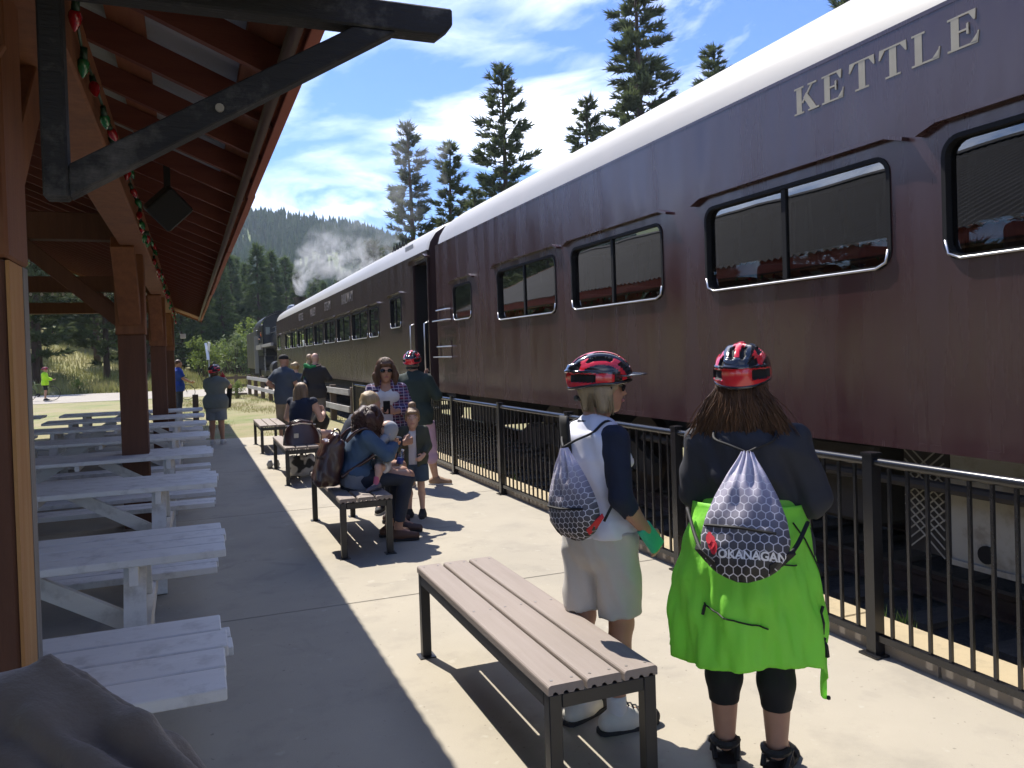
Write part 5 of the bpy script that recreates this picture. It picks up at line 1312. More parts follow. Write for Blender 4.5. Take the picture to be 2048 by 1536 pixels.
def face_bits(J, hs=1.0, eyes=True, lip=(.42, .13, .12)):
    at_, B, q = hframe(J, hs)
    if eyes:
        for sg in (-1, 1):
            MB().ell(tuple(at_(sg*.031, .083, .0)), (.013*q, .013*q, .008*q), 10, 6).build('eye', mat('eye_white', (.6, .58, .55), .3), J['t'], smooth=True)
            MB().ell(tuple(at_(sg*.031, .0935, .0)), (.0055*q, .0045*q, .0062*q), 8, 6).build('iris', mat('iris_dark', (.02, .015, .012), .2), J['t'], smooth=True)
            MB().tube([tuple(at_(sg*.014, .094, .019)), tuple(at_(sg*.034, .094, .024)), tuple(at_(sg*.052, .082, .018))], .0035*q, 5).build('eyebrow', mat('brow', (.07, .045, .03), .8), J['t'])
    MB().tube([tuple(at_(-.02, .090, -.069)), tuple(at_(-.008, .098, -.066)), tuple(at_(.008, .098, -.066)), tuple(at_(.02, .090, -.069))], .0058*q, 6).build('lips', mat('lip_%d' % int(lip[0]*100), lip, .4), J['t'], smooth=True)
# ================================================================== bags
def hexmat():
    m = bpy.data.materials.new('hexagon_print'); t = nt(m); N = t.nodes; L = t.links; b = N['Principled BSDF']; b.inputs['Roughness'].default_value = .55
    uv = N.new('ShaderNodeUVMap')
    def vm(op, a, c=None, sc=None):
        n = N.new('ShaderNodeVectorMath'); n.operation = op
        for i, v in enumerate((a, c)):
            if v is None: continue
            if isinstance(v, tuple): n.inputs[i].default_value = v
            else: L.new(v, n.inputs[i])
        if sc is not None: n.inputs['Scale'].default_value = sc
        return n
    def mt(op, a, c=None, clamp=False):
        n = N.new('ShaderNodeMath'); n.operation = op; n.use_clamp = clamp
        for i, v in enumerate((a, c)):
            if v is None: continue
            if isinstance(v, (int, float)): n.inputs[i].default_value = v
            else: L.new(v, n.inputs[i])
        return n.outputs[0]
    p = vm('SCALE', uv.outputs[0], sc=31.0).outputs[0]; p = vm('ADD', p, (50, 50, 0)).outputs[0]
    r_ = (1.0, 1.7320508, 1.0); h_ = (.5, .8660254, 0)
    a = vm('SUBTRACT', vm('MODULO', p, r_).outputs[0], h_).outputs[0]; c = vm('SUBTRACT', vm('MODULO', vm('SUBTRACT', p, h_).outputs[0], r_).outputs[0], h_).outputs[0]
    la = vm('LENGTH', a).outputs['Value']; lc = vm('LENGTH', c).outputs['Value']; sel = mt('LESS_THAN', la, lc)
    mx_ = N.new('ShaderNodeMix'); mx_.data_type = 'VECTOR'; L.new(sel, mx_.inputs[0]); L.new(c, mx_.inputs[4]); L.new(a, mx_.inputs[5])
    ab = vm('ABSOLUTE', mx_.outputs[1]).outputs[0]; dt = vm('DOT_PRODUCT', ab, (.5, .8660254, 0)).outputs['Value']; sx = N.new('ShaderNodeSeparateXYZ'); L.new(ab, sx.inputs[0])
    hd = mt('MAXIMUM', dt, sx.outputs[0]); line = mt('MULTIPLY', mt('SUBTRACT', hd, .435), 40.0, True)
    suv = N.new('ShaderNodeSeparateXYZ'); L.new(uv.outputs[0], suv.inputs[0])
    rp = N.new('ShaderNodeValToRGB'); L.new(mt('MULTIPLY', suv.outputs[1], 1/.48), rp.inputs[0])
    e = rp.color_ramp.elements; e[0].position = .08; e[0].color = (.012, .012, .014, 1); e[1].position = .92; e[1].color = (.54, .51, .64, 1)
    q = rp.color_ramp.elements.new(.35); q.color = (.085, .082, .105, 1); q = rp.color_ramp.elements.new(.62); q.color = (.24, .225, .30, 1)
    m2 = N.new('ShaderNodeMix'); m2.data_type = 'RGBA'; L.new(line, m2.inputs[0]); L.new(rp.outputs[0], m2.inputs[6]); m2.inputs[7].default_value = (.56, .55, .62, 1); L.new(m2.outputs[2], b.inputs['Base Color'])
    return m
m_hex = hexmat(); m_cord = mat('black_cord', (.008, .008, .009), .7); m_redpatch = mat('red_corner', (.55, .02, .03), .7)
BAG_W = [(0, .022), (.06, .035), (.18, .068), (.35, .108), (.52, .138), (.68, .152), (.80, .146), (.90, .115), (.96, .075), (1.0, .02)]
BAG_T = [(0, .015), (.1, .03), (.3, .055), (.55, .075), (.75, .078), (.88, .06), (.96, .035), (1.0, .01)]
def drawbag(label, top, bot, nrm, Wd=1.0, text=False, skew=0.0, straps=()):
    top = Vector(top); bot = Vector(bot); Z = (top-bot); Hh = Z.length; Z.normalize(); Y = Vector(nrm); Y = (Y-Z*Y.dot(Z)).normalized(); X = Y.cross(Z)      # X to the viewer's right when seen from outside? (fixed below)
    t = thing('drawstring_bag', label, 'bag', tuple(bot), 0, 'hexagon patterned drawstring bags')
    X = -X
    def surf(u_, v_, side, off=0.0):
        w = interp(v_, BAG_W)*Wd*Hh/.46; th = interp(v_, BAG_T)*(1.0 if side > 0 else .35)
        prof = math.sqrt(max(0, 1-u_*u_)); fold = .012*math.sin(u_*13+1.5*math.sin(5*v_))*max(0, 1-v_*1.9) + .004*math.sin(u_*7+v_*14) + .003*math.sin(v_*23-u_*4)
        y = (th*prof**.75*side + (fold*prof if side > 0 else 0)) + off*side
        return top - Z*Hh*v_ + X*(u_*w+skew*v_*v_) + Y*y
    mb = MB(); NU, NV = 28, 36; uvs = []
    for side in (1, -1):
        base = len(mb.v)
        for i in range(NU+1):
            for j in range(NV+1):
                u_ = -1+2*i/NU; v_ = j/NV; u2 = math.sin(u_*math.pi/2); mb.v.append(tuple(surf(u2, v_, side))); uvs.append((u2*interp(v_, BAG_W)*1.12, (1-v_)*.48))
        for i in range(NU):
            for j in range(NV):
                a = base+i*(NV+1)+j; mb.f.append((a, a+NV+1, a+NV+2, a+1)); mb.m.append(0)
    me = mb.mesh('bag', m_hex, True); ul = me.uv_layers.new(name='UVMap')
    for lp in me.loops: ul.data[lp.index].uv = uvs[lp.vertex_index]
    mb.fix(me); link('sack', me, t)
    # pocket zip
    MB().tube([tuple(surf(u_, .60+.05*(u_+.9)*.6, 1, .002)) for u_ in np.linspace(-.93, .72, 18)], .006, 6).build('zip', m_cord, t)
    for sg in (-1, 1):
        mb = MB(); q = [surf(sg*.97, .78, 1, .003), surf(sg*.72, .87, 1, .004), surf(sg*.90, .93, 1, .004), surf(sg*1.0, .86, 1, .003), surf(sg*1.0, .78, 1, .0) + X*sg*.016 + Z*.022, surf(sg*1.0, .80, 1, .0) + X*sg*.022 + Z*.014]
        mb.add([tuple(p) for p in q], [(0, 1, 2, 3), (0, 3, 5, 4)]); o = mb.build('corner_patch', m_redpatch if (not text and sg > 0) else m_cord, t); md = o.modifiers.new('s', 'SOLIDIFY'); md.thickness = .004
    for pts in straps: MB().tube(spl(pts), .006, 6).build('cord', m_cord, t, smooth=True)
    if text:
        def wrap(me_, x0, z0, off=.004):
            for v in me_.vertices:
                vv = z0 - v.co.y/Hh; w = interp(vv, BAG_W)*Wd*Hh/.46; u_ = max(-.985, min(.985, (x0+v.co.x)/w)); v.co = surf(u_, vv, 1, off)
        me_ = textmesh('OKANAGAN', .040, 0, .0012); me_.materials.append(mat('print_white', (.75, .75, .78), .7))
        bm = bmesh.new(); bm.from_mesh(me_); bmesh.ops.triangulate(bm, faces=bm.faces); bmesh.ops.subdivide_edges(bm, edges=bm.edges, cuts=1); bm.to_mesh(me_); bm.free()
        wrap(me_, -.082, .845); link('lettering', me_, t)
        for x0, z0, sz in ((-.118, .70, .022), (-.108, .735, .026), (-.098, .775, .024)):
            mb = MB(); a = [(math.cos(q)*sz*.55, math.sin(q)*sz) for q in np.linspace(0, 2*math.pi, 10, endpoint=False)]
            mb.add([(p[0], p[1], 0) for p in a], [tuple(range(10))]); me_ = mb.mesh('l', mat('print_red', (.6, .02, .04), .7)); wrap(me_, x0, z0, .005); link('emblem', me_, t)
    return t, surf

def thin_cloth(name, c):
    m = bpy.data.materials.new(name); t = nt(m); N = t.nodes; L = t.links; b = N['Principled BSDF']; b.inputs['Base Color'].default_value = (*c, 1); b.inputs['Roughness'].default_value = .6
    tr = N.new('ShaderNodeBsdfTranslucent'); tr.inputs[0].default_value = (*c, 1); mx_ = N.new('ShaderNodeMixShader'); mx_.inputs[0].default_value = .5
    nz = N.new('ShaderNodeTexNoise'); nz.inputs['Scale'].default_value = 14; nz.inputs['Detail'].default_value = 4; bn = N.new('ShaderNodeBump'); bn.inputs['Strength'].default_value = .5; bn.inputs['Distance'].default_value = .02
    tcn = N.new('ShaderNodeTexCoord'); L.new(tcn.outputs['Object'], nz.inputs[0]); L.new(nz.outputs[0], bn.inputs['Height']); L.new(bn.outputs[0], b.inputs['Normal'])
    o = [n for n in N if n.type == 'OUTPUT_MATERIAL'][0]; L.new(b.outputs[0], mx_.inputs[1]); L.new(tr.outputs[0], mx_.inputs[2]); L.new(mx_.outputs[0], o.inputs[0]); MATS[name] = m; return m
# ================================================================== foreground woman, white vest
m_vest = fabric('white_vest', (.66, .67, .74), (.60, .61, .70)); m_navy = fabric('navy', (.010, .016, .038)); m_beige = fabric('beige_shorts', (.50, .48, .45), (.44, .42, .39), sc=120)
m_sock = fabric('white_sock', (.62, .62, .62)); m_shoew = mat('white_shoe', (.60, .58, .52), .6, (.5, .48, .42), 9); m_soleb = mat('dark_sole', (.02, .02, .022), .8); m_mint = fabric('mint_glove', (.06, .50, .30))
J = skel(1.645, (1.66, 3.19), (.975, .15), hf=(.90, -.42, -.03), W_elR=(1.655, 2.97, 1.045), W_wrR=(1.765, 2.96, .90), W_haR=(1.825, 2.955, .815), elL=(-.22, .02, 1.10), wrL=(-.20, .18, .93), haL=(-.18, .25, .88),
         anR=(.10, .0, .085), toR=(.13, .17, .035), knR=(.095, .045, .48), anL=(-.09, -.08, .085), toL=(-.13, .07, .035), knL=(-.095, -.03, .48), hiL=(-.095, -.015, .87), hiR=(.095, .02, .87), che=(0, -.02, 1.245), nek=(0, -.0, 1.395), hed=(0, .045, 1.563))
wl = person('woman in white vest, navy sleeves, beige shorts and helmet standing behind the nearest bench', J, m_skin_b, 1.05, 1.10, 1.02, .0105, bust=.9, hn={'R': (.9, .3, .3), 'L': (0, 1, 0)})
shirt(J, m_navy, 'undershirt', 1.45, .006, .02, fold=(.0018, 42, 1.)); shirt(J, m_vest, 'vest', 0, .022, -.015, fold=(.0055, 34, 1.3))
pants(J, m_beige, 'shorts', .90, .012, .016, fold=(.0055, 30, 2.2), top=.12); shoes(J, wl, m_shoew, m_soleb, 1.05, .010)
for n in 'LR':
    a = J['an'+n]; S_ = Shape().rc(a+np.array((0, 0, -.03)), a+np.array((0, 0, .085)), .046, .043); S_.cut(a+np.array((0, 0, .075)), (0, 0, 1)); sobj('sock', S_, m_sock, wl, .010)
# laces on the near shoe
an = J['anR']; d = unit((J['toR']-an)*np.array((1, 1, 0))); mb = MB()
for k in range(5):
    c = an+d*(.045+.024*k)+np.array((0, 0, .028-.013*k)); sd = np.array((d[1], -d[0], 0)); mb.tube([tuple(c-sd*.028), tuple(c+np.array((0, 0, .012))), tuple(c+sd*.028)], .004, 5)
mb.build('lace', m_cord, wl)
for n in 'LR':
    a = J['an'+n]; d = unit((J['to'+n]-a)*np.array((1, 1, 0))); TC = Shape().rc(np.array((a[0], a[1], .036))+d*.135, np.array((a[0], a[1], .032))+d*.172, .045, .0385); TC.cut((0, 0, .012), (0, 0, -1)); TC.cut(np.array((a[0], a[1], 0))+d*.128, -d); sobj('toe_cap', TC, m_soleb, wl, .008)
w_, h_ = J['wrR'], J['haR']; dd = unit(h_-w_); GS = Shape()
for o_ in (-.026, -.009, .009, .026):
    sd = unit(np.array((.9, .3, .3))-dd*float(np.array((.9, .3, .3))@dd)); GS.rc(w_-dd*.015+sd*o_*.8, w_+dd*.10+sd*o_, .0185, .0165, .012)
GS.cut(w_+dd*.098, dd); GS.cut(w_-dd*.022, -dd); sobj('cycling_glove', GS, m_mint, wl, .005)
at_, B, q = hframe(J); m_bob = hairmat('ash_blonde', (.40, .31, .19), (.22, .16, .09)); HS = Shape()
HS.el(at_(0, -.02, .02), (.084*q, .10*q, .09*q), .02, B)
for sg in (-1, 1): HS.rc(at_(sg*.072, -.02, -.02), at_(sg*.076, .0, -.095), .030, .028, .03); HS.rc(at_(sg*.055, .055, .03), at_(sg*.066, .055, -.0), .022, .014, .03); HS.rc(at_(sg*.076, .022, -.02), at_(sg*.070, .03, -.092), .020, .016, .025)
HS.rc(at_(-.04, -.075, -.02), at_(-.04, -.068, -.09), .035, .025, .04); HS.rc(at_(.04, -.075, -.02), at_(.04, -.068, -.09), .035, .025, .04); HS.rc(at_(-.03, .082, .045), at_(.03, .082, .045), .016, .016, .03)
sobj('hair', HS, m_bob, wl, .008); pp_ = []; rg = random.Random(4)
for k in range(150):
    a = rg.uniform(.55, 2*math.pi-.55) ; x, y = math.sin(a)*.086, math.cos(a)*-.086*-1
    if y > .045: continue
    pp_.append([at_(x*(1+.1*rg.random()), y*1.05-.015, .02), at_(x*1.17, y*1.15-.01, -.04), at_(x*1.14+rg.uniform(-.006, .006), y*1.08, -.085-.03*rg.random()), at_(x*1.0, y*1.0, -.115-.02*rg.random())])
strands('hair_strands', m_bob, wl, pp_, .0026)
helmet(J, 1.05, True, -.02); sunglasses(J); face_bits(J, eyes=False, lip=(.40, .14, .14))
MB().box(0, .001, 0, .02, 0, .02).build('sticker', mat('sticker_white', (.8, .8, .8), .5), wl, world=True).location = Vector(tuple(at_(.098, -.055, .0))) - Vector(wl.location)
# black harness strip across the vest back
bk = -J['tf']; C_ = J['che']; mb = MB()
def vback(x, z): return tuple(np.array((J['root'][0], J['root'][1], 0)) + J['tr']*x + bk*(math.sqrt(max(.0, 1-(x/.205)**2))*.128+.018) + np.array((0, 0, z)) + J['tf']*(-.012))
mb.grid(lambda u_, v_: vback(-.055+.07*u_+.03*v_, 1.39-.38*v_), 5, 10); o = mb.build('back_panel', m_cord, wl, smooth=True); md = o.modifiers.new('s', 'SOLIDIFY'); md.thickness = .012; md.offset = 0
COLR = Shape().rc(J['nek']-J['tf']*.01, J['nek']+np.array((0, 0, .022)), .074, .069); COLR.cut(J['nek']+np.array((0, 0, .018)), (0, 0, 1)); sobj('collar', COLR, m_navy, wl, .009)
shR, shL = J['shR'], J['shL']; tb = np.array((1.455, 3.10, 1.262))
def over(sh, side, back=.105):
    p2 = sh-J['tf']*back*.8+np.array((0, 0, .028))-J['tr']*side*.055; return [tb, tb+(p2-tb)*.5-J['tf']*.012, p2, sh+np.array((0, 0, .072))-J['tr']*side*.055, sh+J['tf']*.09-J['tr']*side*.05, sh+J['tf']*.11-np.array((0, 0, .1))-J['tr']*side*.03]
bgL, sfL = drawbag('hexagon drawstring bag with red corner on the back of the woman in the white vest', (1.458, 3.09, 1.262), (1.485, 3.04, .872), (-.86, -.50, 0), .92, False, 0.01,
    [over(shR, 1), over(shL, -1),
     [np.array((1.575, 2.975, .955)), np.array((1.62, 2.975, 1.03)), np.array((1.66, 3.0, 1.10)), np.array((1.72, 3.05, 1.2))]])

# ================================================================== foreground woman, neon jacket at her waist
m_char = fabric('charcoal_top', (.020, .022, .030), (.028, .030, .040)); m_neon = thin_cloth('neon_green', (.42, .97, .13)); m_capri = fabric('black_capri', (.008, .008, .009)); m_sandal = mat('sandal_black', (.012, .011, .011), .7)
J = skel(1.665, (2.025, 2.60), (.70, .71), hf=(.72, .69, -.02), elL=(-.225, .02, 1.10), elR=(.245, .02, 1.10), wrL=(-.12, .26, 1.08), wrR=(.12, .27, 1.10), haL=(-.04, .30, 1.12), haR=(.04, .32, 1.13), hed=(-.015, .03, 1.565), shL=(-.168, -.01, 1.325), shR=(.172, -.01, 1.325),
         anL=(-.12, .0, .085), anR=(.085, -.01, .085), toL=(-.155, .17, .035), toR=(.12, .16, .035), knL=(-.115, .0, .48), knR=(.09, 0, .48))
wr = person('woman in charcoal top with neon green jacket tied at her waist, black capris and helmet', J, m_skin_b, 1.18, 1.2, 1.16, .0105, bust=1.05, hn={'R': (0, 0, 1), 'L': (0, 0, 1)})
shirt(J, m_char, 'top', 1.72, .014, -.05, fold=(.0065, 30, .7)); pants(J, m_capri, 'capri_leggings', 1.58, .006, .0, fold=(.0008, 40, 2.))
for n in 'LR':
    a = J['an'+n]; tt = J['to'+n]; d = unit((tt-a)*np.array((1, 1, 0))); sd = np.array((d[1], -d[0], 0)); g0 = np.array((a[0], a[1], 0)); mb = MB(); out = ((-.095, .022), (-.08, .04), (0, .046), (.09, .052), (.15, .045), (.185, .02))
    poly = [g0+d*y+sd*w for y, w in out]+[g0+d*y-sd*w for y, w in reversed(out)]; k = len(poly)
    mb.add([(p[0], p[1], .0) for p in poly]+[(p[0], p[1], .03) for p in poly], [tuple(range(k))[::-1], tuple(range(k, 2*k))]+[(i, (i+1) % k, k+(i+1) % k, k+i) for i in range(k)]); so_ = mb.build('sandal', m_sandal, wr, bevel=.006)
    for y, z, w in ((.09, .072, .054), (.02, .10, .050)): MB().tube([tuple(g0+d*y+sd*w*math.cos(a_)+np.array((0, 0, .03+(z-.03)*math.sin(a_)))) for a_ in np.linspace(0, math.pi, 9)], .013, 6).build('strap', m_sandal, so_)
    MB().tube([tuple(g0-d*.005+(d*-math.cos(a_)*.062+sd*math.sin(a_)*.047)+np.array((0, 0, .095))) for a_ in np.linspace(-1.5, 1.5, 9)], .015, 6).build('heel_strap', m_sandal, so_)
    MB().tube([tuple(g0+d*.02+sd*.05+np.array((0, 0, .09))), tuple(g0-d*.05+sd*.042+np.array((0, 0, .03)))], .012, 6).build('strap', m_sandal, so_); MB().tube([tuple(g0+d*.02-sd*.05+np.array((0, 0, .09))), tuple(g0-d*.05-sd*.042+np.array((0, 0, .03)))], .012, 6).build('strap', m_sandal, so_)
# jacket skirt hanging from the waist
bk = -J['f']; rt_ = J['r']; c0 = np.array((2.02, 2.60, 0))
def jk(u_, v_):
    a = (u_-.5)*R(250); top_z = 1.055+.012*math.cos(a); hem = .44+.10*(abs(a)/R(125))**1.5*1.0 - .17*math.exp(-((a-R(92))/R(16))**2) + .035*math.sin(a*2+1); z = top_z+(hem-top_z)*v_
    ra = .212+.015*v_+.085*math.sin(min(1, v_*1.15)*math.pi/2)*(1 if a < 0 else .62) ; rb = .158+.085*math.sin(min(1, v_*1.6)*math.pi/2)
    fo = (.014*math.sin(a*5+v_*2.5)+.010*math.sin(a*11-v_*4+1.2*math.sin(v_*5))+.005*math.sin(a*23+v_*9)+.003*math.sin(a*41-v_*14))*min(1, v_*1.6) + .006*math.sin(v_*24+a*3)*(1-v_)
    p = c0 + rt_*math.sin(a)*(ra+fo) + bk*math.cos(a)*(rb+fo) + np.array((0, 0, z)); return p
mb = MB(); mb.grid(lambda u_, v_: tuple(jk(u_, v_)), 90, 44); jo = mb.build('tied_jacket', m_neon, wr, smooth=True); md = jo.modifiers.new('s', 'SOLIDIFY'); md.thickness = .006
def jl(pts, r_=.0032, nm='zip'):
    MB().tube([tuple(jk(u_, v_) + unit(jk(u_, v_)-(c0+np.array((0, 0, jk(u_, v_)[2]))))*.006) for u_, v_ in pts], r_, 5).build(nm, m_cord, jo)
jl([(.37+.012*i, .60+.008*i) for i in range(18)]); jl([(.375, .61), (.372, .64), (.370, .67)], .006, 'zip_pull'); jl([(.50+.02*i, .32+.004*i) for i in range(11)]); jl([(.71, .10), (.75, .2), (.79, .3), (.82, .38)])
jl([(.80, .58), (.785, .64), (.78, .70), (.79, .76)], .006); jl([(.805, .76), (.795, .80), (.78, .84), (.785, .90)], .009); jl([(.868, .985), (.87, .999)], .008, 'zip_pull')
WB = Shape().loft([(J['wai']-np.array((0, 0, .075)), .198, .148), (J['wai']-np.array((0, 0, .02)), .188, .140)], J['tr'], J['tf']); WB.fold = (.004, 30, 1.); sobj('jacket_knot', WB, m_neon, wr, .012)
# hair
at_, B, q = hframe(J); m_brn = hairmat('dark_brown', (.045, .020, .010), (.15, .07, .03)); HS = Shape(); HS.el(at_(0, -.02, .01), (.086*q, .10*q, .095*q), .02, B)
for x in (-.07, -.035, 0, .035, .07): HS.rc(at_(x, -.072+abs(x)*.3, -.03), at_(x*1.35, -.098+abs(x)*.25, -.15+abs(x)*.2), .034, .020, .04)
sobj('hair', HS, m_brn, wr, .009); pp_ = []; rg = random.Random(9)
for k in range(950):
    x = rg.uniform(-.092, .092); e = rg.gauss(0, .012); L_ = rg.uniform(.15, .27) - abs(x)*.25; yb = -.128+abs(x)*.62+rg.uniform(-.006, .006); w_ph = rg.random()*6
    fl = 1+.75*min(1, abs(x)/.09)
    pts_ = []
    for q_ in range(8):
        tt = q_/7; z_ = -.005-(L_+.03)*tt
        pts_.append(at_(x*(.92+(fl-.55)*tt) + e*tt*1.6 + .006*math.sin(w_ph+tt*7), yb - .035*math.sin(min(1, tt*1.3)*1.5) + .005*math.sin(w_ph*2+tt*9) + .02*tt*tt, z_))
    pp_.append(pts_)
strands('hair_strands', m_brn, wr, pp_, .0021); helmet(J, 1.06, False, .05)
tb = np.array((1.908, 2.452, 1.275)); shR, shL = J['shR'], J['shL']
bgR, sfR = drawbag('hexagon drawstring bag lettered OKANAGAN on the back of the woman with the neon jacket', (1.912, 2.458, 1.275), (1.79, 2.325, .835), (-.69, -.72, .05), 1.0, True, -.012,
    [over(shR, 1, .15), over(shL, -1, .15)])
def bagcord(sf, sg, tgt): p0 = sf(sg*.99, .82, 1); MB().tube(spl([tuple(p0), tuple(Vector(tuple(tgt)).lerp(p0, .5)+Vector((0, 0, -.015))), tuple(tgt)]), .008, 6).build('cord', m_cord, bgR, smooth=True)
bagcord(sfR, 1, shR+np.array((0, 0, -.29))-J['f']*.10+J['r']*.055); bagcord(sfR, -1, shL+np.array((0, 0, -.26))-J['f']*.09-J['r']*.06)

# ================================================================== people in the middle ground
def plaidmat():
    m = bpy.data.materials.new('plaid_cloth'); t = nt(m); N = t.nodes; L = t.links; b = N['Principled BSDF']; b.inputs['Roughness'].default_value = .85; tcn = N.new('ShaderNodeTexCoord')
    def wave(ax, sc, ph):
        w = N.new('ShaderNodeTexWave'); w.wave_type = 'BANDS'; w.bands_direction = ax; w.inputs['Scale'].default_value = sc; w.inputs['Phase Offset'].default_value = ph; L.new(tcn.outputs['Object'], w.inputs[0]); return w.outputs['Fac']
    def mixc(f, a, c, lo, hi):
        mr = N.new('ShaderNodeMapRange'); mr.inputs['From Min'].default_value = lo; mr.inputs['From Max'].default_value = hi; L.new(f, mr.inputs[0]); x = N.new('ShaderNodeMix'); x.data_type = 'RGBA'; L.new(mr.outputs[0], x.inputs[0])
        for i, v in ((6, a), (7, c)):
            if isinstance(v, tuple): x.inputs[i].default_value = (*v, 1)
            else: L.new(v, x.inputs[i])
        return x.outputs[2]
    c = mixc(wave('Z', 5, 0), (.025, .022, .06), (.16, .02, .06), .45, .55); c = mixc(wave('DIAGONAL', 4, 1), c, (.05, .03, .11), .5, .6); c = mixc(wave('Z', 10, 2), c, (.45, .40, .48), .93, .98); c = mixc(wave('X', 6, 1), c, (.40, .35, .44), .94, .99); L.new(c, b.inputs['Base Color']); MATS['plaid_cloth'] = m; return m
m_plaid = plaidmat(); m_tank = fabric('white_tank', (.68, .67, .68)); m_jean = fabric('dark_jeans', (.012, .018, .036), (.020, .028, .05)); m_denim = fabric('denim_jacket', (.045, .085, .15), (.07, .12, .19)); m_tan = mat('tan_shoe', (.28, .18, .11), .7); m_solew = mat('white_sole', (.6, .58, .54), .7)
m_hbr = hairmat('brown', (.06, .028, .015), (.14, .065, .03)); m_hbl = hairmat('blonde', (.42, .30, .15), (.26, .17, .08)); m_haub = hairmat('auburn', (.028, .010, .007), (.075, .028, .016))
# plaid shirt
J = skel(1.68, (1.90, 8.45), (-.30, -.95), hf=(-.12, -.99, -.05), elL=(-.24, .02, 1.12), wrL=(-.10, .20, 1.10), haL=(-.02, .25, 1.12), elR=(.25, .0, 1.10), wrR=(.20, .12, .92), haR=(.16, .18, .86), hed=(0, .03, 1.545))
t = person('woman in plaid shirt and sunglasses standing behind the seated women, holding a phone', J, m_skin_b, 1.0, 1.0, 1.0, .014, bust=1.0, hs=1.08, hn={'L': (0, 0, 1), 'R': (0, 1, 0)})
shirt(J, m_tank, 'tank_top', 0, .004, -.18, fold=None, neck=(.09, .0, .07, .10)); pants(J, m_jean, 'jeans', 1.95, .008); shoes(J, t, m_soleb, m_solew)
S_ = Shape(); S_.loft(torso_st(J, 1.08, 1.08, .022), J['tr'], J['tf'])
for n in 'LR': a, b_, c = J['sh'+n], J['el'+n], J['wr'+n]; S_.rc(a, b_, .062, .056, .04); S_.cutrc(b_, c, .055, .045, (b_+(c-b_)*.75, c-b_), .02)
S_.cut(J['pel']+np.array((0, 0, -.12)), (0, 0, -1)); S_.sub.append(Shape().loft([(J['pel']+J['tf']*.16+np.array((0, 0, -.2)), .085, .13), (J['che']+J['tf']*.16, .075, .13), (J['nek']+J['tf']*.1, .055, .11)], J['tr'], J['tf'])); S_.fold = (.003, 36, 1.); sobj('plaid_shirt', S_, m_plaid, t, .013)
at_, B, q = hframe(J, 1.08); HS = Shape(); HS.el(at_(0, -.02, .022), (.088*q, .10*q, .098*q), .02, B)
for sg in (-1, 1): HS.rc(at_(sg*.072, .0, .02), at_(sg*.092, .0, -.06), .034, .040, .03); HS.rc(at_(sg*.092, .0, -.06), at_(sg*.085, .02, -.16), .040, .030, .03)
HS.rc(at_(-.035, .078, .062), at_(.035, .078, .062), .024, .024, .03); HS.rc(at_(0, -.07, 0), at_(0, -.08, -.15), .06, .05, .04); HS.fold = (.002, 90, 1.)
sobj('hair', HS, m_hbr, t, .010); drape(J, t, m_hbr, 260, .20, 1.1, .0035, .72, 1.16, 3, 40); sunglasses(J, 1.1); face_bits(J, 1.08, False, (.34, .10, .10))
ph = thing('phone', 'dark phone in the hands of the woman in the plaid shirt', 'phone', tuple(J['haL'])); hp = J['haL']; mb = MB(); obox(mb, Vector(tuple(hp+np.array((0, 0, .03)))), Vector((.95, -.3, 0)), Vector((0, 0, 1)), Vector((.3, .95, 0)), .036, .07, .005); mb.build('case', m_rub, ph, bevel=.004); mb = MB(); obox(mb, Vector(tuple(hp+np.array((0, 0, .03))+np.array((.3, .95, 0))*.0056)), Vector((.95, -.3, 0)), Vector((0, 0, 1)), Vector((.3, .95, 0)), .033, .066, .0006); mb.build('screen', mat('screen_dark', (.01, .01, .012), .1), ph)
# man in dark green jacket, pink shorts, helmet
m_dgreen = fabric('dark_green_jacket', (.020, .036, .031)); m_pink = fabric('pink_shorts', (.50, .34, .46))
J = skel(1.73, (2.58, 9.85), (.55, .84), hf=(.45, .89, .05), elL=(-.26, .04, 1.15), wrL=(-.10, .24, 1.33), haL=(-.04, .28, 1.40), elR=(.27, .04, 1.13), wrR=(.10, .26, 1.33), haR=(.05, .3, 1.4), W_hiR=(2.70, 9.83, .88), W_knR=(2.76, 9.90, .48), W_anR=(2.84, 9.93, .085), W_toR=(2.98, 9.85, .035), W_anL=(2.50, 9.93, .085), W_toL=(2.58, 10.1, .035), W_knL=(2.55, 9.92, .48), hed=(-.03, .03, 1.545))
t = person('man in dark green jacket, pink shorts and red helmet at the railing', J, m_skin_a, 1.18, 1.1, 1.08, .015, belly=.02)
shirt(J, m_dgreen, 'jacket', 1.9, .018, -.12); pants(J, m_pink, 'shorts', 1.02, .016, .03); shoes(J, t, m_tan, m_solew, 1.05); helmet(J, 1.06, False, 0, 40)
HS = Shape(); at_, B, q = hframe(J); HS.el(at_(0, -.03, -.01), (.08*q, .09*q, .075*q), .02, B); sobj('hair', HS, hairmat('grey', (.18, .16, .14), (.1, .09, .08)), t, .014)
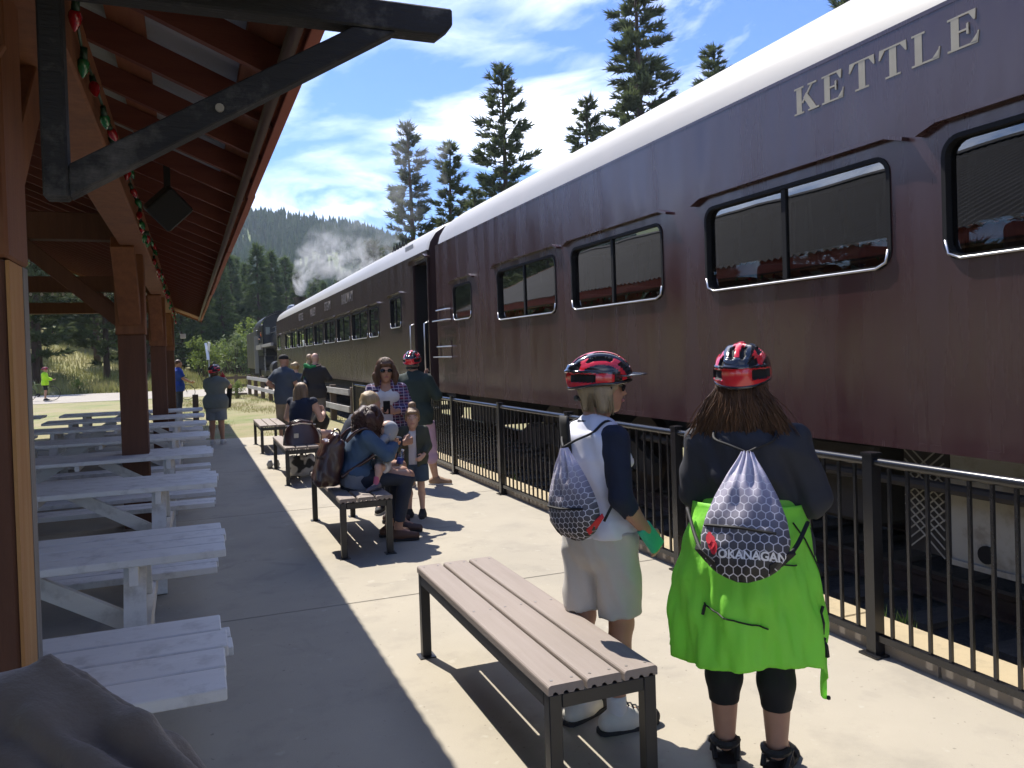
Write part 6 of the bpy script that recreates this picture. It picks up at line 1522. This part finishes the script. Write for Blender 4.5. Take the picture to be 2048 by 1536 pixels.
# girl with a bun
m_olive = fabric('olive_jacket', (.055, .062, .042)); m_dskirt = fabric('denim_skirt', (.05, .08, .12))
J = skel(1.16, (2.07, 8.02), (-.45, -.89), hf=(-.25, -.96, 0), elR=(.20, .02, 1.06), wrR=(.10, .17, 1.16), haR=(.06, .2, 1.25), elL=(-.22, .02, 1.08), wrL=(-.18, .17, .96), haL=(-.15, .23, .93), hed=(0, .03, 1.52), che=(0, 0, 1.2), nek=(0, -.01, 1.36), shL=(-.16, 0, 1.32), shR=(.16, 0, 1.32))
t = person('small girl with hair in a bun and olive jacket standing beside the bench', J, m_skin_c, .98, .95, .95, .011, hs=1.32, hn={'R': (0, 0, 1), 'L': (0, 0, 1)})
shirt(J, m_tank, 'shirt', .4, .003, -.12, fold=None); S_ = Shape(); S_.loft(torso_st(J, 1.08, 1.1, .018), J['tr'], J['tf'])
for n in 'LR': a, b_, c = J['sh'+n], J['el'+n], J['wr'+n]; S_.rc(a, b_, .052, .044, .03); S_.cutrc(b_, c, .044, .036, (b_+(c-b_)*.8, c-b_), .02)
S_.cut(J['pel']+np.array((0, 0, -.08)), (0, 0, -1)); S_.sub.append(Shape().loft([(J['pel']+J['tf']*.12+np.array((0, 0, -.15)), .05, .1), (J['nek']+J['tf']*.09, .04, .09)], J['tr'], J['tf'])); S_.fold = (.002, 44, 1.); sobj('jacket', S_, m_olive, t, .010)
pants(J, m_dskirt, 'denim_skirt', .8, .02, .03); shoes(J, t, m_soleb, m_solew, 1.15, .010, up_=.02)
at_, B, q = hframe(J, 1.32); HS = Shape(); HS.el(at_(0, -.018, .03), (.083*q, .097*q, .090*q), .02, B); HS.el(at_(.0, -.03, .135), (.048*q, .045*q, .042*q), .015, B); HS.rc(at_(-.04, .07, .055), at_(.04, .07, .055), .018, .018, .02); HS.rc(at_(-.07, .03, .02), at_(-.075, .02, -.04), .014, .008, .02); HS.rc(at_(.07, .03, .02), at_(.075, .02, -.04), .014, .008, .02); HS.fold = (.0015, 120, 1.)
sobj('hair', HS, hairmat('light_brown', (.17, .095, .045), (.28, .17, .08)), t, .008); face_bits(J, 1.32, True, (.45, .2, .18))
# woman in denim jacket, seated, seen from behind
J = skel(1.66, (1.34, 7.22), (1, -.05), hf=(.80, .52, -.35), W_pel=(1.32, 7.22, .60), W_wai=(1.33, 7.22, .735), W_che=(1.37, 7.22, .87), W_nek=(1.42, 7.21, 1.0), W_hed=(1.465, 7.20, 1.10), W_shL=(1.40, 7.40, .955), W_shR=(1.40, 7.04, .955), W_elR=(1.56, 6.98, .80), W_wrR=(1.66, 7.16, .86), W_haR=(1.66, 7.25, .89), W_elL=(1.55, 7.44, .80), W_wrL=(1.68, 7.30, .84), W_haL=(1.68, 7.22, .86),
         W_hiR=(1.36, 7.12, .585), W_hiL=(1.36, 7.32, .585), W_knR=(1.77, 7.10, .58), W_knL=(1.78, 7.34, .58), W_anR=(1.66, 7.10, .10), W_anL=(1.62, 7.30, .10), W_toR=(1.81, 7.06, .04), W_toL=(1.78, 7.28, .04))
t = person('woman with dark curly hair in a denim jacket seated on the second bench', J, m_skin_b, 1.12, 1.12, 1.05, .013)
shirt(J, m_denim, 'denim_jacket', 1.92, .018, .02, fold=(.003, 40, .4)); shirt(J, fabric('grey_tunic', (.22, .24, .28)), 'tunic', 0, .012, -.10, topcut=.045); pants(J, m_jean, 'jeans', 1.85, .008); shoes(J, t, mat('brown_sandal', (.10, .045, .025), .6), m_soleb)
at_, B, q = hframe(J); HS = Shape(); rg = random.Random(12)
for k in range(46):
    d = Vector((rg.gauss(0, 1), rg.gauss(0, 1)-.5, rg.gauss(0, 1)+.1)).normalized(); p = at_(d.x*.10, d.y*.115-.03, d.z*.11-.01)
    if d.y > .55 and d.z < .3: continue
    HS.el(p, (.032, .032, .032), .045)
for sg in (-1, 0, 1): HS.rc(at_(sg*.07, -.07, -.04), at_(sg*.085, -.06, -.15), .048, .042, .03)
HS.el(at_(0, -.03, .0), (.09, .09, .1), .03); HS.fold = (.004, 95, 1.); sobj('hair', HS, m_haub, t, .010)
pp_ = []
for k in range(700):
    d = unit((rg.gauss(0, 1), rg.gauss(0, 1)-.6, rg.gauss(0, 1)))
    if d[1] > .35: continue
    p0 = at_(d[0]*.128, d[1]*.142-.03, d[2]*.128-.01); ph_ = rg.random()*6; pts_ = []
    for s_ in range(9): tt = s_/8; pts_.append(p0 + np.array((.011*math.cos(ph_+tt*9), .011*math.sin(ph_+tt*9), -.085*tt)) + (d[0]*B[:, 0]+d[1]*B[:, 1])*.015*tt)
    pp_.append(pts_)
strands('curls', m_haub, t, pp_, .0048)
# toddler on her lap
J2 = skel(.80, (1.52, 7.20), (-1, 0), W_pel=(1.56, 7.2, .68), W_wai=(1.56, 7.2, .75), W_che=(1.56, 7.2, .86), W_nek=(1.56, 7.2, .93), W_hed=(1.61, 7.18, .985), W_shL=(1.56, 7.10, .93), W_shR=(1.56, 7.30, .93), W_elL=(1.48, 7.06, .86), W_elR=(1.48, 7.34, .86), W_wrL=(1.42, 7.10, .88), W_wrR=(1.42, 7.3, .88), W_haL=(1.40, 7.12, .9), W_haR=(1.40, 7.28, .9), W_hiL=(1.54, 7.10, .67), W_hiR=(1.54, 7.30, .67), W_knL=(1.47, 6.97, .70), W_knR=(1.36, 7.46, .70), W_anL=(1.44, 6.93, .555), W_anR=(1.22, 7.50, .575), W_toL=(1.38, 6.91, .535), W_toR=(1.10, 7.48, .545))
t2 = person('toddler in grey hooded top and pink socks on the lap of the woman in denim', J2, m_skin_c, 1.1, 1.0, 1.15, .010, hs=1.9)
shirt(J2, fabric('grey_shirt', (.36, .37, .40)), 'shirt', .8, .012, -.08); pants(J2, m_tank, 'nappy_cover', .3, .02)
for n in 'LR':
    a, k_ = J2['an'+n], J2['kn'+n]; S_ = Shape().rc(a, a+(k_-a)*.5, .025, .027); S_.cut(a+(k_-a)*.45, k_-a); sobj('sock', S_, fabric('pink_sock', (.62, .16, .24)), t2, .008)
    d = unit(J2['to'+n]-a); S_ = Shape().rc(a-d*.02+np.array((0, 0, -.015)), a+d*.085+np.array((0, 0, -.02)), .030, .024); S_.cut((0, 0, .503), (0, 0, -1)); so_ = sobj('shoe', S_, mat('grey_sneaker', (.14, .12, .14), .7), t2, .008)
at_, B, q = hframe(J2, 1.9); HS = Shape(); HS.el(at_(0, -.02, .02), (.082*q, .096*q, .092*q), .02, B); HS.el(at_(0, .0, -.05), (.085*q, .08*q, .07*q), .03, B); HS.sub.append(Shape().el(at_(0, .10, -.02), (.055*q, .05*q, .07*q), .01, B)); sobj('hood', HS, MATS['cloth_grey_shirt'], t2, .010)
# blonde woman beyond her
J = skel(1.64, (1.45, 7.85), (1, -.1), hf=(.75, -.55, -.3), W_pel=(1.36, 7.86, .60), W_wai=(1.38, 7.86, .76), W_che=(1.45, 7.85, .95), W_nek=(1.53, 7.83, 1.10), W_hed=(1.60, 7.80, 1.215), W_shL=(1.47, 8.02, 1.04), W_shR=(1.52, 7.68, 1.04), W_elR=(1.70, 7.62, .86), W_wrR=(1.88, 7.66, .82), W_haR=(1.96, 7.69, .83), W_elL=(1.66, 8.0, .82), W_wrL=(1.78, 7.85, .72), W_haL=(1.82, 7.77, .70), W_hiR=(1.40, 7.76, .59), W_hiL=(1.40, 7.96, .59), W_knR=(1.84, 7.66, .60), W_knL=(1.82, 7.95, .58), W_anR=(1.78, 7.42, .10), W_anL=(1.78, 7.9, .10), W_toR=(1.92, 7.36, .04), W_toL=(1.93, 7.87, .04))
t = person('short haired blonde woman in a navy jacket on the second bench, half hidden', J, m_skin_b, 1.08, 1.08, 1.02, .014, hn={'R': (0, 0, 1), 'L': (0, 0, 1)})
shirt(J, m_navy, 'jacket', 1.82, .016, -.08); pants(J, m_jean, 'jeans', 1.85, .008); shoes(J, t, mat('brown_shoe', (.07, .04, .035), .6), m_soleb)
at_, B, q = hframe(J); HS = Shape(); HS.el(at_(0, -.025, .025), (.092*q, .105*q, .098*q), .02, B); HS.rc(at_(-.06, -.05, -.04), at_(.06, -.05, -.04), .045, .045, .03); HS.fold = (.004, 75, 1.); sobj('hair', HS, m_hbl, t, .011)
bt = thing('water_bottle', 'clear plastic water bottle with blue label held by the blonde woman', 'bottle', (1.83, 7.62, .55)); bd = Vector((.25, -.1, 1)).normalized(); b0 = Vector((1.80, 7.60, .58))
MB().tube([b0+bd*z for z in (0, .01, .08, .13, .155, .175)], [.028, .033, .033, .032, .018, .013], 14).build('bottle_body', glassmat('clear_plastic', (.9, .93, .97), 1.2, .05, .9), bt, smooth=True); MB().tube([b0+bd*z for z in (.05, .105)], .0335, 14).build('label_band', mat('label_blue', (.03, .05, .25), .5), bt, smooth=True); MB().tube([b0+bd*z for z in (.176, .194)], .015, 12).build('cap', mat('cap_white', (.7, .7, .72), .5), bt)
# brown leather backpack on the denim woman's back
m_leath = mat('brown_leather', (.040, .015, .013), .30, (.065, .026, .022), 5, bump=.2, bscale=30, coat=.25); m_buck = mat('buckle', (.5, .48, .45), .3, metal=.9)
bp = thing('leather_backpack', 'shiny brown leather backpack worn by the woman in denim', 'backpack', (1.12, 7.2, .55)); ax_ = unit((.12, .0, 1)); S_ = Shape()
for o_ in (-.10, 0, .10):
    for x_ in (-.06, .04): S_.rc(np.array((1.06+x_, 7.22+o_, .60)), np.array((1.13+x_*.8, 7.22+o_*.9, .90)), .065, .055, .05)
S_.fold = (.004, 26, 2.); sobj('pack_body', S_, m_leath, bp, .012); FL = Shape()
for o_ in (-.10, 0, .10): FL.rc(np.array((1.02, 7.22+o_, .80)), np.array((1.14, 7.22+o_, .965)), .040, .045, .05)
FL.fold = (.004, 30, .5); sobj('flap', FL, m_leath, bp, .012)
for yy in (7.06, 7.38): MB().tube(spl([(1.22, yy+.02, .93), (1.31, yy, 1.015), (1.41, yy-.01, 1.035), (1.50, yy, .94), (1.45, yy-.02, .80), (1.25, yy, .68), (1.16, yy, .62)]), .016, 6).build('strap', m_leath, bp, smooth=True)
MB().tube([(1.05, 7.22-.15, .72), (1.0, 7.22, .735), (1.05, 7.22+.15, .75)], .006, 6).build('zip', m_buck, bp); MB().tube([(1.16+.03*math.cos(a), 7.22, 1.0+.035*math.sin(a)) for a in np.linspace(0, 2*math.pi, 12, endpoint=False)], .009, 6, closed=True).build('handle_loop', m_leath, bp)
MB().tube([(1.47, 7.02, .84+.0), (1.47, 7.02, .80)], .02, 8).build('buckle', m_buck, bp)
# handbag on the third bench, tote beneath it
hb = thing('leather_handbag', 'dark brown leather handbag on the third bench', 'handbag', (1.33, 11.25, .5)); mb = MB()
def hbs(u_, v_): a = 2*math.pi*u_; w = .245*(1-.28*v_**2.2); d_ = .105*(1-.55*v_); sx = math.copysign(abs(math.cos(a))**.6, math.cos(a)); sy = math.copysign(abs(math.sin(a))**.6, math.sin(a)); return (1.33+w*sx, 11.25+d_*sy, .502+.27*v_-.02*v_*math.cos(a*2)+.006*math.sin(a*5+v_*6))
mb.grid(hbs, 40, 12); mb.add([hbs(i/40, 1) for i in range(40)], [tuple(range(40))]); mb.build('bag_body', m_leath, hb, smooth=True)
for yy in (11.17, 11.33): MB().tube([(1.14, yy, .72), (1.20, yy, .80), (1.33, yy, .83), (1.46, yy, .80), (1.50, yy, .72)], .012, 7).build('handle', m_leath, hb, smooth=True)
MB().tube([(1.12, 11.19, .765), (1.33, 11.18, .79), (1.52, 11.19, .765)], .006, 6).build('zip', m_buck, hb); MB().box(1.22, 1.28, 11.13, 11.142, .60, .66).build('clasp', m_buck, hb); MB().tube([(1.51, 11.25, .74), (1.60, 11.22, .62), (1.60, 11.25, .505)], .006, 5).build('shoulder_strap', m_leath, hb)
tb_ = thing('tote_bag', 'black and white patterned tote bag under the third bench', 'bag', (1.35, 11.5, 0)); S_ = Shape()
for o_ in (-.11, 0, .11): S_.rc(np.array((1.35+o_, 11.5, .10)), np.array((1.35+o_*1.1, 11.5, .26)), .085, .07, .05)
S_.cut((0, 0, .003), (0, 0, -1)); S_.fold = (.004, 30, 1); sobj('bag_body', S_, mat('tote_pattern', (.02, .02, .02), .7, (.55, .53, .48), 7, contrast=6, detail=1), tb_, .014)
MB().tube([(1.27, 11.44, .30), (1.30, 11.43, .385), (1.38, 11.43, .385), (1.42, 11.44, .30)], .009, 6).build('handle', m_cord, tb_)
gs = thing('silver_sneakers', 'pair of grey sneakers on the concrete beside the third bench', 'shoes', (1.03, 12.9, 0)); 
for k in (0, .1):
    S_ = Shape().rc((1.03+k, 12.8, .05), (1.03+k, 12.95, .045), .045, .042, .02).rc((1.03+k, 12.8, .05), (1.03+k, 12.78, .10), .04, .035, .02); S_.cut((0, 0, .003), (0, 0, -1)); sobj('sneaker', S_, mat('sneaker_silver', (.33, .34, .36), .5), gs, .012)
# woman in a navy tank top on the third bench
J = skel(1.66, (1.38, 11.75), (.75, .66), hf=(.35, .94, -.05), W_pel=(1.36, 11.72, .60), W_wai=(1.37, 11.73, .76), W_che=(1.40, 11.75, .95), W_nek=(1.43, 11.78, 1.09), W_hed=(1.42, 11.83, 1.205), W_shL=(1.28, 11.88, 1.05), W_shR=(1.56, 11.66, 1.05), W_elR=(1.66, 11.66, .80), W_wrR=(1.74, 11.86, .88), W_haR=(1.72, 11.92, .93), W_elL=(1.22, 11.98, .82), W_wrL=(1.36, 12.12, .74), W_haL=(1.42, 12.16, .72), W_hiR=(1.44, 11.66, .585), W_hiL=(1.38, 11.82, .585), W_knR=(1.80, 11.72, .57), W_knL=(1.66, 12.08, .57), W_anR=(1.74, 11.70, .10), W_anL=(1.70, 12.1, .10), W_toR=(1.90, 11.74, .04), W_toL=(1.84, 12.16, .04))
t = person('long haired woman in a navy tank top seated on the third bench', J, m_skin_c, 1.1, 1.12, 1.08, .015, hn={'R': (0, 0, 1)})
shirt(J, m_navy, 'tank_top', .10, .012, -.06); pants(J, fabric('cream_shorts', (.52, .48, .40)), 'shorts', .55, .014, .012); shoes(J, t, mat('brown_sandal', (.10, .045, .025), .6), m_soleb)
at_, B, q = hframe(J); HS = Shape(); HS.el(at_(0, -.02, .02), (.088*q, .10*q, .098*q), .02, B)
for x in (-.06, 0, .06): HS.rc(at_(x, -.06, 0), at_(x*1.2, -.10, -.27), .045, .036, .04)
HS.fold = (.002, 95, 2.); sobj('hair', HS, hairmat('ash_brown', (.19, .12, .065), (.34, .23, .13)), t, .012); drape(J, t, MATS['hair_ash_brown'], 260, .30, 1.04, .0035, .8, 1.0, 5)
bd_ = thing('black_shoulder_bag', 'soft black bag on the lap of the woman in the tank top', 'bag', (1.72, 11.95, .6)); S_ = Shape().el((1.70, 11.92, .74), (.12, .12, .15), .02); S_.fold = (.005, 24, 1); sobj('bag_body', S_, m_cord, bd_, .016); MB().tube([(1.70, 11.86, .86), (1.60, 11.72, 1.0), (1.52, 11.70, 1.10)], .010, 6).build('strap', m_cord, bd_)
# ================================================================== far group by the platform end
m_bluet = fabric('slate_tee', (.055, .072, .10)); m_khaki = fabric('khaki_shorts', (.24, .195, .13)); m_hood = fabric('dark_hoodie', (.022, .020, .022)); m_greyS = fabric('brown_grey_shorts', (.13, .115, .10)); m_gchild = fabric('green_hoodie', (.01, .22, .06))
J = skel(1.77, (1.66, 16.55), (.72, .70), hf=(.9, .44, .0), elL=(-.30, -.10, 1.14), wrL=(-.16, .06, 1.0), haL=(-.12, .14, .96), elR=(.24, .05, 1.12), wrR=(.2, .2, .95))
t = person('man in slate blue t-shirt, khaki shorts and black cap, hand on hip', J, m_skin_b, 1.2, 1.05, 1.05, .02, belly=.04); shirt(J, m_bluet, 't_shirt', .75, .022, -.16); pants(J, m_khaki, 'shorts', 1.05, .02, .04); shoes(J, t, m_soleb, m_solew, 1.05, .016)
at_, B, q = hframe(J); HS = Shape().el(at_(0, -.01, .048), (.086, .104, .075), .02, B); HS.cut(at_(0, 0, .02), -J['hu']); sobj('cap', HS, m_capri, t, .014); mb = MB(); mb.grid(lambda u_, v_: tuple(at_((u_-.5)*.15, .08+.085*v_*(1-(2*u_-1)**2*.5), .03-.02*v_)), 8, 4); o = mb.build('cap_peak', m_capri, t); md = o.modifiers.new('s', 'SOLIDIFY'); md.thickness = .005
J = skel(1.79, (2.46, 17.9), (.40, .92), hf=(.2, .97, .0), elL=(-.27, .12, 1.16), wrL=(-.10, .28, 1.16), haL=(-.02, .32, 1.16), elR=(.27, .06, 1.14), wrR=(.14, .26, 1.12), haR=(.06, .3, 1.14))
t = person('bald man in dark hoodie and shorts carrying a child in green', J, m_skin_c, 1.2, 1.1, 1.08, .02); shirt(J, m_hood, 'hoodie', 1.95, .022, -.15); pants(J, m_greyS, 'shorts', 1.1, .02, .03); shoes(J, t, m_soleb, m_soleb, 1.05, .016)
J2 = skel(.95, (2.28, 18.0), (.7, -.6), hf=(.5, .8, 0), W_pel=(2.30, 18.06, 1.22), W_wai=(2.30, 18.06, 1.32), W_che=(2.31, 18.04, 1.44), W_nek=(2.33, 18.03, 1.54), W_hed=(2.37, 18.02, 1.665), W_shL=(2.36, 18.13, 1.52), W_shR=(2.26, 17.94, 1.52), W_elR=(2.36, 17.84, 1.47), W_wrR=(2.50, 17.78, 1.50), W_haR=(2.57, 17.80, 1.51), W_elL=(2.48, 18.16, 1.47), W_wrL=(2.56, 18.06, 1.5), W_haL=(2.58, 18.0, 1.5), W_hiL=(2.34, 18.1, 1.2), W_hiR=(2.28, 18.0, 1.2), W_knL=(2.52, 18.14, 1.16), W_knR=(2.24, 17.84, 1.12), W_anL=(2.5, 18.16, .98), W_anR=(2.22, 17.9, .92), W_toL=(2.55, 18.16, .93), W_toR=(2.24, 17.84, .88))
t2 = person('child in bright green hoodie carried on the bald man\'s arm', J2, m_skin_c, 1.0, 1.0, 1.0, .016, hs=1.55); shirt(J2, m_gchild, 'hoodie', 1.8, .016, -.05); pants(J2, m_jean, 'trousers', 1.9, .012); shoes(J2, t2, m_soleb, m_solew, 1., .014)
at_, B, q = hframe(J2, 1.55); HS = Shape().el(at_(0, -.015, .025), (.081*q, .097*q, .090*q), .02, B); sobj('hair', HS, hairmat('sandy', (.30, .20, .11), (.38, .26, .15)), t2, .014)
J = skel(1.60, (2.16, 18.9), (.5, .86), hf=(.4, .9, 0)); t = person('woman with a blonde ponytail half hidden behind the bald man', J, m_skin_c, 1.0, 1.05, 1.0, .022); shirt(J, m_bluet, 'shirt', .8, .018, -.14); pants(J, m_jean, 'trousers', 1.9, .012); shoes(J, t, m_soleb, m_solew, 1., .018)
at_, B, q = hframe(J); HS = Shape().el(at_(0, -.02, .02), (.086, .102, .098), .02, B).el(at_(-.05, -.11, .03), (.05, .05, .06), .02); HS.fold = (.004, 70, 1.); sobj('hair', HS, m_hbl, t, .015)
J = skel(1.60, (.38, 17.2), (.35, .94), hf=(.62, .78, .1), elL=(-.22, .10, 1.15), wrL=(.0, .27, 1.38), haL=(.05, .28, 1.46), elR=(.27, .12, 1.22), wrR=(.10, .26, 1.42), haR=(.06, .26, 1.5), anL=(-.10, 0, .085), anR=(.12, 0, .085), hed=(-.01, .03, 1.545))
m_gry = fabric('grey_green_tee', (.16, .18, .16)); m_gsh = fabric('pale_blue_shorts', (.21, .245, .27))
t = person('woman in grey t-shirt and pale shorts taking a picture, red helmet, by the tables', J, m_skin_b, 1.25, 1.25, 1.15, .02, belly=.02); shirt(J, m_gry, 't_shirt', .72, .02, -.14); pants(J, m_gsh, 'shorts', .92, .02, .03); shoes(J, t, m_solew, m_solew, 1.0, .016); helmet(J, 1.06, False, 0, 36)
at_, B, q = hframe(J); HS = Shape().el(at_(0, -.03, -.01), (.084, .095, .09), .02, B).rc(at_(0, -.06, -.04), at_(0, -.08, -.11), .05, .04); sobj('hair', HS, m_hbr, t, .015)
for n in 'LR': S_ = Shape().rc(J['wr'+n], J['ha'+n], .038, .03); sobj('cycling_glove', S_, fabric('red_glove', (.45, .02, .025)), t, .012)
cb_ = thing('black_camera_bag', 'black shoulder bag hanging beside the woman in the grey t-shirt', 'bag', (.66, 17.3, .7)); mb = MB(); obox(mb, Vector((.64, 17.3, .93)), Vector((.9, -.35, .12)), Vector((.1, .05, 1)), Vector((.35, .9, 0)), .05, .22, .03); mb.build('bag_body', m_cord, cb_, bevel=.01); MB().tube([(.64, 17.3, 1.14), (.5, 17.2, 1.3), (.3, 17.12, 1.36)], .008, 5).build('strap', m_cord, cb_)
m_hiviz = fabric('neon_yellow', (.42, .75, .02)); 
J = skel(1.62, (-6.72, 44.25), (1, .1), hf=(1, -.1, 0), elR=(.22, .12, 1.12), wrR=(.16, .34, 1.05), haR=(.12, .42, 1.05), elL=(-.22, .12, 1.12), wrL=(-.16, .34, 1.05), haL=(-.12, .42, 1.05), hed=(0, .03, 1.56)); t = person('cyclist in a neon yellow jacket beside a bicycle on the gravel road', J, m_skin_b, 1.15, 1.1, 1.05, .026); shirt(J, m_hiviz, 'jacket', 1.9, .03, -.12); pants(J, m_capri, 'shorts', .85, .012); shoes(J, t, m_soleb, m_soleb, 1., .02); helmet(J, 1.05, False, 0, 26, False)
J = skel(1.76, (-.46, 26.2), (1, .2), elR=(.22, .1, 1.12), wrR=(.16, .3, 1.02), haR=(.14, .38, 1.0)); t = person('man in a royal blue shirt mostly hidden behind the far shelter posts', J, m_skin_b, 1.15, 1.1, 1.05, .024); shirt(J, fabric('royal_blue', (.012, .05, .30)), 'shirt', .8, .03, -.14); pants(J, m_jean, 'trousers', 1.95, .014); shoes(J, t, m_soleb, m_soleb, 1., .02)
at_, B, q = hframe(J); sobj('hair', Shape().el(at_(0, -.015, .025), (.081, .097, .092), .02, B), m_hbr, t, .016)
J = skel(1.7, (4.42, 55.6, 2.0), (-1, -.3), hf=(-.7, -.7, 0), hed=(0, .22, 1.48), nek=(0, .15, 1.38), che=(0, .08, 1.22), shL=(-.17, .12, 1.33), shR=(.17, .12, 1.33), elR=(.3, .3, 1.08), wrR=(.16, .38, 1.0), haR=(.08, .38, 1.0), elL=(-.3, .3, 1.08), wrL=(-.16, .38, 1.0), haL=(-.08, .38, 1.0)); t = person('train driver in an orange and yellow vest leaning out of the cab window', J, m_skin_b, 1.1, 1., 1.0, .028); shirt(J, fabric('vest_orange', (.75, .18, .03)), 'vest', .3, .03, -.1); shirt(J, m_navy, 'shirt', 1.9, .02, -.05); pants(J, m_jean, 'trousers', 1.9, .014)
S_ = Shape().loft([(J['wai'], .06, .14), (J['che']+J['ta']*.1, .05, .145)], J['tr'], J['tf']); S_.cut(J['che'], -J['tf']); sobj('reflective_stripe', S_, mat('reflective_yellow', (.7, .75, .1), .4), t, .02); at_, B, q = hframe(J); sobj('cap', Shape().el(at_(0, 0, .05), (.09, .11, .07), .02, B), m_navy, t, .02)
# ================================================================== shoulder of the person right beside the camera
m_fleece = mat('brown_grey_fleece', (.16, .13, .105), .95, (.12, .098, .08), 10, bump=.5, bscale=150, sheen=.4, bdist=.003)
def fleece(J):
    s = J['s']; S_ = Shape(); S_.loft([(c-(J['ta']*.1 if i == 0 else 0), a, b) for i, (c, a, b) in enumerate(torso_st(J, J['g'], J['hip'], .02))], J['tr'], J['tf'])
    rgf = random.Random(8)
    for n in 'LR':
        a, b, c = J['sh'+n], J['el'+n], J['wr'+n]; S_.rc(a, b, .078, .068, .05); S_.cutrc(b, c, .066, .05, (b+(c-b)*.8, c-b), .03)
        ax = unit(b-a); e1 = unit(np.cross(ax, (0, 0, 1.))); e2 = np.cross(e1, ax)
        for k in range(10):
            t0_ = 2*math.pi*(k+rgf.uniform(-.25, .25))/10; t1_ = t0_+rgf.uniform(-.5, .5); r0_, r1_ = .076, .070
            p0 = a+ax*rgf.uniform(-.05, .05)+(e1*math.cos(t0_)+e2*math.sin(t0_))*r0_; p1 = a+(b-a)*rgf.uniform(.7, 1.0)+(e1*math.cos(t1_)+e2*math.sin(t1_))*r1_; pm_ = (p0+p1)/2+(e1*math.cos(t0_)+e2*math.sin(t0_))*.006
            S_.rc(p0, pm_, .010, .024, .012); S_.rc(pm_, p1, .024, .012, .012)
    S_.cut(J['pel']-J['ta']*.14, -J['ta']); S_.fold = (.003, 46, 1.)
    J['hem'] = -.14; return sobj('fleece_top', S_, m_fleece, J['t'], .008)
J = skel(1.60, (-.37, 1.03), (.25, .97), W_shR=(-.185, .965, 1.285), W_elR=(.01, .80, 1.13), W_wrR=(-.16, .66, 1.25), W_haR=(-.20, .66, 1.33), elL=(-.22, .05, 1.08), wrL=(-.12, .22, 1.02), haL=(-.06, .28, 1.03), nek=(-.0, 0, 1.40), hed=(0, .04, 1.55))
t = person('person in a brown grey fleece, only the shoulder showing at the lower left corner', J, m_skin_c, 1.1, 1.05, 1.05, .011); fleece(J); pants(J, m_jean, 'trousers', 1.95, .014); shoes(J, t, m_soleb, m_soleb, 1., .02)
at_, B, q = hframe(J); sobj('hair', Shape().el(at_(0, -.015, .02), (.085, .10, .095), .02, B), m_hbr, t, .014)
MB().tube([tuple(J['shR']+np.array((-.085, .01, .062))), tuple(J['shR']+np.array((-.06, -.035, .055))), tuple(J['shR']+np.array((-.05, -.075, .0)))], .0035, 5).build('sleeve_seam', mat('seam_dark', (.03, .025, .022), .9), t)
# ================================================================== STEAM and HAZE
PL = Shape()
for c, r_ in (((5.75, 46, 5.5), .42), ((6.0, 46, 6.3), .7), ((6.5, 46, 7.3), 1.0), ((7.2, 46.2, 8.3), 1.0), ((7.9, 46.4, 7.2), 1.1), ((9.2, 46.6, 7.3), 1.15), ((10.4, 46.8, 7.6), .9), ((9.2, 46.8, 9.3), 1.2), ((11.3, 47.5, 10.4), 1.8), ((12.8, 48, 12.6), 2.0), ((13.6, 48.4, 15.0), 1.7)):
    PL.el(c, (r_*1.15, r_, r_*1.1), .6)
v, f = PL.mesh(.28); me = bpy.data.meshes.new('steam'); me.from_pydata(v.tolist(), [], f.tolist()); me.update()
m = bpy.data.materials.new('steam_volume'); t = nt(m); N = t.nodes; L = t.links; N.clear(); o = N.new('ShaderNodeOutputMaterial'); pv = N.new('ShaderNodeVolumePrincipled'); pv.inputs['Color'].default_value = (.93, .95, .98, 1); pv.inputs['Anisotropy'].default_value = .3
tcn = N.new('ShaderNodeTexCoord'); nz = N.new('ShaderNodeTexNoise'); nz.inputs['Scale'].default_value = .85; nz.inputs['Detail'].default_value = 5; nz.inputs['Roughness'].default_value = .62; nz.inputs['Distortion'].default_value = .8; L.new(tcn.outputs['Object'], nz.inputs[0])
mr = N.new('ShaderNodeMapRange'); mr.inputs['From Min'].default_value = .47; mr.inputs['From Max'].default_value = .72; mr.inputs['To Max'].default_value = 1.0; L.new(nz.outputs[0], mr.inputs[0])
sz = N.new('ShaderNodeSeparateXYZ'); L.new(tcn.outputs['Object'], sz.inputs[0]); mz = N.new('ShaderNodeMapRange'); mz.inputs['From Min'].default_value = 5.2; mz.inputs['From Max'].default_value = 8.8; mz.inputs['To Min'].default_value = 5.0; mz.inputs['To Max'].default_value = .13; L.new(sz.outputs[2], mz.inputs[0])
ml = N.new('ShaderNodeMath'); ml.operation = 'MULTIPLY'; L.new(mr.outputs[0], ml.inputs[0]); L.new(mz.outputs[0], ml.inputs[1]); L.new(ml.outputs[0], pv.inputs['Density']); L.new(pv.outputs[0], o.inputs['Volume'])
me.materials.append(m); struct(link('steam', me), 'stuff')
mh = bpy.data.materials.new('haze_volume'); t = nt(mh); N = t.nodes; L = t.links; N.clear(); o = N.new('ShaderNodeOutputMaterial'); pv = N.new('ShaderNodeVolumePrincipled'); pv.inputs['Color'].default_value = (.72, .84, 1.0, 1); pv.inputs['Density'].default_value = 0.00022; pv.inputs['Anisotropy'].default_value = .2; L.new(pv.outputs[0], o.inputs['Volume'])
hb_ = MB().box(-1800, 1800, -402, 1800, -2, 262).build('haze', mh); struct(hb_, 'stuff')
